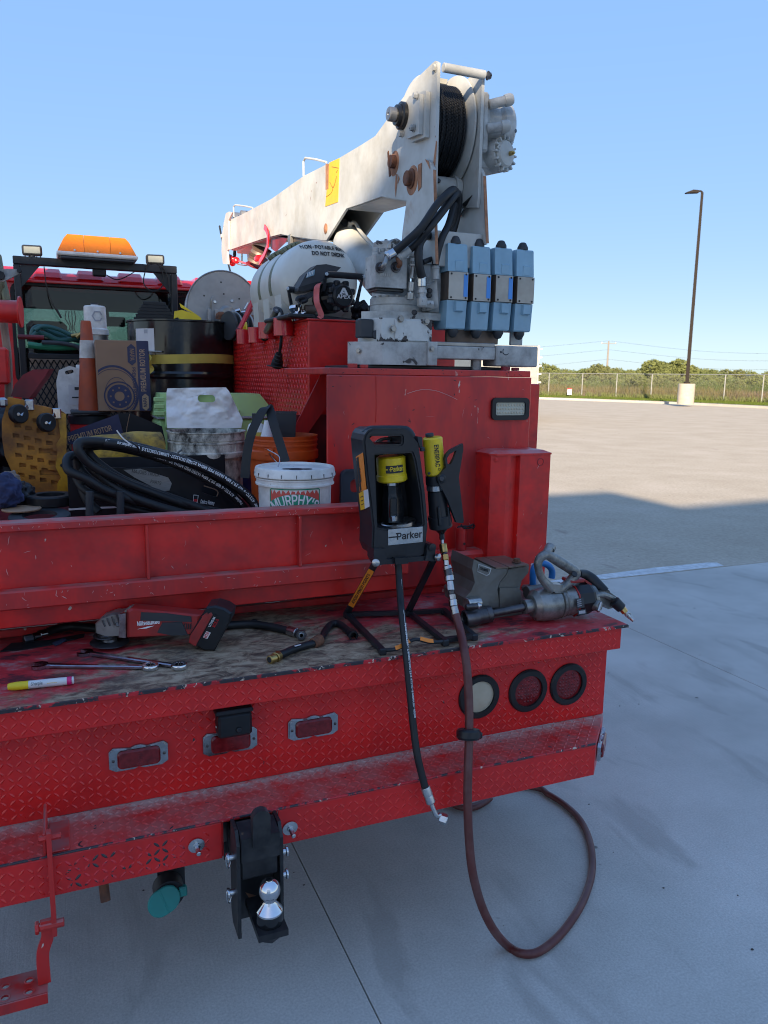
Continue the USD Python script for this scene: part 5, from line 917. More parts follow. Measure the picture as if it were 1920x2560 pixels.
def place(proto, pos, rz, sc_, label, first, group=None):
    if first:
        x = UsdGeom.Xform(proto.prim); x.ClearXformOpOrder(); prim = proto.prim
    else:
        nm = proto.path.rsplit('/', 1)[1]; path = '/World/'+_num('/World', nm); x = UsdGeom.Xform.Define(stage, path); prim = x.GetPrim(); prim.GetReferences().AddInternalReference(proto.path); prim.SetInstanceable(True); x.ClearXformOpOrder()
    m = np.eye(4); c, s = math.cos(rz), math.sin(rz); m[0, :3] = A([c, s, 0])*sc_; m[1, :3] = A([-s, c, 0])*sc_; m[2, :3] = A([0, 0, 1])*sc_; m[3, :3] = pos
    x.AddTransformOp(opSuffix='place').Set(Gf.Matrix4d(*m.ravel().tolist())); tags(prim, label, None, group)
G = 'far shrubs along the skyline behind the fence'
protos = [bush('shrub', 11+k, w, h, n, mt, None, G, lf) for k, (w, h, n, mt, lf) in enumerate(((4.2, 4.2, 5200, 'leaf_olive', .20), (5.0, 3.6, 5200, 'leaf_green', .19), (3.6, 4.8, 5000, 'leaf_bright', .20)))]
for p in protos: tags(p.prim, None, None, G)
cnt = [0, 0, 0]; far = np.random.default_rng(21)
for i, u_ in enumerate(np.linspace(1330, 1985, 60)):
    d = far.uniform(118, 150); k = int(far.integers(0, 3)); g_ = U((u_, 945), dep=d); sc_ = far.uniform(.68, .98)*(1.12 if 1480 < u_ < 1560 else 1)
    place(protos[k], (g_[0], g_[1], -.1), far.uniform(0, 6.28), sc_, 'far hazy green shrub on the skyline behind the chain link fence', cnt[k] == 0, G); cnt[k] += 1
for i, u_ in enumerate(np.linspace(1335, 1970, 34)):
    d = far.uniform(76, 104); k = int(far.integers(0, 3)); g_ = U((u_, 950), dep=d)
    place(protos[k], (g_[0], g_[1], 0), far.uniform(0, 6.28), far.uniform(.42, .58), 'far hazy green shrub on the skyline behind the chain link fence', False, G)
tall = bush('bushy_tree', 33, 4.6, 5.0, 9000, 'leaf_bright', 'tallest bushy green tree on the skyline left of the lamp post', None, .24); g_ = U((1667, 945), dep=112); place(tall, (g_[0], g_[1], 0), .4, 1.0, 'tallest bushy green tree on the skyline left of the lamp post', True)
# utility pole and wires
pd_ = 190.; a = U((1516, 940), dep=pd_); b = U((1522, 853), dep=pd_); a = A([b[0], b[1], 0])
up = T('utility_pole', 'wooden utility pole standing beyond the shrubs', 'utility pole', tuple(a)); up.add('pole', cy(a, b, .26, .19, n=10), 'wood_pole'); hx2 = nrm(A([RGT[0], RGT[1], 0])); zc = b[2]-.55
up.add('crossarm', J(cy(A([b[0], b[1], zc])-hx2*1.9, A([b[0], b[1], zc])+hx2*1.9, .10, n=6)), 'galvanised'); up.add('insulator', J(*[cy(A([b[0], b[1], zc])+hx2*k, A([b[0], b[1], zc+.35])+hx2*k, .09, n=8) for k in (-1.7, 1.7)]), 'far_white', kind='stuff')
for (v0, v1, v2) in ((861, 852, 886), (885, 874, 903), (911, 898, 924)):
    c1 = A([b[0], b[1], U((1521, v1), dep=pd_)[2]]); c0 = U((1100, v0+10), dep=pd_+60); c2 = U((2050, v2), dep=pd_-25)
    sag = lambda p, q: [p, (p+q)/2-A([0, 0, 1.0]), q]
    one('power_line', J(tube(sag(c0, c1), .02, 5, 10), tube(sag(c1, c2), .02, 5, 10)), 'charcoal', ['topmost power line strung over the pole top', 'middle power line strung past the utility pole', 'lowest power line strung past the utility pole'][(v0 > 870)+(v0 > 900)], 'power line')
# traffic on the far road
g_ = U((1836, 943), dep=175); ex_ = nrm(A([RGT[0], RGT[1], 0])); fr = Fr((g_[0], g_[1], g_[2]-1.6), ex_, (0, 0, 1)); s_ = 175/FPX
lo = T('far_lorry', 'distant lorry with a dark curtain trailer and white cab beyond the fence', 'lorry', tuple(fr.o))
lo.add('trailer', fr(bx((-2*s_, 1.6+.2, 0), (36*s_, 13*s_, 2.5), .1)), 'dark_grey', False); lo.add('front_tank', fr(bx((-27*s_, 1.6+.5, 0), (13*s_, 14*s_, 2.4), .3)), 'far_white', False); lo.add('green_band', fr(bx((-27*s_, 1.6-.7, 0), (13.4*s_, 4*s_, 2.5), .1)), 'far_green', False)
lo.add('cab', fr(J(bx((22*s_, 1.6+.0, 0), (10*s_, 10*s_, 2.4), .3), bx((30*s_, 1.6-.3, 0), (8*s_, 6*s_, 2.2), .3))), 'far_white', False)
for k in (-30, -24, -8, 6, 20, 30): lo.add('wheel', fr(lathe([(0, -.2), (.5, -.2), (.5, .2), (0, .2)], (k*s_, .9, 1.2), (0, 0, 1), 16)), 'black_rubber')
g_ = U((1883, 953), dep=120); fr = Fr((g_[0], g_[1], g_[2]-.5), ex_, (0, 0, 1)); ca = T('far_car', 'small white car passing beyond the fence', 'car', tuple(fr.o))
ca.add('body', fr(J(hull([(x, y, z) for x, y in ((-1.6, .35), (-1.5, .9), (1.6, .35), (1.5, .8), (.6, .95)) for z in (-.8, .8)]))), 'far_white', False); ca.add('cabin', fr(hull([(x, y, z) for x, y in ((-1.2, .9), (-.8, 1.4), (.3, 1.4), (.8, .92)) for z in (-.7, .7)])), 'bldg_glass', False)
for k in (-1, 1): ca.add('wheel', fr(lathe([(0, -.1), (.32, -.1), (.32, .1), (0, .1)], (k, .32, .75), (0, 0, 1), 16)), 'black_rubber')
# box trailer seen past the pedestal
a = U((1350, 864), dep=28); tl = T('box_trailer', 'pale box trailer parked past the red crane pedestal', 'trailer', (a[0], a[1], 0)); k28 = 28/FPX
ft = Fr((a[0], a[1], 0), nrm(A([RGT[0], RGT[1], 0])), (0, 0, 1)); zt_, zb_ = a[2], 1.12; zm_ = (zb_+zt_)/2
tl.add('body', ft(bx((-1.25, zm_, -4.0), (2.5, zt_-zb_, 8.0), .02)), 'trailer_skin', False)
tl.add('corner_strip', ft(bx((-.03, zm_, .006), (.06, zt_-zb_, .012), .003)), 'grey_metal', False)
for k in range(5): tl.add('hinge', ft(bx((.03, zt_-.12-.30*k, .012), (.13, .05, .035), .006)), 'far_white', False)
for k in range(5): tl.add('panel_rib', ft(bx((-.25-.4*k, zm_, .006), (.03, zt_-zb_-.04, .012), .003)), 'grey_metal', False)
tl.add('chassis', ft(bx((-1.25, zb_-.11, -4.0), (1.0, .2, 7.8), .02)), 'dark_grey', False); tl.add('bumper_bar', ft(bx((-1.25, .55, -.1), (2.3, .12, .1), .02)), 'grey_metal', False)
for x in (-.25, -2.25):
    for z in (-1.2, -2.4): tl.add('wheel', ft(lathe([(0, -.12), (.28, -.12), (.46, -.14), (.5, -.1), (.5, .1), (.46, .14), (.28, .12), (0, .12)], (x, .5, z), (1, 0, 0), 24)), 'black_rubber')
for x in (-.5, -2.0): tl.add('landing_leg', ft(bx((x, .5, -6.8), (.1, 1.0, .1), .01)), 'grey_metal', False)
# small litter on the apron
rg = np.random.default_rng(5); ms_ = []
for _ in range(150):
    x, y_ = (rg.uniform(-1.2, 6.5), rg.uniform(-1.0, 3.0)) if rg.random() < .75 else (rg.uniform(3, 12), rg.uniform(3.2, 9))
    s = rg.uniform(.0015, .005); a = rg.uniform(0, 6.28); P = [(s*math.cos(a+t)*rg.uniform(.5, 1.3), s*math.sin(a+t)*rg.uniform(.3, .9), z) for t in np.arange(6)*1.047 for z in (0, s*.35)]
    h_ = hull(P); h_.apply_translation((x, y_, .0005)); ms_.append(h_)
one('ground_litter', cat(ms_), 'leaf_litter', 'scattered tiny stones and leaf bits on the concrete', 'litter', kind='stuff', smooth=False)

# ---------------------------------------------------------------- cargo in the bed
Z2, Z1, Z8, Z9, Z3 = Zm(0, 900, 2.592), Zm(0, 560, 2.592), Zm(500, 940, 4.1475), Zm(560, 860, 3.072), Zm(560, 560, 4.1475)
BZ = .951
to_cam = lambda p: nrm(A([CAM[0]-p[0], CAM[1]-p[1], 0]))
def cylf(c):
    """frame on an upright round thing: x to the right as seen, y up, z towards the viewer"""
    zc = to_cam(c); return Fr(c, np.cross(A([0, 0, 1.]), zc), (0, 0, 1))
def on_path(s, h, path, out, off, depth=.0006, start=0., gap=1., bold=True, flip=False):
    """lettering laid along a curve; off = distance from the curve along the direction out"""
    P = np.asarray(path); L = np.r_[0, np.cumsum(np.linalg.norm(np.diff(P, axis=0), axis=1))]; T_ = np.gradient(P, axis=0); T_ /= np.linalg.norm(T_, axis=1, keepdims=True)
    m = txt(s, h, W0, depth, bold, center=False); m.vertices[:, 1] -= h*.36; v = m.vertices.copy(); q = start+v[:, 0]*gap
    if flip: q = L[-1]-q
    pos = np.stack([np.interp(q, L, P[:, k]) for k in range(3)], 1); tt = np.stack([np.interp(q, L, T_[:, k]) for k in range(3)], 1); tt /= np.linalg.norm(tt, axis=1, keepdims=True)
    if flip: tt = -tt
    o = np.asarray(out(pos)) if callable(out) else np.broadcast_to(nrm(out), pos.shape)
    o = o-tt*(o*tt).sum(1, keepdims=True); o /= np.linalg.norm(o, axis=1, keepdims=True); sd = np.cross(o, tt)
    R = off; ang = v[:, 1]/R
    m.vertices = pos+sd*(R*np.sin(ang))[:, None]+o*(R*np.cos(ang)+v[:, 2])[:, None]; return m
view = lambda pos: CAM-pos
def arc_txt(s, h, R, span, fr, cyy=0, depth=.0008, bold=True):
    """lettering on an arch in the frame's xy, the arch centred on x=0"""
    m = txt(s, h, W0, depth, bold); v = m.vertices.copy(); w = np.ptp(v[:, 0]); a = v[:, 0]/w*span; r = R+v[:, 1]
    m.vertices = np.stack([r*np.sin(a), cyy+r*np.cos(a), v[:, 2]], 1); return fr(m)
class Sized:
    """a thing drawn at nominal size round its own point q and set to k times that size"""
    def __init__(s, t, k, q): s.t, s.k, s.q = t, k, A(q, float)
    def add(s, n_, m, *a, **kw): m = m.copy(); m.apply_translation(-s.q); m.apply_scale(s.k); m.apply_translation(s.q); return Sized(s.t.add(n_, m, *a, **kw), s.k, s.q)
# white MURPHY'S pail with lid
c = U((737, 1165), y=.437); _c0 = c.copy(); k5 = 101.5*((c-CAM)@FWD)/FPX/.155; R0 = .150
mp = T('white_pail', "white lidded plastic pail with a green and red MURPHY'S label behind the tailboard", 'bucket', (c[0], c[1], BZ)); zt = 0; BZ0 = (BZ-c[2])/k5
class _S:
    """parts drawn round the lid's centre at nominal size, set to the pail's own size"""
    def __init__(s, t): s.t = t
    def add(s, n_, m, *a, **k):
        m = m.copy(); m.apply_scale(k5); m.apply_translation(_c0); return _S(s.t.add(n_, m, *a, **k))
    def sub(s, n_): return _S(s.t.sub(n_))
_mp = mp; mp = _S(_mp); o = (0, 0, 0); c = A([0, 0, 0.])
zc_ = to_cam(_c0); fw = Fr((0, 0, 0), np.cross(A([0, 0, 1.]), zc_), (0, 0, 1))
mp.add('pail', lathe([(0, BZ0), (.126, BZ0), (.13, BZ0+.004), (.139, zt-.06), (.139, zt-.03), (.13, zt-.026)], o, (0, 0, 1), 48), 'white_pail')
mp.add('collar', lathe([(.1392, zt-.067), (.150, zt-.065), (.150, zt-.059), (.1465, zt-.056), (.1465, zt-.045), (.150, zt-.042), (.150, zt-.038), (.1392, zt-.036)], o, (0, 0, 1), 56, closed=True), 'white_pail')
ld = mp.add('lid', lathe([(.139, zt-.033), (R0+.004, zt-.033), (R0+.005, zt-.029), (R0+.001, zt-.006), (R0-.002, zt), (R0-.010, zt+.001), (R0-.013, zt-.007), (0, zt-.006)], o, (0, 0, 1), 64), 'white_pail')
ld.add('lid_notch', J(*[bend(bx((a*R0, zt-.024-c[2], .0045), (.0022, .013, .003), 0), R0, fw) for a in np.arange(-1.4, 1.5, .36)]), 'charcoal', False, kind='stuff')
ld.add('lid_stain', trimesh.util.concatenate([prism(Point(*p).buffer(r), .0008, Fr((c[0], c[1], zt-.0058))) for p, r in (((-.01, -.05), .03), ((.03, -.06), .02), ((-.04, -.035), .018))]), 'charcoal', False, kind='stuff')
lab = mp.sub('label'); Rl = .1378; fl = Fr(fw.p(0, 0, 0), fw.x, fw.y); lz = zt-.134-c[2]
flat_ = lambda g, d, z0=0: subd(prism(g, d, Fr((0, 0, z0))), .02)
lab.add('ground', bend(flat_(rrect(.195, .125, .006, 0, lz), .0006), Rl, fl), 'murphy_red', False)
ring_ = Point(0, lz-.125).buffer(.17, quad_segs=40).difference(Point(0, lz-.125).buffer(.118, quad_segs=40)).intersection(rrect(.195, .125, .006, 0, lz))
lab.add('green_arch', bend(flat_(ring_, .0006, .0007), Rl, fl), 'murphy_green', False)
lab.add('border', bend(flat_(rrect(.199, .129, .008, 0, lz).difference(rrect(.191, .121, .005, 0, lz)), .0007, .0007), Rl, fl), 'murphy_green', False)
ma = arc_txt("MURPHY'S", .037, .145, 1.26, W0, lz-.125); ma.vertices[:, 2] += .0014; lab.add('lettering', bend(ma, Rl, fl), 'white_ink', False, kind='stuff')
ml_ = txt('CONCENTRATE', .008, Fr((0, lz-.022, .0008)), .0008, w=.075); lab.add('small_lettering', bend(ml_, Rl, fl), 'gold_ink', False, kind='stuff')
mp.add('wire_handle', tube([c+A([-.06, .02, -.002]), c+A([-.045, .06, .03]), c+A([-.08, .10, .055])], .0022, 6), 'zinc')
# orange pail and what stands in it
c = U((706, 1086), y=.80); kO = ((c-CAM)@FWD)/3.28; dO = kO*3.28; BZo = c[2]+(BZ-c[2])/kO
op = Sized(T('orange_pail', 'open orange plastic pail behind the white MURPHY\'S pail', 'bucket', (c[0], c[1], BZ)), kO, c); o = (c[0], c[1], 0); zt = c[2]
op.add('pail', lathe([(0, BZo+.005), (.118, BZo+.005), (.122, BZo), (.126, BZo+.002), (.138, zt-.10), (.150, zt-.098), (.152, zt-.09), (.152, zt-.064), (.1445, zt-.058), (.146, zt-.045), (.149, zt-.043), (.149, zt-.038), (.146, zt-.035), (.147, zt-.024), (.150, zt-.022), (.150, zt-.017), (.147, zt-.014), (.150, zt-.003), (.150, zt), (.146, zt), (.143, zt-.02), (.122, BZo+.02), (0, BZo+.02)], o, (0, 0, 1), 56), 'orange_pail')
fo = cylf(c); op.add('handle_boss', bend(bx((-.055, zt-.062-c[2], .003), (.038, .03, .01), .002), .150, fo), 'orange_pail', False)
op.add('wire_handle', tube([fo.p(-.055, -.065, .155), fo.p(-.03, -.095, .16), fo.p(.02, -.15, .16)], .0022, 6), 'zinc')
q = U((714, 1058), dep=dO+.03); bk = Sized(T('small_black_tub', 'small black square tub standing in the orange pail', 'tub', (q[0], q[1], q[2]-.06)), kO, q); fb = cylf(q)
pts = [(sx*(.046 if y_ > 0 else .040), y_, sz*(.046 if y_ > 0 else .04)) for sx in (-1, 1) for sz in (-1, 1) for y_ in (-.08, .045)]; inner = [(x*.94, y_+.006, z*.94) for x, y_, z in pts]
tub = fb(hull(pts)); bk.add('tub', tub, 'charcoal', False); bk.add('rim', fb(prism(sbox(-.048, -.048, .048, .048).difference(sbox(-.042, -.042, .042, .042)), .004, Fr((0, .0455, 0), (1, 0, 0), (0, 0, -1)))), 'charcoal', False)
q = U((640, 1068), dep=dO-.04); sb_ = Sized(T('spray_bottle', 'white bottle with a black cap standing in the orange pail', 'bottle', (q[0], q[1], q[2]-.06)), kO, q); o = q
sb_.add('bottle', lathe([(0, -.09), (.036, -.09), (.036, -.005), (.03, .012), (.014, .022), (.014, .03), (0, .03)], o, (0, 0, 1), 28), 'white_pail'); sb_.add('cap', lathe([(0, .031), (.0165, .031), (.0165, .055), (.015, .058), (0, .058)], o, (0, 0, 1), 20), 'black_plastic'); sb_.add('sticker', lathe([(.0365, -.05), (.0368, -.02), (.0362, -.019)], o, (0, 0, 1), 28), 'strap_yellow')
q = U((667, 1078), dep=dO-.06); fn_ = Sized(T('white_funnel', 'small white funnel upside down in the orange pail', 'funnel', tuple(q)), kO, q); fn_.add('cone', lathe([(.034, -.05), (.012, .03), (.010, .045), (.006, .045), (.03, -.05)], q, (0, 0, 1), 24), 'plastic_bag')
st1 = T('black_strap', 'black webbing strap draped over the orange pail', 'strap', tuple(U((655, 1060), dep=dO-.15)))
st1.add('webbing', flat([U(p, dep=dO-.2+(d-3.05)) for p, d in (((612, 1195), 3.05), ((618, 1130), 3.05), ((630, 1080), 3.05), ((652, 1035), 3.06), ((664, 1020), 3.07), ((673, 1021), 3.08), ((684, 1060), 3.06), ((700, 1110), 3.05), ((714, 1155), 3.04))], 0.030, .001, RGT+UPV*.3), 'black_rubber', False)
# grimy nested pails with a bag
c = U((516, 1076), dep=2.98); gp = T('grimy_pail', 'grimy white pail nested in a second one with a plastic bag on top', 'bucket', (c[0], c[1], BZ)); o = (c[0], c[1], 0); zt = c[2]
gp.add('outer_pail', lathe([(0, BZ), (.122, BZ), (.126, BZ+.003), (.1375, zt-.098), (.150, zt-.096), (.152, zt-.086), (.152, zt-.078), (.147, zt-.074), (.147, zt-.046), (.1495, zt-.043), (.1495, zt-.038), (.141, zt-.036), (.138, zt-.05)], o, (0, 0, 1), 56), 'grimy_pail')
gp.add('inner_pail', lathe([(.138, zt-.06), (.1405, zt-.034), (.146, zt-.032), (.146, zt-.006), (.150, zt-.004), (.150, zt), (.146, zt), (.142, zt-.02), (.128, BZ+.06), (0, BZ+.06)], o, (0, 0, 1), 56), 'grimy_pail')
fg = cylf(c)
for a in (-.9, -.35, .25, .8): gp.add('collar_rib', bend(bx((a*.148, zt-.06-c[2], .0005), (.003, .028, .004), .0005), .147, fg), 'grimy_pail', False)
gp.add('handle_lug', J(fg(cy((-.082, -.092, .128), (-.088, -.092, .14), .010, n=14)), tube([fg.p(-.088, -.092, .142), fg.p(-.105, -.075, .135), fg.p(-.09, -.06, .14)], .004, 8)), 'grey_metal')
fs = Fr(U((512, 1070), dep=2.96), fg.x, (0, 0, 1)); k_ = 2.96/FPX
outl = Polygon([(-90*k_, 0), (-91*k_, 60*k_), (-88*k_, 97*k_), (54*k_, 101*k_), (62*k_, 90*k_), (93*k_, 20*k_), (90*k_, 0)]); hole = rrect(42*k_, 18*k_, 8*k_, 6*k_, 73*k_)
sheet = subd(prism(outl.difference(hole), .012, Fr((0, 0, -.006))), .013); v = sheet.vertices; cr_ = (meshkit.fbm(v*A([24, 24, 0])+3, 3, 5)-.5)*.03*np.clip(v[:, 1]/.06, .2, 1); v = v.copy(); v[:, 2] += cr_+.02*np.sin(v[:, 0]*18)*np.clip(v[:, 1]/.14, 0, 1)-.0; v[:, 0] += (meshkit.fbm(v*A([22, 22, 22])+9, 3, 2)-.5)*.006; sheet.vertices = v
bg = T('plastic_bag', 'crumpled white plastic bag with a cut handle on the grimy pail', 'bag', tuple(fs.o)); bg.add('sheet', fs(sheet), 'plastic_bag', True); bg.add('inner_lining', fs(subd(prism(rrect(60*k_, 30*k_, 8*k_, 6*k_, 73*k_), .003, Fr((0, 0, -.022))), .02)), 'lime', False)
# lime tool box
a, b = U((392, 1010), y=1.62), U((690, 1020), y=1.62); zt = U((600, 985), y=1.62)[2]; zm = U((640, 1040), y=1.62)[2]
lb_ = T('lime_toolbox', 'pale lime green plastic tool case behind the grimy pail', 'tool case', ((a[0]+b[0])/2, 1.7, BZ))
lb_.add('case', bb(a[0], b[0], 1.62, 1.86, zm-.26, zm-.012, .015), 'lime', False); lb_.add('lid', hull([(x, y_, z) for x, y_, z in [(sx, sy, zm) for sx in (a[0]-.004, b[0]+.004) for sy in (1.615, 1.865)]+[(sx, sy, zt) for sx in (a[0]+.02, b[0]-.07) for sy in (1.64, 1.84)]]), 'lime', False)
for x in (a[0]+.03, (a[0]+b[0])/2+.06): lb_.add('latch', bb(x, x+.035, 1.600, 1.6145, zm-.05, zm+.03, .004), 'lime', False)
lb_.add('seam', bb(a[0]-.002, b[0]+.002, 1.612, 1.868, zm-.011, zm-.0005, .002), 'grey_ink', False)
q = U((402, 1010), y=1.60); lb_.add('clip', J(*[bb(q[0]-.03, q[0]+.015, 1.59, 1.6, q[2]-.05+.03*k, q[2]-.03+.03*k, .003) for k in range(3)]), 'lime', False, kind='stuff')
# black oil drum
c = U((452, 812), dep=4.3); dm = T('oil_drum', 'black steel oil drum with a yellow ratchet strap round it', 'drum', (c[0], c[1], BZ)); o = (c[0], c[1], 0); zt = c[2]+.012; Rd = .288
dp = [(0, BZ+.02), (Rd-.01, BZ+.02), (Rd-.01, BZ), (Rd, BZ)]
for z in (BZ+.29, zt-.29): dp += [(Rd, z-.02), (Rd+.009, z-.008), (Rd+.009, z+.008), (Rd, z+.02)]
dm.add('shell', lathe(dp+[(Rd, zt-.012), (Rd+.006, zt-.008), (Rd+.006, zt), (Rd-.004, zt), (Rd-.006, zt-.014), (0, zt-.014)], o, (0, 0, 1), 72), 'black_drum')
fd = cylf(c); q = U((368, 853), dep=4.02)
sk_ = dm.sub('paper_label'); sx0 = -.205; sk_.add('sheet', bend(subd(bx((sx0, q[2]-c[2], .0015), (.125, .135, .001), 0), .02), Rd, fd), 'paper', False); sk_.add('print', bend(J(bx((sx0+.012, q[2]-c[2]+.052, .0025), (.022, .02, .001), 0), *[bx((sx0-.01, q[2]-c[2]-.05+.012*k, .0025), (.07, .002, .001), 0) for k in range(5)]), Rd, fd), 'grey_ink', False, kind='stuff')
zs = U((470, 897), dep=4.02)[2]
rs = T('ratchet_strap', 'yellow ratchet strap with a steel buckle round the black drum', 'strap', (c[0], c[1], zs)); a_ = np.linspace(-.62, 1.35, 26)
bandP = [fd.p((Rd+.004)*math.sin(t), zs-c[2]+.006*math.sin(t*2), (Rd+.004)*math.cos(t)) for t in a_]; rs.add('webbing', flat(bandP, .048, .0012, (0, 0, 1), per=2), 'strap_yellow', False)
rs.add('hanging_end', flat([fd.p(-.17, zs-c[2], .262), fd.p(-.155, zs-c[2]-.02, .31), fd.p(-.17, zs-c[2]-.055, .325), fd.p(-.215, zs-c[2]-.06, .31), fd.p(-.235, zs-c[2]-.05, .26)], .05, .001, (0, 0, 1)), 'strap_yellow', False)
rs.add('buckle', fd(J(bx((-.19, zs-c[2]+.012, .262), (.05, .055, .03), .004), bx((-.15, zs-c[2]+.035, .268), (.10, .008, .04), .002), cy((-.21, zs-c[2], .285), (-.17, zs-c[2], .285), .010))), 'grey_metal', False)
# chock and yellow jug on the drum
zt0 = zt-.013; q = U((389, 811), dep=4.3); ch = T('wheel_chock', 'black ribbed rubber wheel chock lying on the drum', 'wheel chock', (q[0], q[1], zt0)); fc = Fr((q[0], q[1], zt0), fd.x, (0, 0, 1))
for k in range(7): y0, y1 = .017*k, .017*(k+1)-.002; ch.add('step', fc(hull([(sx*(.122-.0105*k)+(.012 if sx > 0 else .0)*0, y_, sz*.07) for sx in (-1, 1) for sz in (-1, 1) for y_ in (y0, y1)]+[(sx*(.118-.0105*k), y1+.0015, sz*.068) for sx in (-1, 1) for sz in (-1, 1)])), 'black_rubber', False)
q = U((466, 812), dep=4.2); yj = T('yellow_nozzle', 'bright yellow plastic handle piece on the drum rim', 'handle', tuple(q)); fy = Fr((q[0], q[1], zt), fd.x, (0, 0, 1)); s_ = 4.2/FPX
yj.add('grip', prism([(x*s_, y_*s_) for x, y_ in ((-30, 4), (-28, 22), (-10, 26), (10, 20), (28, 14), (36, 8), (36, -2), (-16, -2), (-17, 6), (-22, 8))], .05, fy), 'yellow_bright', False); yj.add('tongue', fy(hull([(x*s_, y_*s_, z) for x, y_ in ((-15, 44), (-12, 34), (34, 12), (22, 20)) for z in (-.03, -.005)])), 'yellow_bright', False)
# grease pump
c = U((238, 800), y=2.75); s_ = ((c-CAM)@FWD)/FPX; gr = T('grease_pump', 'white plastic air pump cover with a hexagon emblem behind the cone', 'pump', tuple(c)); o = c
gr.add('cover', lathe([(0, 38*s_), (8*s_, 37.5*s_), (10*s_, 35*s_), (23*s_, 34*s_), (26*s_, 31*s_), (27*s_, -20*s_), (31*s_, -24*s_), (31*s_, -36*s_), (29*s_, -37*s_)], o, (0, 0, 1), 32), 'white_pail'); gr.add('vent_cap', lathe([(0, 40.5*s_), (9*s_, 40*s_), (10*s_, 38*s_), (0, 37*s_)], o, (0, 0, 1), 20), 'charcoal')
gr.add('lower_body', lathe([(29*s_, -37*s_), (29*s_, -75*s_), (20*s_, -77*s_), (0, -77*s_)], o, (0, 0, 1), 24), 'grey_metal'); fg_ = cylf(c)
hx_ = Polygon([(math.cos(a)*14*s_, math.sin(a)*14*s_) for a in np.arange(6)*math.pi/3]); emb = hx_.difference(hx_.buffer(-3.2*s_)).difference(sbox(2*s_, -4*s_, 20*s_, 3*s_))
gr.add('emblem', bend(subd(prism(affinity.translate(emb, 6*s_, 8*s_), .0015, Fr((0, 0, .0))), .01), 26.6*s_, fg_), 'grey_ink', False)
# hoses in front of the rack
for k, (P, r, mt) in enumerate(((((80, 838), (86, 822), (105, 818), (140, 834), (185, 848), (205, 852)), .016, 'teal_hose'), (((82, 842), (95, 832), (120, 838), (150, 850), (190, 846), (204, 838)), .014, 'teal_hose'), (((88, 826), (110, 816), (145, 823), (180, 838), (206, 836)), .012, 'teal_hose'), (((70, 862), (120, 868), (165, 868), (210, 866)), .018, 'green_hose'), (((105, 856), (150, 858), (190, 866), (206, 880)), .012, 'charcoal'))):
    h_ = one('coiled_hose', tube([U(p, y=2.88-.03*k) for p in P], r, 10), mt, ['teal hose bent over the rack mesh, thickest of the bundle', 'teal hose looping under the thickest one on the rack', 'slim teal hose on top of the bundle by the rack', 'bright green hose lying along the top of the rack mesh', 'dark hose tucked under the teal bundle'][k], 'hose')
hf = T('brass_coupling', 'brass hose couplings beside the white pump cover', 'coupling', tuple(U((185, 838), y=2.8)))
for a, b in (((178, 840), (196, 836)), ((205, 846), (216, 852)), ((190, 843), (208, 830))): hf.add('fitting', cy(U(a, y=2.8), U(b, y=2.8), .012, .009, 8), 'brass')
rb_ = one('red_bar', tube([U((44, 842), y=2.6), U((110, 844), y=2.6)], .013, 10), 'dark_red', 'dark red round bar behind the teal hoses', 'bar')
# red bucket with black lid, cone on it, jug
c = U((226, 1037), y=1.95); s_ = ((c-CAM)@FWD)/FPX; rbk = T('red_bucket', 'small red bucket with a black lid under the traffic cone', 'bucket', (c[0], c[1], BZ)); o = (c[0], c[1], 0)
rbk.add('bucket', lathe([(0, BZ), (44*s_, BZ), (49*s_, c[2]-.03)], o, (0, 0, 1), 40), 'red_paint'); rbk.add('lid', lathe([(49*s_, c[2]-.04), (52*s_, c[2]-.038), (52*s_, c[2]-.004), (50*s_, c[2]), (0, c[2]+.0)], o, (0, 0, 1), 40), 'black_satin')
c = U((226, 1027), y=1.93); s_ = ((c-CAM)@FWD)/FPX; cn = T('traffic_cone', 'dirty orange traffic cone with one white band', 'traffic cone', tuple(c)); rr_ = lambda h: (28-16*h/219)*s_
cn.add('lower_sleeve', lathe([(rr_(0)*1.02, 0), (rr_(0), .004), (rr_(129), 129*s_)], c, (0, 0, 1), 32), 'cone_orange'); cn.add('white_band', lathe([(rr_(129)+.0012, 129*s_), (rr_(172)+.0012, 172*s_)], c, (0, 0, 1), 32), 'cone_white'); cn.add('tip', lathe([(rr_(172), 172*s_), (rr_(214), 214*s_), (rr_(219)*.9, 219*s_), (rr_(219)*.5, 218*s_), (rr_(200)*.5, 190*s_)], c, (0, 0, 1), 32), 'cone_orange'); cn.add('foot', bx(c+A([0, 0, -.004]), (.17, .17, .014), .005), 'charcoal', False)
c = U((186, 985), y=2.15); s_ = ((c-CAM)@FWD)/FPX; jg = T('white_jug', 'white oil jug with a moulded handle left of the traffic cone', 'jug', (c[0], c[1], c[2]-45*s_)); fj = Fr(c, cylf(c).x, (0, 0, 1))
body = Polygon([(-36, -45), (-37, 30), (-30, 56), (-8, 66), (12, 60), (27, 62), (27, -45)]).buffer(3).difference(affinity.rotate(rrect(20, 9, 4, -9, 54), 14)); jg.add('body', prism(affinity.scale(body, s_, s_, origin=(0, 0)), 52*s_, Fr(fj.p(0, 0, -40*s_), fj.x, fj.y)), 'white_pail', False)
jg.add('neck', fj(cy((17*s_, 60*s_, -14*s_), (17*s_, 72*s_, -14*s_), 10*s_)), 'white_pail'); jg.add('sticker', fj(bx((4*s_, -2*s_, 12.6*s_), (34*s_, 50*s_, .001), 0)), 'paper', False); jg.add('print', fj(J(bx((10*s_, 14*s_, 13.4*s_), (18*s_, 7*s_, .001), 0), bx((6*s_, -8*s_, 13.4*s_), (24*s_, 3*s_, .001), 0))), 'charcoal', False, kind='stuff')
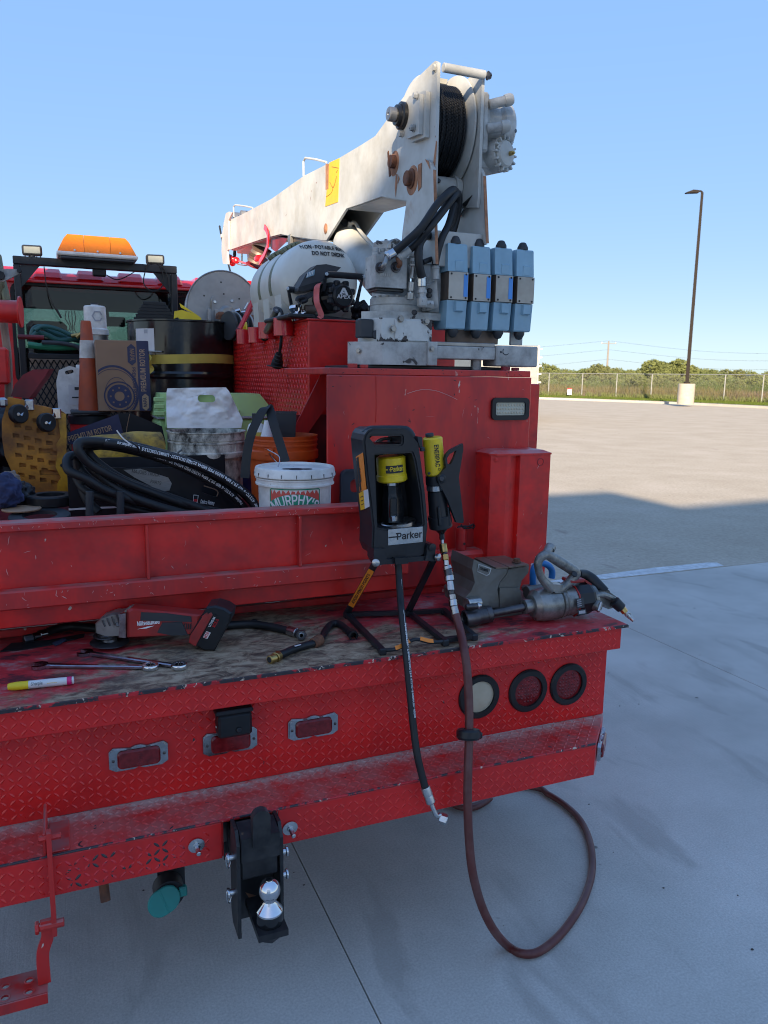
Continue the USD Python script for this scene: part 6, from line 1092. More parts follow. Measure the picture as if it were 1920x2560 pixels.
# rotor cartons
bl_, br_, tl_ = U((248, 1028), y=1.78), U((381, 1027), y=1.78), U((238, 849), y=1.80); fr_ = Fr(bl_, br_-bl_, tl_-bl_); W = np.linalg.norm(br_-bl_); H = np.linalg.norm(tl_-bl_); W = W*.98
rbx = T('rotor_carton', 'brown and blue PREMIUM ROTOR carton standing against the drum', 'carton', tuple(bl_))
rbx.add('carton', fr_(bx((W/2, H/2, -.06), (W, H, .12), .002)), 'cardboard', False)
rbx.add('blue_band', fr_(bx((W*.885, H*.5, .0006), (W*.225, H-.001, .001), 0)), 'box_blue', False); rbx.add('side_flap', fr_(bx((W+.0008, H*.5, -.06), (.001, H*.985, .118), 0)), 'box_blue', False)
rot = lambda x, y_: Fr(fr_.p(x*W, y_*H, .0013), fr_.y, -fr_.x); rotd = lambda x, y_: Fr(fr_.p(x*W, y_*H, .0006), -fr_.y, fr_.x)
rbx.add('band_lettering', txt('PREMIUM ROTOR', .022, rot(.885, .58), .0006, w=H*.60), 'gold_ink', False, kind='stuff'); rbx.add('face_lettering', txt('PREMIUM ROTOR', .014, rotd(.69, .36), .0006, w=H*.52), 'box_blue', False, kind='stuff')
hexb = Polygon([(-.038, 0), (-.026, .014), (.026, .014), (.038, 0), (.026, -.014), (-.026, -.014)])
f1 = rotd(.67, .80); rbx.add('hexagon_badge', J(prism(affinity.scale(hexb, 1.25, 1.25), .0006, f1)), 'box_blue', False); rbx.add('badge_lettering', txt('NAPA', .018, Fr(f1.p(0, 0, .0007), f1.x, f1.y), .0006, w=.052), 'cardboard', False, kind='stuff')
f2 = rot(.895, .125); rbx.add('hexagon_badge', prism(affinity.scale(hexb, 1, 1), .0006, f2), 'gold_ink', False); rbx.add('badge_lettering', txt('NAPA', .015, Fr(f2.p(0, 0, .0007), f2.x, f2.y), .0006, w=.042), 'box_blue', False, kind='stuff')
cl = sbox(.004, .004, W*.77, H-.004); g_ = []
for (x, y_, a, b, t) in ((.30, .26, .60, .30, .05), (.30, .26, .545, .26, .015), (.36, .22, .30, .20, .02)): e = affinity.scale(Point(x*W, y_*H).buffer(1, quad_segs=24), a*W*.8, b*H*1.3); g_.append(e.difference(affinity.scale(e, 1-t*1.6, 1-t*1.6)).intersection(cl))
hub = Point(.40*W, .21*H); g_.append(hub.buffer(.052).difference(hub.buffer(.021)).intersection(cl)); g_.append(hub.buffer(.066).difference(hub.buffer(.060)).intersection(cl))
for a in np.arange(8)*math.pi/4: g_[3] = g_[3].difference(Point(hub.x+.037*math.cos(a), hub.y+.037*math.sin(a)).buffer(.0042))
rbx.add('rotor_drawing', J(*[prism(g, .0006, Fr(fr_.p(0, 0, .0003+.0002*i), fr_.x, fr_.y)) for i, g in enumerate(g_) if g.area > 1e-7]), 'box_blue', False, kind='stuff')
YB = 1.42; P = [U(Z2(*p), y=YB) for p in ((438, 470), (765, 350), (805, 500), (560, 560), (440, 540))]
rb2 = T('flattened_carton', 'flattened dark PREMIUM ROTOR carton lying behind the hose coil', 'carton', tuple(P[3])); rb2.add('panel', hull(P+[p+A([0, .02, -.004]) for p in P]), 'box_blue', False)
e = nrm(P[1]-P[0]); f_ = Fr(U(Z2(585, 480), y=YB-.003), nrm(U(Z2(715, 440), y=YB)-U(Z2(450, 510), y=YB)), (0, 0, 1)); rb2.add('lettering', txt('PREMIUM ROTOR', .021, f_, .0008, w=np.linalg.norm(U(Z2(720, 440), y=YB)-U(Z2(440, 515), y=YB))), 'gold_ink', False, kind='stuff')
P = [U(Z2(*p), y=YB+.03) for p in ((760, 345), (850, 345), (1050, 430), (1075, 540), (815, 515))]; rb2.add('open_flap', hull(P+[p+A([0, .02, -.006]) for p in P]), 'box_black', False)
rb2.add('flap_edge', tube([U(Z2(840, 350), y=YB+.02), U(Z2(822, 440), y=YB+.02), U(Z2(815, 510), y=YB+.02)], .0015, 5, smooth=False), 'cardboard')
# yellow dolly on edge with casters
YP = 1.2; zz = lambda p, y_=YP: U(Z2(*p), y=y_)
out = [(50, 238), (150, 258), (200, 285), (290, 300), (400, 330), (428, 350), (432, 480), (430, 620), (450, 760), (448, 862), (215, 862), (150, 815), (75, 720), (30, 620), (12, 500), (12, 390), (40, 300)]
pl2 = Polygon([(zz(p)[0], zz(p)[2]) for p in out]).buffer(-.006).buffer(.006); yd = T('yellow_dolly', 'dirty yellow plastic dolly standing on edge with black casters', 'dolly', tuple(zz((230, 858))))
pock = []
for r_ in range(7):
    for k in range(4):
        q0, q1 = (66+72*k+18*(r_ % 2)+8*r_, 345+64*r_+16*k), (44, 28); a, b = zz(q0), zz((q0[0]+q1[0], q0[1]+q1[1])); pock.append(Polygon([(a[0], a[2]), (b[0], a[2]-.004), (b[0], b[2]), (a[0], b[2])]))
big = []
for q in ((250, 575), (255, 715)): a, b = zz(q), zz((q[0]+95, q[1]+28)); big.append(sbox(a[0], b[2], b[0], a[2]))
from shapely.ops import unary_union
allp = unary_union(pock+big).intersection(pl2.buffer(-.012))
yd.add('face', prism(pl2.difference(allp), .016, Fr((0, YP+.016, 0), (1, 0, 0), (0, 0, 1))), 'orange_dirty', False); yd.add('core', prism(pl2.buffer(-.002), .05, Fr((0, YP+.0665, 0), (1, 0, 0), (0, 0, 1))), 'orange_dirty', False)
rim = Polygon([(zz(p)[0], zz(p)[2]) for p in ((365, 335), (428, 350), (432, 480), (430, 620), (450, 760), (448, 862), (370, 855), (372, 800), (395, 760), (360, 690), (372, 600), (365, 545), (392, 500), (380, 400))]); yd.add('edge_rail', prism(rim, .012, Fr((0, YP-.0005, 0), (1, 0, 0), (0, 0, 1))), 'yellow_plastic', False)
q = zz((403, 683), YP-.013); yd.add('edge_hole', cy(q, q+A([0, -.0015, 0]), .007), 'black_ink')
for q in ((120, 350), (300, 405)):
    w = zz(q, YP-.05); cs_ = yd.sub('caster'); cs_.add('wheel', J(lathe([(0, -.013), (.03, -.013), (.034, -.008), (.034, .008), (.03, .013), (0, .013)], w, (.55, -.8, .1), 28)), 'black_rubber'); cs_.add('fork', J(hull([w+A([.0, -.012, .0]), w+A([.012, -.014, -.006]), w+A([.028, .02, .034]), w+A([.034, .03, .02]), w+A([.02, .03, .03])]), bx(w+A([.036, .035, .03]), (.03, .012, .04), .004)), 'chrome_dull'); cs_.add('axle', cy(w+A([.002, -.016, 0]), w+A([.0, -.022, 0]), .006), 'steel')
yd.add('caster_bolt', bx(zz((20, 275), YP-.03), (.03, .04, .035), .008), 'chrome_dull')
fl_ = [zz(p, 1.9) for p in ((70, 235), (95, 160), (150, 95), (215, 62), (320, 58), (290, 110), (225, 190), (190, 250))]; mf = one('maroon_flap', hull(fl_+[p+A([.02, .06, 0]) for p in fl_]), 'dark_red', 'dark maroon curved plate leaning behind the yellow dolly', 'plate')
# black rotors, disc, rags on the left
ro = T('brake_rotor', 'thick black brake rotor ring lying left of the carton', 'brake rotor', tuple(U((128, 1240), y=.80))); ro.add('ring', ring(U((128, 1262), y=.8), (0, 0, 1), .075, .044, .034, 40, .004), 'black_rubber')
ro = T('flat_rotor', 'flat black ring lying lowest beside the tailboard', 'brake rotor', tuple(U((100, 1290), y=.68))); ro.add('ring', ring(U((100, 1296), y=.66), (.0, -.1, 1), .088, .05, .012, 40, .003), 'charcoal'); one('orange_disc', lathe([(0, 0), (.055, 0), (.057, .004), (.054, .007), (0, .007)], U((54, 1275), y=.72), (0, 0, 1), 32), 'gold_ink', 'small orange brown disc beside the black rings', 'disc')
def blob(c, s, seed, amp=.35):
    m = trimesh.creation.icosphere(4, 1.0); v = m.vertices; m.vertices = v*(1+amp*(meshkit.fbm(v*2.3+seed, 4, seed)-.5)*2)[:, None]*A(s)+A(c); return m
one('blue_rag', blob(U((12, 1230), y=.75), (.05, .05, .055), 3), 'blue_rag', 'crumpled blue rag at the left end of the bed', 'rag'); one('tan_rag', blob(U((22, 1205), y=.82), (.035, .04, .035), 8), 'tan_rag', 'crumpled tan rag on top of the blue one', 'rag'); one('black_rag', blob(U((50, 1240), y=.84), (.045, .05, .045), 12), 'box_black', 'dark bundle beside the rags behind the black rotor', 'rag')
for k, (u_, v_, s_) in enumerate(((40, 1150, .10), (10, 1090, .13), (110, 1210, .08))): one('dark_bundle', blob(U((u_, v_), y=1.45), (s_, s_, s_), 20+k), 'box_black', ['dark bundle deep in the bed behind the rags', 'large dark bundle at the left edge behind the yellow dolly', 'small dark bundle under the yellow dolly'][k], 'bundle')
# yellow stained roll
a, b = U((205, 1140), y=1.15), U((405, 1125), y=1.15); yr = T('stained_roll', 'yellow roll smeared with black grease under the hose coil', 'roll', tuple((a+b)/2)); m = cy(a, b, .075, .068, 40); m = subd(m, .03); v = m.vertices; m.vertices = v+(meshkit.fbm(v*9, 3, 4)[:, None]-.5)*.03; yr.add('roll', m, 'yellow_stained', 50)
# carton with handwriting
YD = .74; zd = lambda p, y_=YD: U(Z2(*p), y=y_); dl = T('black_carton', 'black Delco Remy carton with a grey hand-lettered label', 'carton', tuple(zd((900, 985))))
PF = [(zd(p)[0], zd(p)[2]) for p in ((450, 985), (450, 705), (560, 690), (830, 700), (1160, 697), (1330, 720), (1490, 800), (1545, 880), (1560, 985))]; g_ = Polygon(PF); hh = Polygon([(zd(p)[0], zd(p)[2]) for p in ((1300, 830), (1320, 815), (1395, 840), (1412, 860), (1405, 884), (1385, 884), (1310, 858))])
x0, x1 = PF[0][0], PF[-1][0]; zb_ = BZ+.001
dl.add('front_panel', prism(unary_union([g_, sbox(x0, zb_, x1, PF[0][1]+.002)]).difference(hh), .005, Fr((0, YD, 0), (1, 0, 0), (0, 0, 1))), 'box_black', False); dl.add('side_panel', J(bb(x0, x0+.005, YD+.0005, YD+.26, zb_, PF[1][1]-.01, .001), bb(x1-.02, x1-.015, YD+.0005, YD+.26, zb_, PF[-2][1], .001)), 'box_black', False); dl.add('back_panel', bb(x0, x1, YD+.261, YD+.266, zb_, PF[2][1], .001), 'box_black', False)
dl.add('handle_edge', J(*[tube([zd(p, YD-.004) for p in ((1320, 815), (1395, 840), (1412, 860), (1405, 884))], .002, 6)]), 'cardboard')
lp_ = [zd(p, YD-.0055) for p in ((800, 712), (910, 705), (1090, 762), (1113, 800), (1098, 845), (1060, 850), (985, 820), (870, 760))]; dl.add('silver_label', prism([(p[0], p[2]) for p in lp_], .001, Fr((0, YD-.0052, 0), (1, 0, 0), (0, 0, 1))), 'tape_grey', False)
hx_ = nrm(zd((1100, 790))-zd((850, 715))); f_ = Fr(zd((945, 735), YD-.0064), (hx_[0], 0, hx_[2]*.55), (0, 0, 1)); dl.add('handwriting', txt('MAJORS TRUCK', .0115, f_, .0006, False, w=.088), 'black_ink', False, kind='stuff'); f_ = Fr(zd((1010, 795), YD-.0064), (hx_[0], 0, hx_[2]*.7), (0, 0, 1)); dl.add('handwriting', txt('PARTS', .0105, f_, .0006, False, w=.034), 'black_ink', False, kind='stuff')
f_ = Fr(zd((1268, 898), YD-.0055), (1, 0, -.12), (0, 0, 1)); dl.add('logo_frame', prism(sbox(-.008, -.0125, .008, .0125).difference(sbox(-.0066, -.011, .0066, .011)), .0006, f_), 'white_ink', False); dl.add('logo_block', f_(bx((0, -.006, .0004), (.013, .009, .0006), 0)), 'red_ink', False)
dl.add('lettering', txt('Delco Remy', .0125, Fr(zd((1345, 925), YD-.0055), (1, 0, -.18), (0, 0, 1)), .0006, w=.047), 'white_ink', False, kind='stuff'); dl.add('underline', tube([zd((1325, 950), YD-.0055), zd((1425, 962), YD-.0055)], .0006, 4, smooth=False), 'white_ink')
q0, q1 = zd((445, 968), YD-.006), zd((870, 985), YD-.006); dl.add('stripe', J(bb(q0[0], q1[0]-.03, YD-.0062, YD-.0055, q0[2]-.003, q0[2]+.003, 0)), 'white_ink', False); dl.add('stripe', J(bb(q1[0]-.045, q1[0], YD-.0062, YD-.0055, q0[2]-.007, q0[2]-.0035, 0)), 'red_ink', False)
# hydraulic hose coil
hc = T('hose_coil', 'coil of black hydraulic hose with white printing lying over the cartons', 'hose', tuple(zd((900, 800), .6)))
LP = [[(640, 985), (560, 900), (520, 780), (500, 650), (520, 570), (590, 540), (760, 545), (950, 590), (1180, 650), (1400, 740), (1560, 840), (1640, 930), (1680, 1010)],
      [(1500, 1000), (1250, 950), (960, 850), (760, 770), (590, 680), (515, 600), (505, 550), (540, 528), (640, 528), (800, 545), (1000, 590), (1240, 665), (1460, 770), (1610, 880), (1665, 960), (1700, 1020)],
      [(1420, 1000), (1180, 985), (900, 920), (700, 850), (560, 770), (450, 720), (432, 665), (450, 625), (500, 618), (560, 650), (640, 740), (800, 860), (1000, 940), (1200, 1000)],
      [(1300, 1000), (1050, 960), (800, 880), (620, 800), (530, 720), (515, 660), (540, 600), (600, 560), (720, 560), (930, 605), (1170, 690), (1390, 800), (1540, 910), (1610, 1000)],
      [(1100, 1005), (880, 970), (690, 900), (560, 850), (500, 780), (480, 700)],
      [(1390, 990), (1100, 890), (830, 790), (680, 700), (590, 620), (575, 570), (610, 548), (720, 552), (900, 575), (1120, 630), (1340, 715), (1520, 820), (1630, 920), (1670, 1000)]]
paths = []
for i, L_ in enumerate(LP):
    dy = (.62, .585, .60, .66, .64, .635)[i]; P = spline([zd(p, dy+.03*math.sin(j*.7+i)) for j, p in enumerate(L_)], 8); paths.append(P); hc.add('hose_loop', tube(P, .0135 if i != 4 else .012, 12, smooth=False), 'black_rubber')
def seg_path(P, a, b): n = len(P); return P[int(a*n):int(b*n)]
PR = 'Parker  471TC-6 WP 29.7 MPa (4250 PSI) MSHA IC-40/28 ISO11237-1/EN857/2SC/12.5  www.parker.com  '
for i, (a, b) in ((1, (.55, .97)), (3, (.58, .95)), (5, (.55, .97)), (0, (.5, .9))): hc.add('hose_print', on_path(PR, .0095, seg_path(paths[i], a, b), lambda p: (CAM-p)*A([1, 1, 1])+A([0, 0, .9]), .0139, start=.005, gap=(.82 if i != 0 else .7), flip=True), 'white_ink', False, kind='stuff')
for p, q in (((1530, 820), (1600, 905)), ((850, 530), (905, 600))): hc.add('cable_tie', tube([zd(p, .57), zd(((p[0]+q[0])/2+10, (p[1]+q[1])/2-5), .555), zd(q, .57)], .003, 6), 'black_plastic')
hc.add('white_tie', tube([zd((845, 545), .56), zd((800, 510), .56), zd((770, 475), .56), zd((756, 455), .56)], .0022, 6), 'white_pail'); hc.add('end_label', on_path('Parker  Parker', .012, seg_path(paths[1], .93, 1.0), view, .0142, start=0, gap=.8, flip=True), 'white_ink', False, kind='stuff')
for u_ in (580, 780): one('dark_stake', cy(zd((u_, 1010), .56), zd((u_, 850), .56), .011, n=12), 'charcoal', 'dark round stake standing behind the tailboard under the hose coil, '+('left one' if u_ == 580 else 'right one'), 'stake')
# black kneeling board, blue can
q = U((880, 1215), y=.478); kb = T('black_board', 'black moulded plastic board with a hand hole behind the yellow and black press', 'board', (q[0], .48, q[2]-.1)); l_, t_, b_ = U((853, 1200), y=.478)[0], U((880, 1174), y=.478)[2], 1.0
bo_ = rrect(.16, t_-b_, .022, l_+.08, (t_+b_)/2); kb.add('board', prism(bo_.difference(rrect(.05, .045, .016, l_+.058, t_-.055)), .012, Fr((0, .494, 0), (1, 0, 0), (0, 0, 1))), 'seat_shell', False); kb.add('raised_edge', prism(bo_.difference(bo_.buffer(-.007)), .004, Fr((0, .4818, 0), (1, 0, 0), (0, 0, 1))), 'seat_shell', False); kb.add('groove', bb(l_+.02, l_+.14, .4795, .4818, t_-.135, t_-.128, .001), 'seat_shell', False)
bl2 = U((606, 1180), dep=3.15); one('blue_can', lathe([(0, -.1), (.035, -.1), (.035, .06), (.02, .075), (0, .075)], bl2, (0, 0, 1), 24), 'stack_blue', 'dark blue can between the grimy and orange pails', 'can')
# things in the toolbox cups
q = U((709, 818), x=.51); tl1 = T('hanging_tool', 'black cable with a cone plug hanging from the last red cup', 'tool', tuple(q))
tl1.add('cable', tube([U(Z3(*p), x=.505) for p in ((540, 880), (575, 880), (600, 920), (603, 1010), (595, 1120), (590, 1240), (575, 1340))], .0068, 8), 'black_rubber'); a, b = U(Z3(570, 1345), x=.505), U(Z3(530, 1560), x=.505); tl1.add('plug_body', lathe([(0, 0), (.013, .0), (.016, .004), (.016, .018), (.019, .02), (.019, .034), (.023, .036), (.026, .062), (.0, .062)], a, b-a, 24), 'black_rubber'); tl1.add('plug_flange', lathe([(0, 0), (.042, .002), (.044, .005), (.03, .008), (0, .009)], a+nrm(b-a)*.062, (-.1, .05, -1), 28), 'black_rubber')
q = U((675, 812), x=.505); gt = T('grey_torch', 'grey hand torch tilted in the third red cup', 'torch', tuple(q)); a, b = U(Z3(415, 1180), x=.505), U(Z3(545, 890), x=.49); d = nrm(b-a); gt.add('head', lathe([(0, 0), (.018, .004), (.021, .012), (.016, .025)], a, d, 20), 'black_rubber'); gt.add('body', cy(a+d*.02, b, .017, .0135, 20), 'grey_metal'); gt.add('rim', ring(b-d*.004, d, .015, .006, .006), 'dark_steel')
gt.add('lanyard', tube([U(Z3(*p), x=.53) for p in ((490, 950), (440, 900), (435, 860), (460, 840), (485, 870), (480, 940))], .003, 6), 'black_rubber')
# tank
TX, TZ, TR = .68, 1.992, .171; y0, y1 = 1.31, 2.0
tk = T('water_tank', 'cream poly water tank marked NON-POTABLE WATER behind the winch', 'tank', (TX, 1.7, 1.82)); ax = (0, 1, 0); of = A([TX, y0, TZ])
pr_ = [(0, -.055), (TR*.4, -.05), (TR*.7, -.032), (TR*.9, 0), (TR*.98, .035), (TR, .08)]
for yy in (.23, .43): pr_ += [(TR, yy-.035), (TR-.004, yy-.024), (TR-.004, yy+.024), (TR, yy+.035)]
pr_ += [(TR, .58), (TR*.97, .62), (TR*.85, .66), (TR*.5, .69), (0, .70)]
tk.add('tank_body', lathe(pr_, of, ax, 64), 'tank_poly', 50)
for yy in (.12, .33, .53): tk.add('leg', hull([(TX+sx*(.155 if z < 1.9 else .165), y0+yy+sy*.05, z) for sx in (-1, 1) for sy in (-1, 1) for z in (1.8205, 2.0)]), 'tank_poly', False)
def tank_letter(s, h, zc, w):
    m = txt(s, h, W0, .0015, w=w); v = m.vertices.copy(); R = TR*.985; a = v[:, 0]/R-.30; el = (v[:, 1])/R+zc; ry = v[:, 2]
    rr_ = TR*np.cos(np.clip(el, -1.5, 1.5)); return a, el, ry, m
def dome(s, h, xc, zc, w):
    m = txt(s, h, W0, .002, w=w); v = m.vertices.copy(); X, Zz = v[:, 0]+xc, v[:, 1]+zc; rho = np.hypot(X, Zz); yy = np.interp(rho, [p[0] for p in pr_[:6]], [p[1] for p in pr_[:6]]); m.vertices = np.stack([TX+X, y0+yy-v[:, 2]-.001, TZ+Zz], 1); return m
tk.add('lettering', dome('NON-POTABLE WATER', .0155, .012, .128, .21), 'black_ink', False, kind='stuff'); tk.add('lettering', dome('DO NOT DRINK', .0155, .016, .101, .145), 'black_ink', False, kind='stuff')
tk.add('stain', J(hull([(TX+.02+dx, y0-.046+.002*k, TZ+.062+dz) for k in (0, 1) for dx, dz in ((-.012, .006), (.012, .008), (.004, -.012))])), 'charcoal', False)
for yy in (.23, .43):
    s_ = T('tank_strap', 'olive ratchet strap over the water tank, '+('nearer one' if yy < .3 else 'farther one'), 'strap', (TX, y0+yy, TZ+TR)); rs_ = TR-.004
    s_.add('webbing', flat([(TX-rs_*math.cos(t), y0+yy, TZ+rs_*math.sin(t)) for t in np.linspace(-.3, 3.4, 26)], .045, .0012, (0, 1, 0), per=2), 'tank_poly' if False else 'olive', False)
    for k in range(4): t = .95+.12*k; p = A([TX-(rs_+.012)*math.cos(t), y0+yy, TZ+(rs_+.012)*math.sin(t)]); s_.add('buckle_link', J(bx((0, 0, 0), (.034, .05, .022), .005).apply_transform(trimesh.transformations.rotation_matrix(t-math.pi/2, (0, 1, 0))).apply_translation(p), cy(p+A([0, -.032, 0]), p+A([0, .032, 0]), .009)), 'olive', False)
# reels
c = U((558, 768), y=2.62); s_ = ((c-CAM)@FWD)/FPX; Rq = 88*s_; rl = T('hose_reel', 'big grey steel hose reel with a flat disc flange', 'hose reel', (c[0], c[1], 1.82)); of = c; a_ = (.10, .99, 0)
rl.add('near_flange', lathe([(0, 0), (Rq-.006, 0), (Rq, -.006), (Rq+.004, .0), (Rq+.002, .012), (Rq-.01, .012), (0, .01)], of, a_, 64), 'grey_reel'); rl.add('far_flange', lathe([(0, .26), (Rq-.006, .26), (Rq+.003, .256), (Rq+.004, .266), (Rq-.01, .272), (0, .27)], of, a_, 64), 'grey_reel'); rl.add('inner_rim', lathe([(Rq-.012, .03), (Rq+.002, .034), (Rq+.002, .042), (Rq-.012, .046)], of, a_, 64), 'reel_rim'); rl.add('inner_rim', lathe([(Rq-.012, .225), (Rq+.002, .229), (Rq+.002, .237), (Rq-.012, .241)], of, a_, 64), 'reel_rim'); rl.add('hose_pack', lathe([(Rq*.92, .0125), (Rq*.94, .13), (Rq*.92, .2595)], of, a_, 56), 'charcoal')
fR = Fr(c, nrm(np.cross(A([0, 0, 1.]), -A(a_))), (0, 0, 1)); k_ = s_
for u_, v_ in ((-20, -36), (22, -40), (-54, 24)): rl.add('rivet', fR(lathe([(0, .004), (.008, .003), (.0095, 0)], (u_*k_, -v_*k_-.0, .0), (0, 0, 1), 12)) if False else cy(fR.p(u_*k_, -v_*k_-24*k_, .0), fR.p(u_*k_, -v_*k_-24*k_, .008), .009, n=12), 'zinc')
for u_, v_ in ((-4, -60), (2, -32), (-46, -26), (40, -22)): rl.add('flange_hole', cy(fR.p(u_*k_, -v_*k_, .0), fR.p(u_*k_, -v_*k_, .0012), .005, n=10), 'black_ink')
rl.add('hub_plate', fR(bx((12*k_, -40*k_, .03), (70*k_, 66*k_, .012), .003)), 'grey_reel', False); rl.add('stand_angle', fR(bx((-36*k_, -44*k_, .045), (8*k_, 74*k_, .03), .002)), 'grey_reel', False)
rl.add('hub', fR(J(lathe([(0, .0), (.05, 0), (.05, .03), (.035, .045), (0, .045)], (8*k_, -18*k_, .0), (0, 0, 1), 10), bx((28*k_, -20*k_, .05), (.06, .05, .03), .01))), 'grey_metal', 30); rl.add('swivel_pipe', tube([fR.p(0, -24*k_, .06), fR.p(30*k_, -27*k_, .06), fR.p(75*k_, -27*k_, .06)], .020, 12), 'rust'); rl.add('swivel_elbow', J(tube([fR.p(4*k_, -24*k_, .06), fR.p(-12*k_, -22*k_, .075), fR.p(-14*k_, -32*k_, .075)], .019, 12)), 'rust'); rl.add('feed_hose', tube([fR.p(-12*k_, -34*k_, .075), fR.p(-8*k_, -60*k_, .075), fR.p(-8*k_, -90*k_, .075)], .015, 12), 'grey_metal')
rl.add('fitting', J(cy(fR.p(28*k_, -12*k_, .06), fR.p(40*k_, -8*k_, .07), .014, n=8), cy(fR.p(38*k_, -14*k_, .06), fR.p(52*k_, -12*k_, .07), .010, n=8), cy(fR.p(50*k_, -6*k_, .05), fR.p(60*k_, 12*k_, .05), .007)), 'zinc'); rl.add('handle_bar', tube([fR.p(-32*k_, -10*k_, .02), fR.p(-30*k_, 14*k_, .03), fR.p(-26*k_, 24*k_, .02)], .005, 8), 'grey_metal')
sr_ = T('small_reel', 'small black hose reel under the big grey one', 'hose reel', tuple(U((590, 815), y=2.35))); q = U((588, 815), y=2.4)
for k in range(4): sr_.add('disc', lathe([(0, 0), (.075, 0), (.078, .006), (.075, .012), (0, .012)], q+A([.035*k-.04, .02*k, 0]), (.9, .4, 0), 32), ['charcoal', 'grey_metal', 'black_rubber', 'grey_metal'][k])
sr_.add('yellow_hub', cy(q+A([.02, -.05, -.01]), q+A([.05, -.06, -.01]), .03), 'yellow_bright')
for p, q in (((640, 735), (600, 822)), ((628, 772), (592, 830))):
    a, b = U(p, x=.60), U(q, x=.52); one('red_stay', cy(a, b, .012, n=4, b=.001), 'red_gloss' if p[0] > 630 else 'dark_red', ['long red steel stay rising from the toolbox edge', 'short dark red stay behind the long one'][p[0] < 630], 'stay', smooth=False)
# winch
wi = T('portable_winch', 'black APEX winch with bar handles on top of the toolbox', 'winch', tuple(U((830, 800), y=1.2))); yw = 1.14; wz = lambda u_, v_, y_=yw: U(Z3(u_, v_), y=y_)
c = wz(1228, 748); s_ = np.linalg.norm(wz(1330, 748)-wz(1130, 748))/200
aw = nrm((.18, -1, .02)); fw_ = axf(c, aw); fw_ = Fr(c, nrm(np.cross((0, 0, 1.), aw)), (0, 0, 1))
oc = Polygon([(math.cos(a)*r, math.sin(a)*r) for k, a in enumerate(np.linspace(0, 2*np.pi, 48, endpoint=False)) for r in ((128+(16 if (k % 8) in (0, 1, 2) else 0))*s_,)])
wi.add('gear_housing', prismb(oc.convex_hull.buffer(-.002), .085, Fr(fw_.p(0, 0, -.085), fw_.x, fw_.y), .012), 'black_satin', 25); wi.add('end_cover', lathe([(0, 0), (112*s_, 0), (112*s_, .006), (96*s_, .013), (92*s_, .011), (0, .011)], c, aw, 48), 'black_plastic'); wi.add('housing_lug', J(*[fw_(bx((math.cos(a)*128*s_, math.sin(a)*128*s_, -.01), (.024, .024, .025), .005)) for a in np.arange(8)*math.pi/4+.4]), 'black_satin', False, kind='stuff')
tA = Polygon([(-.5, -.5), (-.12, .5), (.12, .5), (.5, -.5), (.24, -.5), (0, .12), (-.1, -.13), (.06, -.13), (.0, -.32), (-.2, -.32), (-.26, -.5)]); tA = Polygon([(-.52, -.45), (-.13, .5), (.13, .5), (.52, -.45), (.24, -.45), (0, .16), (-.1, -.08), (.04, -.08), (.13, -.28), (-.2, -.28), (-.27, -.45)])
fe = Fr(fw_.p(0, .006, .0112), fw_.x, fw_.y); wi.add('emblem', prism(affinity.translate(affinity.scale(tA, 95*s_, 68*s_, origin=(0, 0)), 0, 28*s_), .0012, fe), 'white_ink', False); wi.add('lettering', txt('APEX', 34*s_, Fr(fe.p(0, -26*s_, 0), fe.x, fe.y), .0012, w=150*s_), 'white_ink', False, kind='stuff')
ctr = fw_.p(-.02, -.004, -.12); wi.add('drum_body', cy(fw_.p(-.0, 0, -.086), fw_.p(-.0, 0, -.30), .062, n=28), 'black_rubber'); wi.add('motor', cy(fw_.p(0, 0, -.301), fw_.p(0, 0, -.46), .07, n=28), 'black_satin')
wi.add('tie_plate', hull([fw_.p(x, y_, z) for x, y_ in ((-.13, -.075), (.07, -.085), (.07, -.10), (-.13, -.10)) for z in (-.02, -.44)]), 'black_satin', False)
cbx = [wz(u_, v_, 1.16) for u_, v_ in ((850, 520), (960, 425), (1060, 415), (1215, 450), (1100, 555), (985, 605), (770, 690), (775, 660))]; wi.add('control_box', hull(cbx+[p+A([.01, .16, .005]) for p in cbx]), 'dark_grey', False)
cb2 = [wz(u_, v_, 1.155) for u_, v_ in ((775, 655), (960, 600), (1010, 600), (1000, 660), (830, 700), (770, 692))]; wi.add('control_box_base', hull(cb2+[p+A([.01, .12, 0]) for p in cb2]), 'black_satin', False)
lbp = [wz(u_, v_, 1.1525) for u_, v_ in ((870, 500), (945, 470), (935, 530), (850, 560))]; wi.add('spec_label', hull(lbp+[p+A([0, .002, 0]) for p in lbp]), 'light_blue', False); wi.add('spec_print', J(*[tube([wz(870+18*k, 505-8*k, 1.151), wz(862+18*k, 548-8*k, 1.151)], .0016, 4, smooth=False) for k in range(4)]), 'white_ink', False, kind='stuff')
bar = wi.sub('handle_bar'); bar.add('tube', cy(wz(1065, 520, 1.10), wz(1440, 548, 1.10), .0125, n=18), 'black_satin'); bar.add('arm', hull([wz(1440, 530, 1.10), wz(1448, 560, 1.10), wz(1385, 870, 1.12), wz(1355, 870, 1.12)]+[p+A([0, .014, 0]) for p in (wz(1440, 530, 1.10), wz(1448, 560, 1.10), wz(1385, 870, 1.12), wz(1355, 870, 1.12))]), 'black_satin', False); bar.add('arm', hull([p+A([0, dy, 0]) for p in (wz(1050, 525, 1.10), wz(1075, 505, 1.10), wz(1055, 680, 1.12), wz(1020, 700, 1.12)) for dy in (0, .014)]), 'black_satin', False)
for u_, v_ in ((1065, 520), (1440, 545)): bar.add('bolt', cy(wz(u_, v_, 1.10), wz(u_, v_, 1.088), .007, n=8), 'zinc')
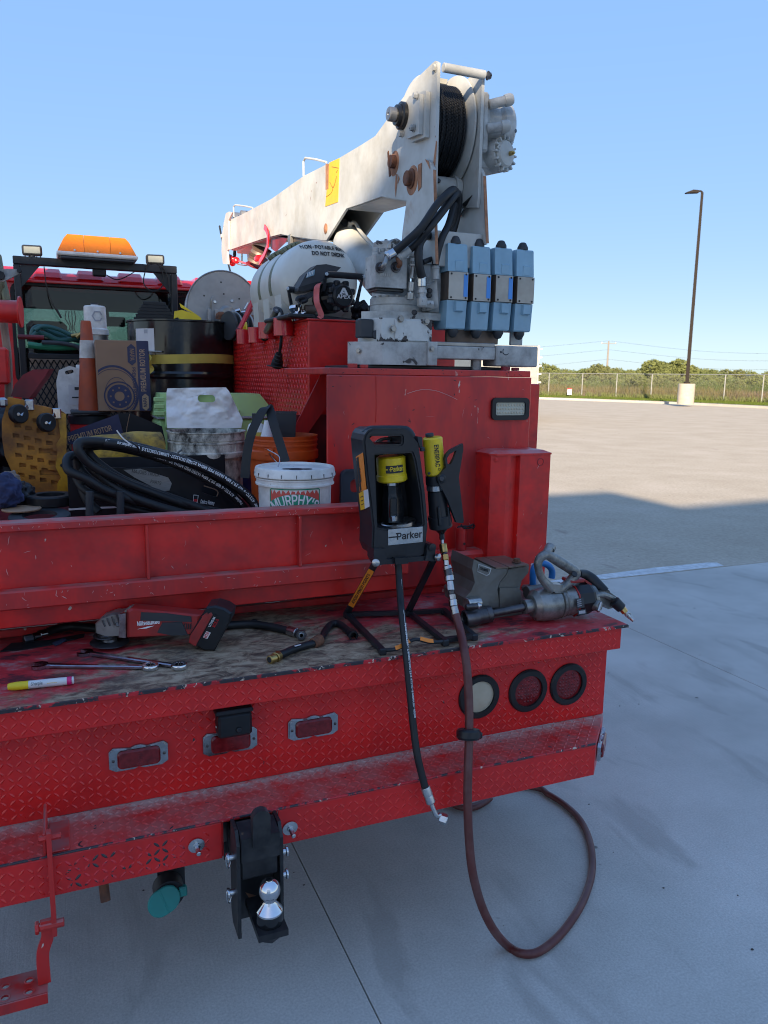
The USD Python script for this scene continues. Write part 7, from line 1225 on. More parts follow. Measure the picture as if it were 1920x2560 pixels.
b2 = wi.sub('handle_bar'); b2.add('tube', cy(wz(665, 675, 1.25), wz(775, 690, 1.25), .012, n=16), 'black_satin'); b2.add('arm', hull([p+A([0, dy, 0]) for p in (wz(655, 655, 1.24), wz(680, 660, 1.24), wz(715, 830, 1.25), wz(690, 845, 1.25)) for dy in (0, .012)]), 'black_satin', False); b2.add('bolt', cy(wz(662, 672, 1.24), wz(662, 672, 1.23), .007, n=8), 'zinc')
fl2 = wi.sub('fairlead'); fl2.add('roller', J(lathe([(0, 0), (.024, 0), (.028, .01), (.02, .03), (.028, .05), (.024, .06), (0, .06)], wz(735, 840, 1.20), (.2, 0, -1), 24)), 'chrome'); fl2.add('shackle', tube([wz(690, 940, 1.17), wz(720, 960, 1.17), wz(790, 945, 1.17), wz(830, 915, 1.17), wz(800, 900, 1.17)], .008, 10), 'chrome'); fl2.add('bracket', hull([p+A([0, dy, 0]) for p in (wz(760, 780, 1.16), wz(830, 740, 1.16), wz(950, 680, 1.16), wz(935, 740, 1.16), wz(800, 830, 1.16)) for dy in (0, .03)]), 'dark_grey', False); fl2.add('hook', tube([wz(760, 800, 1.15), wz(770, 770, 1.15), wz(830, 760, 1.15), wz(850, 790, 1.15), wz(800, 810, 1.15)], .009, 10), 'black_satin'); fl2.add('cable_end', cy(wz(840, 890, 1.18), wz(940, 890, 1.18), .02, n=16), 'brown_metal')
mt_ = one('black_mat', bb(wz(650, 985, 1.13)[0], wz(870, 985, 1.13)[0]+.02, 1.10, 1.5, 1.8205, 1.838, .006), 'black_rubber', 'black rubber mat under the winch on the toolbox', 'mat', smooth=False); one('black_pouch', blob(wz(1430, 930, 1.3), (.045, .06, .05), 31), 'box_black', 'small black bag behind the winch and crane base', 'bag')
ps_ = T('pink_strap', 'pink webbing strap hanging over the winch onto the toolbox', 'strap', tuple(wz(960, 800, 1.08))); ps_.add('webbing', flat([wz(u_, v_, y_) for u_, v_, y_ in ((985, 618, 1.13), (965, 650, 1.105), (958, 730, 1.10), (962, 810, 1.085), (985, 880, 1.085), (1008, 945, 1.083), (985, 975, 1.082))], .022, .0012, RGT*.9+UPV*.35), 'pink_strap', False)

# ---------------------------------------------------------------- tools on the rear deck
Z6, Zv, Zg, Zt, Zk = Zm(840, 1020, 3.3525), Zm(1160, 1340, 3.6065), Zm(0, 1440, 2.0738), Zm(600, 1450, 2.676), Zm(200, 1760, 2.5136)
DZ0 = .862
def Upl(p, o, n):
    d = FWD + RGT*((p[0]-960)/FPX) - UPV*((p[1]-1280)/FPX); n = nrm(n); return CAM + d*(((A(o)-CAM)@n)/(d@n))
def xz(px, Z, y): return [(q[0], q[2]) for q in (U(Z(*p), y=y) for p in px)]
def front(poly, y, h, b=0): return prism(poly, h, Fr((0, y+h, 0), (1, 0, 0), (0, 0, 1)))
# crimping press
YF = .05
cp_ = T('crimping_press', 'black hydraulic hose crimping press with a yellow head marked Parker on its stand', 'press', tuple(U((1000, 1400), y=YF+.05)))
outer = Polygon(xz([(232, 275), (245, 225), (270, 190), (310, 172), (560, 170), (605, 185), (640, 228), (695, 300), (722, 480), (750, 700), (768, 900), (771, 1000), (755, 1160), (745, 1225), (700, 1262), (430, 1285), (330, 1240), (303, 1170), (310, 1000), (288, 800), (258, 560), (240, 380)], Z6, YF)).buffer(-.004).buffer(.004)
hand = Polygon(xz([(272, 235), (330, 308), (548, 303), (556, 290), (556, 236)], Z6, YF)).buffer(-.004).buffer(.004); win = Polygon(xz([(328, 392), (352, 1005), (420, 1018), (700, 1000), (732, 975), (705, 700), (660, 440), (640, 378)], Z6, YF)).buffer(-.004).buffer(.004)
fr2 = outer.difference(hand).difference(win)
cp_.add('housing', J(prism(fr2, .095, Fr((0, YF+.10, 0), (1, 0, 0), (0, 0, 1))), prism(fr2.buffer(-.005, join_style=2), .005, Fr((0, YF+.0051, 0), (1, 0, 0), (0, 0, 1)))), 'black_satin', 25)
cp_.add('grip', tube([U(Z6(*p), y=YF+.03) for p in ((250, 225), (280, 198), (330, 190), (550, 190), (600, 205), (630, 245))], .0145, 14), 'black_satin')
cp_.add('back_plate', prism(Polygon(xz([(300, 385), (352, 1010), (735, 1000), (690, 380)], Z6, YF+.09)), .006, Fr((0, YF+.108, 0), (1, 0, 0), (0, 0, 1))), 'black_plastic', False)
cp_.add('cable_loop', tube([U(Z6(*p), y=YF+.085) for p in ((328, 320), (345, 285), (390, 262), (450, 258), (556, 256))], .005, 10), 'grey_metal')
def vcyl(px0, px1, w, y, prof=None, n=36):
    a, b = U(Z6(*px0), y=y), U(Z6(*px1), y=y); r = w/2/3.3525*((a-CAM)@FWD)/FPX; return a, b, r
a, b, r = vcyl((458, 400), (470, 612), 258, YF+.058); cp_.add('yellow_head', lathe([(0, 0), (r-.004, 0), (r, .004), (r, .018), (r-.002, .02), (r-.002, np.linalg.norm(b-a)-.004), (r-.008, np.linalg.norm(b-a)), (0, np.linalg.norm(b-a))], b, a-b, 48), 'tool_yellow')
fh_ = Fr((a+b)/2, nrm(np.cross(nrm(a-b), nrm(CAM-(a+b)/2))), nrm(a-b)); 
def cbend(m, dx=0, dy=0, dz=0): m = m.copy(); m.apply_translation((dx, dy, dz)); return bend(m, r, fh_)
cp_.add('head_label', cbend(subd(bx((0, 0, 0), (.0505, .021, .001), 0), .006), .010, .003, .0008), 'black_ink', False)
pk = txt('Parker', .0125, W0, .0008, w=.036); cp_.add('head_lettering', cbend(pk, .0155, .0025, .0014), 'tool_yellow', False, kind='stuff'); cp_.add('head_arrow', cbend(J(bx((0, 0, 0), (.014, .0026, .0008), 0)), -.008, .003, .0014), 'tool_yellow', False)
a, b, r = vcyl((478, 605), (478, 672), 100, YF+.05); cp_.add('hex_nut', cy(b, a, r, n=6, b=.001), 'zinc')
a, b, r2 = vcyl((470, 640), (478, 945), 195, YF+.06); cp_.add('die_sleeve', J(lathe([(0, 0), (r2, 0), (r2, .07), (r2*.86, .078), (r2*.86, np.linalg.norm(a-b)), (0, np.linalg.norm(a-b))], b, a-b, 8), bx((a+b)/2+A([-.012, -.03, -.01]), (.02, .012, .06), .003)), 'black_gloss', 30)
a, b, r3 = vcyl((485, 905), (488, 948), 54, YF+.02); cp_.add('set_bolt', cy(b, a, r3, n=6), 'zinc')
a, b, r4 = vcyl((520, 945), (528, 1004), 292, YF+.055); cp_.add('base_ring', lathe([(0, 0), (r4, 0), (r4, np.linalg.norm(a-b)-.002), (r4-.003, np.linalg.norm(a-b)), (0, np.linalg.norm(a-b))], b, a-b, 44), 'steel')
fp_ = Fr(U(Z6(583, 1072), y=YF-.0005), U(Z6(725, 1055), y=YF)-U(Z6(440, 1082), y=YF), (0, 0, 1)); pw = np.linalg.norm(U(Z6(730, 1060), y=YF)-U(Z6(440, 1082), y=YF)); ph = pw*.42
cp_.add('name_plate', fp_(bx((0, 0, 0), (pw, ph, .0016), .0004)), 'silver_label', False); cp_.add('plate_lettering', txt('Parker', ph*.42, Fr(fp_.p(pw*.11, -ph*.03, .001), fp_.x, fp_.y), .0008, w=pw*.72), 'black_ink', False, kind='stuff'); cp_.add('plate_arrow', fp_(J(bx((-pw*.36, .0, .0012), (pw*.26, ph*.085, .0007), 0), bx((-pw*.235, ph*.20, .0012), (pw*.09, ph*.09, .0007), 0))), 'black_ink', False)
# labels on the left flank
lft = xz([(258, 560), (288, 800)], Z6, YF); dirx = nrm(A([lft[1][0]-lft[0][0], 0, lft[1][1]-lft[0][1]])); pA = U(Z6(200, 530), x=U(Z6(255, 540), y=YF)[0]-.001)
def flank(px, name, mat, off):
    Q = [Upl(Z6(*p), U(Z6(255, 540), y=YF)+A([-off, 0, 0]), np.cross(dirx, (0, 1, 0))) for p in px]; n_ = nrm(np.cross(Q[1]-Q[0], Q[2]-Q[0])); n_ = n_ if n_@(CAM-Q[0]) > 0 else -n_; cp_.add(name, hull([q+n_*t for q in Q for t in (0, .0008)]), mat, False); return Q, n_
Q, n_ = flank([(168, 410), (226, 372), (256, 685), (200, 700)], 'warning_label', 'orange_label', .0012); flank([(172, 420), (188, 408), (213, 690), (203, 695)], 'label_edge', 'black_ink', .0024)
f_ = Fr((Q[0]*.42+Q[1]*.03+Q[2]*.05+Q[3]*.5)+n_*.0016+(Q[1]-Q[0])*.28, Q[3]-Q[0], np.cross(n_, Q[3]-Q[0])); cp_.add('label_lettering', txt('CAUTION', .009, f_, .0006, w=np.linalg.norm(Q[3]-Q[0])*.4), 'black_ink', False, kind='stuff'); cp_.add('label_print', J(*[f_(bx((.0, -.010-.004*k, 0), (.075, .0012, .0005), 0)) for k in range(3)]), 'black_ink', False, kind='stuff')
flank([(193, 715), (232, 692), (243, 845), (208, 858)], 'yellow_tag', 'yellow_label', .0012); flank([(233, 692), (268, 680), (282, 825), (244, 845)], 'white_tag', 'paper', .0012)
for k in range(3): flank([(206+3*k, 745+32*k), (227+2*k, 735+32*k), (228+2*k, 741+32*k), (207+3*k, 751+32*k)], 'tag_print', 'black_ink', .0022)
# base of the press and the stand
cp_.add('pivot_block', front(Polygon(xz([(318, 1180), (410, 1180), (425, 1215), (425, 1310), (345, 1320), (318, 1270)], Z6, YF-.012)), YF-.012, .05), 'black_satin', False); cp_.add('pivot_block', front(Polygon(xz([(765, 1165), (780, 1142), (822, 1142), (835, 1165), (830, 1285), (745, 1280), (760, 1230)], Z6, YF-.012)), YF-.012, .05), 'black_satin', False)
cp_.add('lower_bar', front(Polygon(xz([(420, 1268), (760, 1240), (765, 1278), (430, 1312)], Z6, YF-.006)), YF-.006, .05), 'black_satin', False); cp_.add('hose_collar', front(Polygon(xz([(495, 1260), (610, 1255), (605, 1305), (500, 1312)], Z6, YF-.02)), YF-.02, .04), 'black_plastic', False)
for p in ((335, 1293), (845, 1250)): q = U(Z6(*p), y=YF-.014); cp_.add('pivot_bolt', lathe([(0, 0), (.011, 0), (.011, .008), (.007, .011), (0, .012)], q, (-.5 if p[0] < 500 else .6, -1, 0), 20), 'steel')
q = U(Z6(803, 1165), y=YF-.0125); cp_.add('knob', lathe([(0, 0), (.011, 0), (.011, .006), (0, .008)], q, (0, -1, 0), 16), 'black_plastic')
SB = lambda p, z=DZ0+.012: U(p, z=z)
BLp, FLp, FMp, BMp, BRp, FRp = (A([.424, .282, DZ0+.012]), A([.405, -.050, DZ0+.012]), A([.597, -.046, DZ0+.012]), A([.612, .235, DZ0+.012]), A([.726, .215, DZ0+.012]), A([.695, -.034, DZ0+.012]))
sq_ = [(-.0075, -.0065), (.0075, -.0065), (.0075, .0065), (-.0075, .0065)]
bar_ = lambda P, nm='stand_bar', sec=sq_: cp_.add(nm, tube(P, 1, smooth=False, sec=sec), 'black_satin', False)
bar_([BLp, FLp]); bar_([BLp, BMp]); bar_([BMp, FMp+A([0, -.006, 0])]); bar_([BMp+A([.004, -.004, 0]), BRp]); bar_([BRp, FRp]); bar_([FMp+A([.008, .012, 0]), FRp])
bow = spline([FLp, FLp+A([.04, -.012, .004]), (FLp+FMp)/2+A([0, .0, .018]), FMp+A([-.05, -.006, .006]), FMp], 6); cp_.add('bowed_rod', tube(bow, .0052, 10, smooth=False), 'black_satin')
for p in (FLp, FMp, FRp, BLp, BRp, BMp): cp_.add('foot', bx(p+A([0, 0, -.0025]), (.02, .02, .019), .003), 'black_satin', False)
S0, S1 = BLp+A([0, 0, .004]), U(Z6(330, 1300), y=.10); S2, S3 = BMp+A([0, 0, .004]), U(Z6(815, 1275), y=.10); sec2 = [(-.0105, -.004), (.0105, -.004), (.0105, .004), (-.0105, .004)]
cp_.add('strut', tube([S0, S1], 1, smooth=False, sec=sec2), 'black_satin', False); cp_.add('strut', tube([S2, S3], 1, smooth=False, sec=sec2), 'black_satin', False)
fS = Fr((S0+S1)/2+(S1-S0)*.06, S1-S0, A([-1, 0, 0])*0+np.cross(nrm(S1-S0), nrm(np.cross(nrm(S1-S0), CAM-S0)))*0+np.cross(nrm(CAM-(S0+S1)/2), nrm(S1-S0))); Lh = np.linalg.norm(S1-S0)*.72
cp_.add('pinch_label', fS(bx((0, 0, .0118), (Lh, .018, .0008), 0)), 'orange_label', False); cp_.add('pinch_lettering', txt('AVOID PINCH POINTS', .0085, Fr(fS.p(0, -.001, .0124), fS.x, fS.y), .0005, w=Lh*.8), 'black_ink', False, kind='stuff')
bl2_ = bow[5:15]; cp_.add('rod_label', J(flat(bl2_[:6]+A([0, -.0035, .0048]), .011, .0006, (0, .6, .8), smooth=False)), 'orange_label', False); cp_.add('rod_label', J(flat(bow[14:20]+A([0, -.0035, .0048]), .011, .0006, (0, .6, .8), smooth=False)), 'orange_label', False)
# foot pump
YPm = .095; pu = T('air_pump', 'yellow and black ENERPAC air pump with a black foot lever beside the press', 'pump', tuple(U(Z6(890, 1000), y=YPm))); up_ = lambda p, y=YPm: U(Z6(*p), y=y)
def pc(p0, p1, w0, w1=None, n=36, y=YPm, b=.0015):
    a, b_ = up_(p0, y), up_(p1, y); k = ((a-CAM)@FWD)/FPX/3.3525/2; return cy(a, b_, w0*k, (w1 or w0)*k, n, b)
pu.add('yellow_cylinder', pc((808, 243), (832, 562), 168, b=.004), 'tool_yellow'); pu.add('top_cap', pc((782, 212), (785, 240), 72), 'charcoal'); pu.add('collar', pc((832, 564), (836, 642), 166), 'black_satin'); pu.add('steel_band', pc((833, 642), (836, 690), 154), 'zinc'); pu.add('body', pc((840, 690), (866, 905), 150, 172), 'black_satin'); pu.add('lower_body', pc((866, 900), (880, 1000), 200, 196), 'black_satin'); pu.add('funnel', pc((880, 998), (886, 1052), 140, 52), 'black_gloss'); pu.add('hex_end', pc((886, 1050), (889, 1105), 46, n=6), 'black_gloss')
pu.add('body_rib', J(*[pc((868+dx, 830), (880+dx, 985), 34, n=10, y=YPm-.028) for dx in (-10, 70)]), 'black_gloss')
pu.add('mount_clip', J(front(Polygon(xz([(683, 238), (722, 245), (728, 330), (706, 335), (690, 290)], Z6, YPm-.01)), YPm-.01, .03), bx(up_((722, 345), YPm-.02), (.012, .012, .012), .002)), 'charcoal', False)
a, b = up_((808, 243)), up_((832, 562)); r = 84*((a-CAM)@FWD)/FPX/3.3525; ax_ = nrm(a-b); zc_ = nrm(CAM-(a+b)/2); fe = Fr((a+b)/2, np.cross(ax_, zc_), ax_); et = txt('ENERPAC', .0125, W0, .0008, w=.063); et.apply_transform(trimesh.transformations.rotation_matrix(-math.pi/2, (0, 0, 1))); et.apply_translation((.0075, .004, .0004)); pu.add('lettering', bend(et, r, fe), 'black_ink', False, kind='stuff')
pu.add('emblem', bend(J(ring((.0125, -.0345, .0006), (0, 0, 1), .0036, .0028, .0006, 20)), r, fe), 'black_ink', False); pu.add('oil_plug', cy(up_((780, 548), YPm-.026), up_((780, 548), YPm-.0285), .0042, n=14), 'black_ink')
lev = Polygon(xz([(915, 495), (905, 430), (915, 390), (955, 348), (1056, 297), (1060, 340), (1035, 500), (1022, 580), (1064, 940), (1058, 962), (1002, 958), (925, 760), (870, 655), (845, 612), (842, 575), (870, 550)], Z6, .062)); lh = Polygon(xz([(928, 468), (922, 420), (945, 385), (1003, 352), (985, 410), (955, 470)], Z6, .062))
pu.add('foot_lever', J(prism(lev.difference(lh), .012, Fr((0, .068, 0), (1, 0, 0), (0, 0, 1)))), 'black_satin', False); pu.add('lever_tread', hull([U(Z6(*p), y=y_) for p in ((1056, 297), (1035, 500), (1064, 940), (1050, 930), (1020, 520), (1044, 320)) for y_ in (.062, .12)]) if False else J(hull([U(Z6(*p), y=y_) for p in ((1056, 299), (1024, 580), (1016, 575), (1046, 310)) for y_ in (.057, .12)]), hull([U(Z6(*p), y=y_) for p in ((1022, 580), (1063, 950), (1052, 940), (1014, 580)) for y_ in (.057, .12)])), 'dark_grey', False)
pu.add('lever_pivot', lathe([(0, 0), (.0135, 0), (.0135, .006), (.009, .008), (.0085, .013), (0, .014)], up_((880, 592), .0555), (0, -1, 0), 24), 'black_plastic'); pu.add('lever_bolt', hexn(up_((883, 592), .0425), (0, -1, 0), .007, .004), 'dark_grey')
# couplings and the red air hose
ah = T('air_hose', 'reddish brown rubber air hose hanging off the deck and looping on the concrete', 'hose', tuple(U((1308, 2395), z=.013)))
ch_ = [((889, 1104), (893, 1140), 30, 30, 'steel', 12), ((895, 1140), (905, 1212), 66, 66, 'brass', 24), ((905, 1212), (910, 1226), 54, 54, 'dark_steel', 20), ((912, 1226), (918, 1276), 54, 54, 'brass', 6), ((920, 1276), (924, 1322), 44, 44, 'steel', 6), ((926, 1322), (936, 1352), 72, 78, 'steel', 24), ((936, 1352), (946, 1405), 70, 70, 'dark_steel', 24), ((946, 1405), (952, 1450), 84, 84, 'chrome_dull', 24), ((952, 1450), (962, 1530), 62, 66, 'steel', 10), ((962, 1530), (968, 1562), 58, 50, 'dark_steel', 20), ((968, 1562), (976, 1605), 62, 62, 'steel', 6), ((976, 1605), (984, 1660), 74, 74, 'chrome_dull', 24), ((984, 1660), (1004, 1740), 66, 72, 'steel', 28)]
yy_ = np.interp
for (p, q, w0, w1, mt, n) in ch_:
    y0, y1 = yy_(p[1], [1100, 1740], [.09, .0]), yy_(q[1], [1100, 1740], [.09, .0]); a, b = up_(p, y0), up_(q, y1); k = ((a-CAM)@FWD)/FPX/3.3525/2; ah.add('coupling', cy(a, b, w0*k, w1*k, n, .001), mt)
for k in range(4): a = up_((937+3*k, 1360+13*k), .055-.002*k); b = up_((938.5+3*k, 1366+13*k), .0545-.002*k); ah.add('knurl_ring', cy(a, b, 38*((a-CAM)@FWD)/FPX/3.3525, n=24, b=.0004), 'steel')
D = lambda u, v: (u*1.1574, v*1.1574)
H1 = [up_((1002, 1730), .0)]+[U(D(u, v), y=y_) for u, v, y_ in ((994, 1362, -.03), (1003, 1405, -.092), (1009, 1450, -.118), (1013, 1520, -.142), (1013, 1590, -.17), (1011, 1660, -.20), (1010, 1730, -.215), (1013, 1810, -.235), (1021, 1885, -.255), (1040, 1955, -.27), (1066, 2008, -.28))]+[U(D(u, v), z=.0145) for u, v in ((1098, 2044), (1130, 2060), (1165, 2055), (1205, 2024), (1240, 1980), (1264, 1935), (1279, 1880), (1275, 1822), (1255, 1774), (1222, 1740), (1185, 1716), (1150, 1700))]
H1 += [A([1.05, .62, .0145]), A([.98, .45, .0145]), U((1225, 1995), z=.0145), U((1190, 2017), z=.0145), U((1150, 2018), z=.0145), U((1112, 1995), z=.0145), U((1085, 1950), z=.0145), U((1080, 1890), z=.0145), A([.9, 1.8, .0145])]
ah.add('rubber_hose', tube(H1, .0118, 16, 10), 'hose_red')
a, b = U(D(1012, 1574), y=-.165), U(D(1012, 1603), y=-.175); dd_ = nrm(b-a); ah.add('hose_stop', J(lathe([(.0125, 0), (.029, .001), (.033, .006), (.033, .022), (.029, .028), (.0125, .029)], a, dd_, 30), bx((a+b)/2+A([.028, -.008, 0]), (.016, .02, .02), .005)), 'black_plastic')
# black hose in the press
bh = T('black_hose', 'new black hydraulic hose in the press with a bright crimped elbow at its lower end', 'hose', tuple(U(D(925, 1705), y=-.2)))
B1 = [U(Z6(*p), y=y_) for p, y_ in (((520, 1290), .06), ((527, 1400), .055), ((540, 1600), .01), ((548, 1700), -.02))]+[U(D(u, v), y=y_) for u, v, y_ in ((873, 1375, -.06), (879, 1430, -.098), (886, 1500, -.128), (893, 1570, -.155), (902, 1635, -.18), (918, 1700, -.20))]
Bp = spline(B1, 10); bh.add('rubber_hose', tube(Bp, .0098, 16, smooth=False), 'black_rubber'); side_ = lambda p: (CAM-p)*.9+RGT*.75*np.linalg.norm(CAM-p, axis=1, keepdims=True)
bh.add('white_line', on_path('Parker ISO11237-1/EN857/2SC/12.5 471TC-8 MSHA IC-40/28', .0058, Bp[34:], side_, .0101, start=.01, gap=1.0), 'white_ink', False, kind='stuff')
bh.add('lay_line', tube([p+nrm(side_(p[None])[0])*.0097 for p in Bp[12:44]], .0008, 5, smooth=False), 'white_ink')
e0, e1 = U(D(918, 1700), y=-.2), U(D(934, 1742), y=-.212); d = nrm(e1-e0); bh.add('ferrule', J(lathe([(0, 0), (.0125, 0), (.0132, .002), (.0132, .022), (.0120, .024), (.0128, .028), (.0128, .044), (.009, .048), (0, .048)], e0, d, 28)), 'zinc')
e2 = U(D(955, 1768), y=-.215); bh.add('elbow', tube([e0+d*.046, e0+d*.066, e0+d*.078+(e2-e1)*.15, e2-(e2-e0)*.12], .0062, 12), 'zinc'); ax_ = nrm(A([.75, -.6, -.18])); bh.add('nut', J(lathe([(.0065, 0), (.0135, 0), (.0145, .003), (.0145, .016), (.0125, .019), (.0065, .019)], e2-ax_*.006, ax_, 6), ring(e2-ax_*.004, ax_, .0125, .0065, .0185, 24)), 'zinc', 20); bh.add('bore', cy(e2+ax_*.004, e2+ax_*.006, .0066), 'black_ink')
# bench vise
vi = T('bench_vise', 'grey cast iron bench vise bolted on the deck in front of the pedestal', 'vise', (.93, .22, DZ0)); zv = lambda px, y: [(q[0], q[2]) for q in (U(Zv(*p), y=y) for p in px)]
P1 = zv([(88, 210), (285, 300), (400, 293), (380, 345), (320, 420), (300, 480), (318, 590), (320, 645), (20, 655), (5, 560), (60, 500), (97, 420), (72, 300)], .104); vi.add('front_jaw', prism(Polygon(P1), .14, Fr((0, .244, 0), (1, 0, 0), (0, 0, 1))), 'cast_iron', False)
P0_ = zv([(88, 211), (285, 301), (392, 296), (340, 345), (265, 395), (208, 470), (214, 560), (235, 648), (22, 653), (7, 560), (62, 500), (99, 420), (74, 300)], .096); vi.add('front_flange', prism(Polygon(P0_), .0078, Fr((0, .1038, 0), (1, 0, 0), (0, 0, 1))), 'cast_iron', False)
P2 = zv([(402, 298), (586, 270), (580, 330), (520, 402), (503, 470), (518, 600), (520, 640), (325, 648), (322, 590), (304, 480), (324, 420), (384, 347)], .112); vi.add('rear_jaw', prism(Polygon(P2), .14, Fr((0, .252, 0), (1, 0, 0), (0, 0, 1))), 'cast_iron', False)
vi.add('rear_shoulder', prism(Polygon(zv([(325, 470), (503, 470), (518, 540), (520, 640), (325, 648), (322, 560)], .10)), .0115, Fr((0, .1117, 0), (1, 0, 0), (0, 0, 1))), 'cast_iron', False)
tp1 = [U(Zv(*p), z=U(Zv(285, 300), y=.10)[2]+.001) for p in ((92, 206), (180, 198), (400, 291), (288, 298))]; tp2 = [U(Zv(*p), z=U(Zv(285, 300), y=.10)[2]+.001) for p in ((188, 198), (366, 186), (584, 266), (408, 290))]
for nm, P in (('jaw_top', tp1), ('jaw_top', tp2)): vi.add(nm, hull(P+[p+A([0, 0, .004]) for p in P]), 'vise_top', False)
q = tp2[1]*.25+tp2[2]*.6+tp2[3]*.15; q = U(Zv(474, 236), z=tp1[0][2]+.005); vi.add('top_bolt', J(hexn(q, (0, 0, 1), .011, .012), cy(q, q+A([0, 0, .003]), .015)), 'rust')
ly = [U(Zv(*p), y=.0925) for p in ((132, 250), (248, 292), (232, 345), (205, 362), (118, 322))]; ly2 = [U(Zv(*p), y=.091) for p in ((140, 262), (240, 298), (226, 340), (204, 352), (126, 318))]
vi.add('maker_plate', hull(ly+[p+A([0, .003, 0]) for p in ly]), 'silver_label', False); vi.add('plate_field', hull(ly2+[p+A([0, .001, 0]) for p in ly2]), 'cast_iron', False); f_ = Fr(U(Zv(180, 305), y=.0902), ly[1]-ly[0], (0, 0, 1)); vi.add('plate_lettering', txt('COLUMBIA', .0075, f_, .0006, w=.031), 'black_ink', False, kind='stuff')
vi.add('base', J(hull([(x, y_, z) for x, y_ in ((.80, .12), (1.06, .13), (1.07, .34), (.84, .36)) for z in (DZ0+.0005, DZ0+.02)])), 'cast_iron', False); vi.add('slide', cy((1.0, .17, DZ0+.055), (1.13, .17, DZ0+.058), .022), 'cast_iron')
a, b = U(Zv(20, 612), y=.075), U(Zv(128, 598), y=.09); vi.add('screw_boss', cy(a, b, .017, .019, 20), 'steel'); vi.add('handle_bar', cy(U(Zv(15, 640), y=.055), U(Zv(148, 628), y=.05), .0085, n=14), 'dark_steel'); vi.add('handle_knob', lathe([(0, 0), (.009, 0), (.010, .004), (.007, .012), (0, .013)], U(Zv(118, 630), y=.05), (1, 0, .05), 14), 'zinc'); vi.add('boss_ring', ring(U(Zv(110, 575), y=.0985), (0, -1, 0), .016, .013, .002), 'cast_iron')
# socket and impact wrench
YI = .055; zi = lambda u, v, y=YI: U(Zv(u, v), y=y)
s0, s1, s2 = zi(2, 748, .075), zi(243, 700, .07), zi(580, 632); kx = ((s1-CAM)@FWD)/FPX/3.6065/2
so = T('impact_socket', 'dark steel impact socket and long extension on the impact wrench', 'socket', tuple((s0+s1)/2)); d = nrm(s1-s0); L = np.linalg.norm(s1-s0)
so.add('socket', lathe([(.020, .004), (.024, 0), (160*kx, .002), (160*kx, L*.45), (148*kx, L*.5), (148*kx, L*.78), (156*kx, L*.80), (156*kx, L*.97), (140*kx, L), (0, L)], s0, d, 36), 'dark_steel'); so.add('bore', lathe([(.0201, .004), (.0201, .03), (0, .03)], s0, d, 6), 'black_ink', False); so.add('extension', lathe([(0, 0), (74*kx, 0), (74*kx, np.linalg.norm(s2-s1)), (0, np.linalg.norm(s2-s1))], s1, s2-s1, 28), 'dark_steel')
iw = T('impact_wrench', 'grey and red air impact wrench with a metal D handle lying on the deck corner', 'impact wrench', tuple(zi(760, 740)))
ax0, ax1 = zi(535, 640), zi(1120, 555, .045); dI = nrm(ax1-ax0); lenI = np.linalg.norm(ax1-ax0); k = lambda px: px*kx
def seg_(u): return lenI*(u-535)/(1120-535)
iw.add('nose', lathe([(k(76), 0), (k(132), .002), (k(138), .008), (k(130), seg_(640)), (k(150), seg_(690)), (0, seg_(690))], ax0, dI, 36), 'alu_tool'); iw.add('hammer_case', lathe([(0, seg_(600)), (k(200), seg_(605)), (k(285), seg_(640)), (k(312), seg_(700)), (k(316), seg_(800)), (k(300), seg_(822)), (k(270), seg_(830)), (k(300), seg_(838)), (k(304), seg_(856)), (k(280), seg_(866)), (0, seg_(866))], ax0, dI, 40), 'alu_tool'); iw.add('mid_case', lathe([(k(262), seg_(866)), (k(284), seg_(880)), (k(280), seg_(962)), (0, seg_(962))], ax0, dI, 36), 'alu_tool')
iw.add('motor_housing', lathe([(0, seg_(964)), (k(300), seg_(964)), (k(312), seg_(980)), (k(300), seg_(1100)), (k(270), seg_(1125)), (0, seg_(1125))], ax0, dI, 10), 'black_plastic', 20); iw.add('red_band', lathe([(k(290), seg_(962)), (k(309), seg_(963)), (k(311), seg_(972)), (k(290), seg_(973))], ax0, dI, 10, closed=True), 'tool_red', 20); iw.add('end_cap', lathe([(0, seg_(1126)), (k(250), seg_(1126)), (k(240), seg_(1160)), (k(200), seg_(1172)), (0, seg_(1172))], ax0, dI, 24), 'alu_tool'); tpz = zi(960, 400, .04); iw.add('red_top', bx(tpz+A([.01, .0, .002]), (.055, .05, .012), .004), 'tool_red', False)
fN = Fr(zi(1035, 610, .0)+A([0, -.008, 0]), dI, (0, .25, 1)); iw.add('name_plate', fN(J(bx((0, .004, 0), (.026, .03, .002), 0), bx((.002, -.024, 0), (.03, .016, .002), 0))), 'charcoal', False); iw.add('plate_print', fN(J(*[bx((-.004, .014-.006*j, .0015), (.014, .0022, .001), 0) for j in range(4)], bx((.002, -.024, .0015), (.022, .009, .001), 0))), 'grey_ink', False, kind='stuff')
DH = [(790, 480), (735, 420), (695, 370), (672, 300), (668, 240), (695, 190), (745, 168), (800, 195), (880, 245), (960, 295), (1005, 335), (975, 385), (920, 440), (850, 485)]
iw.add('d_handle', tube([zi(u, v, .03) for u, v in DH], [.017, .014, .0125, .012, .013, .014, .0145, .0155, .0165, .0165, .0165, .015, .0135, .017], 14, 6), 'alu_tool'); iw.add('handle_foot', hull([p+A([0, dy, 0]) for p in (zi(725, 420, .03), zi(870, 430, .03), zi(850, 500, .03), zi(800, 505, .03)) for dy in (-.016, .02)]), 'alu_tool', False); iw.add('handle_stub', J(cy(zi(742, 160, .03), zi(770, 105, .04), .0135, n=18), ring(zi(770, 105, .04)-A([0, .0, .006]), zi(770, 105, .04)-zi(742, 160, .03), .0165, .008, .014)), 'alu_tool'); iw.add('handle_eye', cy(zi(992, 345, .012), zi(1000, 340, .008), .010), 'black_ink')
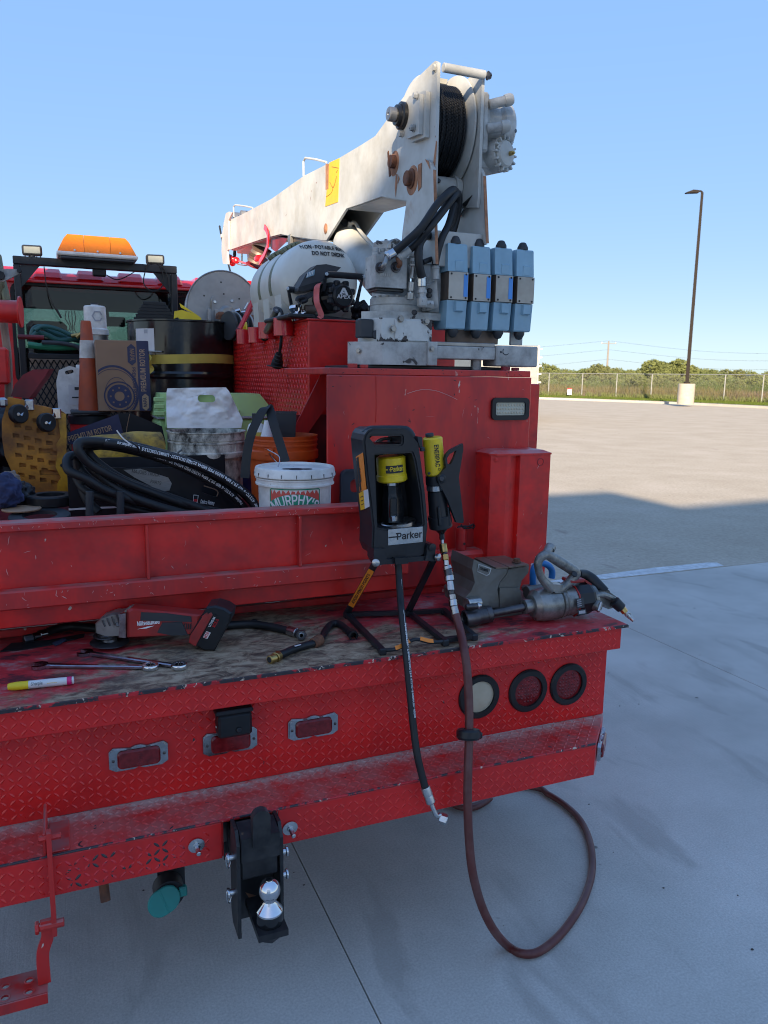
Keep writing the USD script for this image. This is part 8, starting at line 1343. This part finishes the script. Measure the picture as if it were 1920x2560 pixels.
RGp = [(1030, 345), (1090, 355), (1150, 395), (1210, 450), (1275, 505)]; iw.add('rear_grip', tube([zi(u, v, y_) for (u, v), y_ in zip(RGp, (.07, .08, .07, .05, .03))], [.014, .019, .021, .019, .015], 16, 6), 'black_rubber'); iw.add('red_trigger', hull([zi(u, v, .04)+A([0, dy, 0]) for u, v in ((1085, 385), (1150, 430), (1160, 460), (1100, 420)) for dy in (0, .015)]), 'tool_red', False)
iw.add('rear_yoke', hull([zi(u, v, .02)+A([0, dy, 0]) for u, v in ((1165, 505), (1300, 495), (1405, 570), (1425, 605), (1380, 640), (1300, 660), (1240, 610)) for dy in (0, .03)]), 'alu_tool', False); iw.add('yoke_rib', J(tube([zi(1170, 540, .015), zi(1260, 530, .012), (zi(1350, 570, .01)), zi(1400, 610, .012)], .009, 10)), 'alu_tool'); iw.add('trigger_yoke', hull([zi(u, v, .035)+A([0, dy, 0]) for u, v in ((1250, 490), (1310, 490), (1330, 540), (1270, 545)) for dy in (0, .02)]), 'black_rubber', False)
kn = zi(1188, 632, .0); iw.add('regulator_knob', lathe([(0, 0), (k(98), 0), (k(104), .004), (k(100), .02), (k(86), .024), (0, .024)], kn+A([.0, .012, 0]), (.35, -.9, .1), 24), 'alu_tool'); iw.add('knob_bar', Fr(kn+A([.004, -.012, .001]), (.5, .25, .8), (.8, .2, -.5))(bx((0, 0, 0), (.034, .012, .012), .003)), 'steel', False)
for (p, q, w0, w1, mt, n) in (((1355, 590), (1420, 650), 110, 100, 'black_plastic', 18), ((1415, 640), (1455, 690), 72, 66, 'brass', 6), ((1448, 680), (1500, 735), 46, 46, 'steel', 18), ((1468, 700), (1482, 715), 58, 58, 'steel', 18), ((1500, 735), (1532, 765), 40, 36, 'steel', 16)): iw.add('air_fitting', cy(zi(*p, .0), zi(*q, -.01), w0*kx, w1*kx, n, .001), mt)
# blue handled bottle behind it
bo = T('blue_bottle', 'blue handled bottle with a white cap behind the impact wrench', 'bottle', tuple(U(Zv(690, 440), y=.24))); zb2 = lambda u, v: U(Zv(u, v), y=.24)
bo.add('blue_yoke', tube([zb2(u, v) for u, v in ((622, 450), (620, 380), (625, 310), (650, 265), (690, 245), (740, 255), (780, 285), (795, 330), (790, 380))], .011, 12), 'blue_plastic'); bo.add('bottle', cy(zb2(675, 460)+A([0, .02, -.02]), zb2(675, 265)+A([0, .02, 0]), .022, .016, 20), 'paper'); bo.add('cap', lathe([(0, 0), (.015, 0), (.017, .006), (.012, .010), (0, .011)], zb2(685, 208), (0, 0, 1), 20), 'far_white'); bo.add('neck', cy(zb2(682, 245), zb2(684, 206), .009, n=14), 'brass'); bo.add('base', bx(zb2(660, 470), (.10, .05, .022), .006), 'cast_iron', False)
# grinder
gA, gB = A([-.285, .275, DZ0]), A([.0, .165, DZ0]); gx = nrm(gB-gA); gn = nrm(np.cross(gx, (0, 0, 1))); gp_ = lambda u, v, off=0: Upl(Zg(u, v), gA+gn*off, gn)
gd = T('angle_grinder', 'red and grey cordless angle grinder with a black battery lying on the deck', 'angle grinder', tuple(gA))
def slab_(px, t0, t1, taper=.0, sh=.0):
    P = [gp_(*p) for p in px]; c = np.mean(P, 0); return hull([p+gn*t0 for p in P]+[p+gn*t1 for p in P]+([c+(p-c)*(1-taper)+gn*(t1+sh) for p in P]+[c+(p-c)*(1-taper)+gn*(t0-sh) for p in P] if sh else []))
gn = gn if gn@(CAM-gA) > 0 else -gn
gd.add('gear_head', J(slab_([(507, 285), (505, 235), (540, 200), (600, 180), (660, 178), (668, 300), (620, 292), (560, 305)], -.02, .016, .12, .008), slab_([(640, 190), (665, 160), (685, 152), (690, 170), (670, 190)], -.012, .012)), 'alu_tool', 20); gd.add('head_groove', J(*[tube([gp_(530+25*i, 228-9*i, .0245), gp_(545+25*i, 262-4*i, .0245)], .0028, 6, smooth=False) for i in range(4)]), 'dark_steel'); gd.add('head_screw', cy(gp_(612, 250, .022), gp_(612, 250, .0265), .007, n=12), 'dark_steel'); gd.add('head_collar', slab_([(635, 180), (668, 175), (668, 306), (632, 302)], -.024, .024, .03, .004), 'steel', 20)
dc = gp_(568, 330, 0); dc[2] = DZ0+.012; gd.add('disc', lathe([(0, 0), (.050, 0), (.052, .0015), (.050, .003), (.02, .006), (.018, .012), (0, .012)], dc, (.02, -.05, 1), 40), 'dark_steel'); gd.add('guard', J(cy(gp_(560, 318), gp_(560, 296), .026, n=24), cy(gp_(550, 312), gp_(550, 306), .034, n=24)), 'dark_steel')
gd.add('body', J(slab_([(668, 165), (690, 155), (745, 172), (840, 180), (1005, 192), (1055, 190), (1050, 285), (985, 292), (830, 278), (780, 300), (670, 306)], -.024, .02, .10, .006)), 'tool_red', 20); gd.add('grip_panel', slab_([(746, 172), (880, 178), (1003, 194), (1005, 222), (880, 214), (742, 215)], .012, .0275, .02, .001), 'charcoal', 20); gd.add('grip_panel', slab_([(855, 225), (955, 222), (985, 288), (905, 292), (828, 276)], .010, .0278, .02, .001), 'charcoal', 20)
for j in range(4): gd.add('vent', slab_([(966+11*j, 230), (971+11*j, 230), (968+11*j, 258), (962+11*j, 258)], .02, .0283), 'black_ink', False)
gd.add('switch_guard', tube([gp_(820, 286, .01), gp_(860, 292, .01), gp_(905, 285, .01), gp_(985, 290, .01)], .008, 8), 'black_rubber')
fT = Fr(gp_(770, 244, .0268), gp_(830, 236)-gp_(708, 250), (0, 0, 1)); gd.add('lettering', txt('Milwaukee', .012, fT, .0008, w=.060), 'white_ink', False, kind='stuff'); gd.add('lightning_mark', hull([gp_(u, v, .0268+t) for u, v in ((712, 276), (765, 262), (770, 264), (800, 258), (760, 272), (755, 270)) for t in (0, .0006)]), 'white_ink', False)
bt = gd.sub('battery'); bt.add('case', slab_([(1058, 185), (1085, 140), (1130, 133), (1180, 148), (1213, 170), (1205, 215), (1125, 365), (1070, 362), (995, 318), (1000, 280)], -.034, .034, .08, .006), 'black_plastic', 20); bt.add('red_side', slab_([(1064, 190), (1110, 165), (1118, 178), (1030, 338), (996, 318), (1002, 285)], .02, .0415, .04, .001), 'tool_red', 20); bt.add('release_tab', slab_([(1062, 185), (1090, 165), (1100, 190), (1075, 215)], .03, .0425, .05, .001), 'tool_red', 20)
fB = Fr(gp_(1092, 270, .0418), gp_(1135, 205)-gp_(1068, 325), (-1, 0, .4)); bt.add('label', fB(bx((0, -.002, .0), (.078, .022, .0006), 0)), 'black_ink', False); bt.add('m18_patch', fB(bx((-.022, .0, .0006), (.020, .013, .0006), 0)), 'white_ink', False); bt.add('lettering', txt('M18', .009, Fr(fB.p(-.022, 0, .0012), fB.x, fB.y), .0005, w=.017), 'red_ink', False, kind='stuff'); bt.add('lettering', txt('LITHIUM', .006, Fr(fB.p(.018, .005, .0008), fB.x, fB.y), .0005, w=.03), 'white_ink', False, kind='stuff'); bt.add('lettering', txt('XC5.0', .008, Fr(fB.p(.018, -.006, .0008), fB.x, fB.y), .0005, w=.026), 'red_ink', False, kind='stuff')
# short hose behind the grinder
HZ = DZ0+.013; zs_ = lambda u, v, z=HZ: U(Zg(u, v), z=z)
sh = T('short_hose', 'old black hose length with metal ends lying behind the grinder', 'hose', tuple(zs_(640, 280))); SP = [(225, 300), (290, 275), (380, 262), (500, 272), (700, 285), (900, 280), (1080, 268), (1180, 256), (1300, 250), (1400, 262), (1500, 285)]
sh.add('rubber_hose', tube([zs_(*p) for p in SP], .0115, 14, 8), 'black_rubber'); sh.add('hose_lump', trimesh.creation.icosphere(2, .013).apply_translation(zs_(1318, 245)), 'black_rubber')
for p, q, r, mt, n in (((122, 332), (170, 322), .0135, 'dark_steel', 6), ((170, 318), (205, 308), .0115, 'chrome_dull', 16), ((200, 308), (238, 296), .0128, 'chrome_dull', 20), ((1495, 282), (1540, 296), .0135, 'chrome_dull', 20)): sh.add('fitting', cy(zs_(*p), zs_(*q), r, n=n), mt)
e = zs_(1562, 305, DZ0+.014); sh.add('banjo_end', J(lathe([(.007, -.012), (.0145, -.012), (.0155, -.009), (.0155, .009), (.0145, .012), (.007, .012)], e, (-.25, -.9, .15), 6, closed=True), cy(zs_(1538, 295), e, .010)), 'dark_steel', 20); sh.add('bore', ring(e-A([-.25, -.9, .15])*0+nrm(A([-.25, -.9, .15]))*.0105, (-.25, -.9, .15), .0085, .0055, .002), 'zinc')
# bent tube
BZ1 = DZ0+.011; zt_ = lambda u, v, z=BZ1: U(Zt(u, v), z=z); bt2 = T('bent_tube', 'bent black hose tube with a brass end lying at the deck edge', 'tube', tuple(zt_(420, 445)))
bt2.add('tube', tube([zt_(*p) for p in ((255, 505), (300, 488), (360, 462), (430, 440), (500, 420), (548, 385), (575, 335), (610, 298), (655, 292), (695, 315), (745, 360))], .0105, 14), 'black_plastic'); bt2.add('brass_end', J(cy(zt_(195, 535), zt_(235, 520), .0115, n=20), cy(zt_(235, 520), zt_(258, 505), .0135, n=20)), 'brass'); bt2.add('end_bore', cy(zt_(195, 535)-nrm(zt_(235, 520)-zt_(195, 535))*.001, zt_(200, 533), .008), 'black_ink'); bt2.add('end_socket', lathe([(.010, .03), (.0155, .03), (.0165, .026), (.014, 0), (0, 0)], zt_(738, 352), zt_(790, 405)-zt_(738, 352), 6), 'black_plastic', 20); bt2.add('band', cy(zt_(488, 426), zt_(535, 400), .0155, .0165, 12), 'rust'); bt2.add('white_mark', hull([zt_(*p, z=BZ1+.011) for p in ((360, 440), (405, 428), (410, 434), (370, 446))]+[zt_(*p, z=BZ1+.0115) for p in ((362, 440), (405, 429))]), 'paper', False)
# wrenches
def wrench(name, po, pr2, label):
    a, b = U(Zg(*po), z=DZ0+.007), U(Zg(*pr2), z=DZ0+.007); f = Fr(A([a[0], a[1], DZ0+.0012]), b-a, (0, 0, 1)); f = Fr(f.o, f.x, np.cross((0, 0, 1), f.x)); L = np.linalg.norm(b-a); t = T(name, label, 'wrench', (a[0], a[1], DZ0), 'combination wrenches on the rear deck')
    hd = Point(0, 0).buffer(.021).difference(affinity.rotate(sbox(-.04, -.0105, .004, .0105), 15, origin=(0, 0))).union(sbox(.012, -.008, .03, .008)); t.add('open_end', prism(hd.buffer(-.001).buffer(.001), .0085, f), 'purple_chrome', 25)
    t.add('shaft', hull([f.p(x, y_, z) for x, w in ((.018, .0085), (L*.5, .0068), (L-.016, .0075)) for y_ in (-w, w) for z in (.002, .007)]+[f.p(x, y_, .0092) for x, w in ((.022, .0055), (L-.02, .005)) for y_ in (-w, w)]), 'purple_chrome', 25)
    t.add('ring_end', lathe([(.0125, 0), (.0195, 0), (.0212, .003), (.0212, .009), (.0195, .012), (.0125, .012)], f.p(L, 0, 0), (0, 0, 1), 24, closed=True), 'chrome', 40); t.add('ring_teeth', J(*[f(bx((L+.0118*math.cos(a_), .0118*math.sin(a_), .006), (.003, .003, .0105), .0005)) for a_ in np.arange(12)*math.pi/6]), 'purple_chrome', False, kind='stuff')
wrench('combination_wrench', (205, 462), (780, 470), 'front combination wrench, nearer the marker, lying flat on the deck'); wrench('combination_wrench', (440, 395), (930, 466), 'rear combination wrench, crossing behind the other one')
# marker
a, b = U(Zg(40, 575), z=DZ0+.0105), U(Zg(383, 540), z=DZ0+.0105); d = nrm(b-a); L = np.linalg.norm(b-a); mk = T('paint_marker', 'white paint marker with a yellow cap and pink end on the deck', 'marker', tuple(a)); r = .0098
mk.add('cap', lathe([(0, 0), (.0065, 0), (.008, .003), (r, L*.12), (r, L*.31), (0, L*.31)], a, d, 24), 'yellow_bright'); mk.add('barrel', cy(a+d*L*.311, a+d*L*.895, r*.97, n=24, b=.0003), 'far_white'); mk.add('pink_band', cy(a+d*L*.896, a+d*L*.965, r, n=24, b=.0003), 'pink_ink'); mk.add('end_plug', cy(a+d*L*.966, a+d*L, r*.94, n=24), 'far_white')
zc_ = nrm(CAM-(a+b)/2-d*((CAM-(a+b)/2)@d)); fm_ = Fr((a+b)/2, d, np.cross(zc_, d)); tm = txt('Sharpie', .0075, W0, .0004, False, w=.025)
tm.vertices = np.stack([tm.vertices[:, 0]-L*.06, r*np.sin(tm.vertices[:, 1]/r), r*np.cos(tm.vertices[:, 1]/r)+tm.vertices[:, 2]-.0002], 1); mk.add('lettering', fm_(tm), 'black_ink', False, kind='stuff'); mk.add('print_line', fm_(bx((L*.17, -.001, r*.985), (.022, .001, .0006), 0)), 'yellow_label', False)
# debris on the deck at the left
for k, P in enumerate((((0, 395), (60, 350), (250, 335), (440, 300), (435, 318), (260, 360), (110, 385)), ((272, 350), (330, 325), (345, 330), (310, 355), (285, 362)))):
    Q = [U(Zg(*p), z=DZ0+.0015+.002*k) for p in P]; one('rubber_scrap', prism([(q[0], q[1]) for q in Q], .002, Fr((0, 0, DZ0+.0015+.002*k))), 'black_rubber' if k == 0 else 'blue_rag', ['long torn black rubber strip on the deck behind the grinder', 'small bluish film scrap lying on the black rubber strip'][k], 'scrap', smooth=False)
# ---------------------------------------------------------------- hitch ball mount
bm2 = T('ball_mount', 'black adjustable ball mount with a chrome hitch ball under the bumper', 'ball mount', (.02, -.2, .3)); zk = lambda u, v, y: U(Zk(u, v), y=y)
bl_ = zk(1190, 1168, -.30); xa, xb = zk(975, 1000, -.235)[0], zk(1265, 1000, -.235)[0]; ztop, zbot = zk(1000, 790, -.235)[2], zk(1000, 1440, -.235)[2]
for x in (xa, xb-.008): bm2.add('cheek_plate', hull([(x+dx, y_, z) for dx in (0, .008) for y_, z in ((-.255, ztop-.03), (-.235, ztop), (-.185, ztop), (-.175, zbot+.03), (-.255, zbot), (-.19, zbot))]), 'hitch_black', False)
bm2.add('shank', J(bb(xa+.0085, xb-.0085, -.25, .1, .428, .502, .006)), 'hitch_black', False); bm2.add('back_web', bb(xa+.0085, xb-.0085, -.19, -.182, zbot, ztop-.08, .001), 'hitch_black', False)
zr1, zr0 = zk(1130, 655, -.262)[2], zk(1130, 880, -.262)[2]; xr0, xr1 = zk(1078, 760, -.262)[0], zk(1190, 760, -.262)[0]; wv = xr1-xr0
bm2.add('rounded_tongue', prism(unary_union([Point((xr0+xr1)/2, zr1-wv/2).buffer(wv/2), sbox(xr0, zr0, xr1, zr1-wv/2)]), .022, Fr((0, -.253, 0), (1, 0, 0), (0, 0, 1))), 'hitch_black', False)
bm2.add('saddle', J(hull([(x, y_, z) for x in (xa+.010, xb-.010) for y_, z in ((-.262, zr0+.02), (-.262, zr0-.04), (-.20, zr0-.05), (-.20, zr0+.03))])), 'hitch_black', False)
bm2.add('platform', J(hull([(x, y_, z) for x in (bl_[0]-.036, bl_[0]+.034) for y_, z in ((-.34, bl_[2]-.082), (-.20, bl_[2]-.082), (-.34, bl_[2]-.098), (-.20, bl_[2]-.098))])), 'hitch_black', False)
bm2.add('hitch_ball', lathe([(0, .0262), (.008, .0262), (.0085, .025), (.0145, .0225), (.0205, .0165), (.0245, .008), (.0258, 0), (.0245, -.008), (.0205, -.0165), (.0155, -.0215), (.0148, -.026), (.018, -.033), (.027, -.045), (.0305, -.050), (.0305, -.054), (0, -.054)][::-1], bl_, (0, 0, 1), 44), 'chrome'); bm2.add('ball_collar', lathe([(0, -.0815), (.031, -.0815), (.0315, -.078), (.0315, -.058), (.030, -.0545), (0, -.0545)], bl_, (0, 0, 1), 36), 'black_gloss')
bm2.add('lower_nut', cy(bl_+A([0, 0, -.0985]), bl_+A([0, 0, -.125]), .021, n=6), 'dark_steel')
for (u, v), s in (((965, 960), -1), ((1305, 920), 1), ((950, 1185), -1), ((1280, 1070), 1)):
    q = zk(u, v, -.225); x = xa if s < 0 else xb; bm2.add('pin', J(cy((x-s*.004, -.225, q[2]), (x+s*.014, -.225, q[2]), .0075, n=16), lathe([(0, 0), (.0125, 0), (.0125, .004), (0, .005)], (x+s*.014, -.225, q[2]), (s, 0, 0), 20)), 'zinc')
    if s < 0: bm2.add('pin_clip', tube([(x-.012, -.225, q[2]+.012), (x-.020, -.232, q[2]+.008), (x-.02, -.236, q[2]-.012), (x-.014, -.23, q[2]-.022), (x-.008, -.225, q[2]-.01)], .0018, 8), 'zinc')
bm2.add('rust_spot', hull([zk(u, v, -.191)+A([0, k2, 0]) for u, v in ((1040, 1185), (1075, 1200), (1140, 1215), (1120, 1245), (1060, 1215)) for k2 in (0, .001)]), 'rust_streak', False)
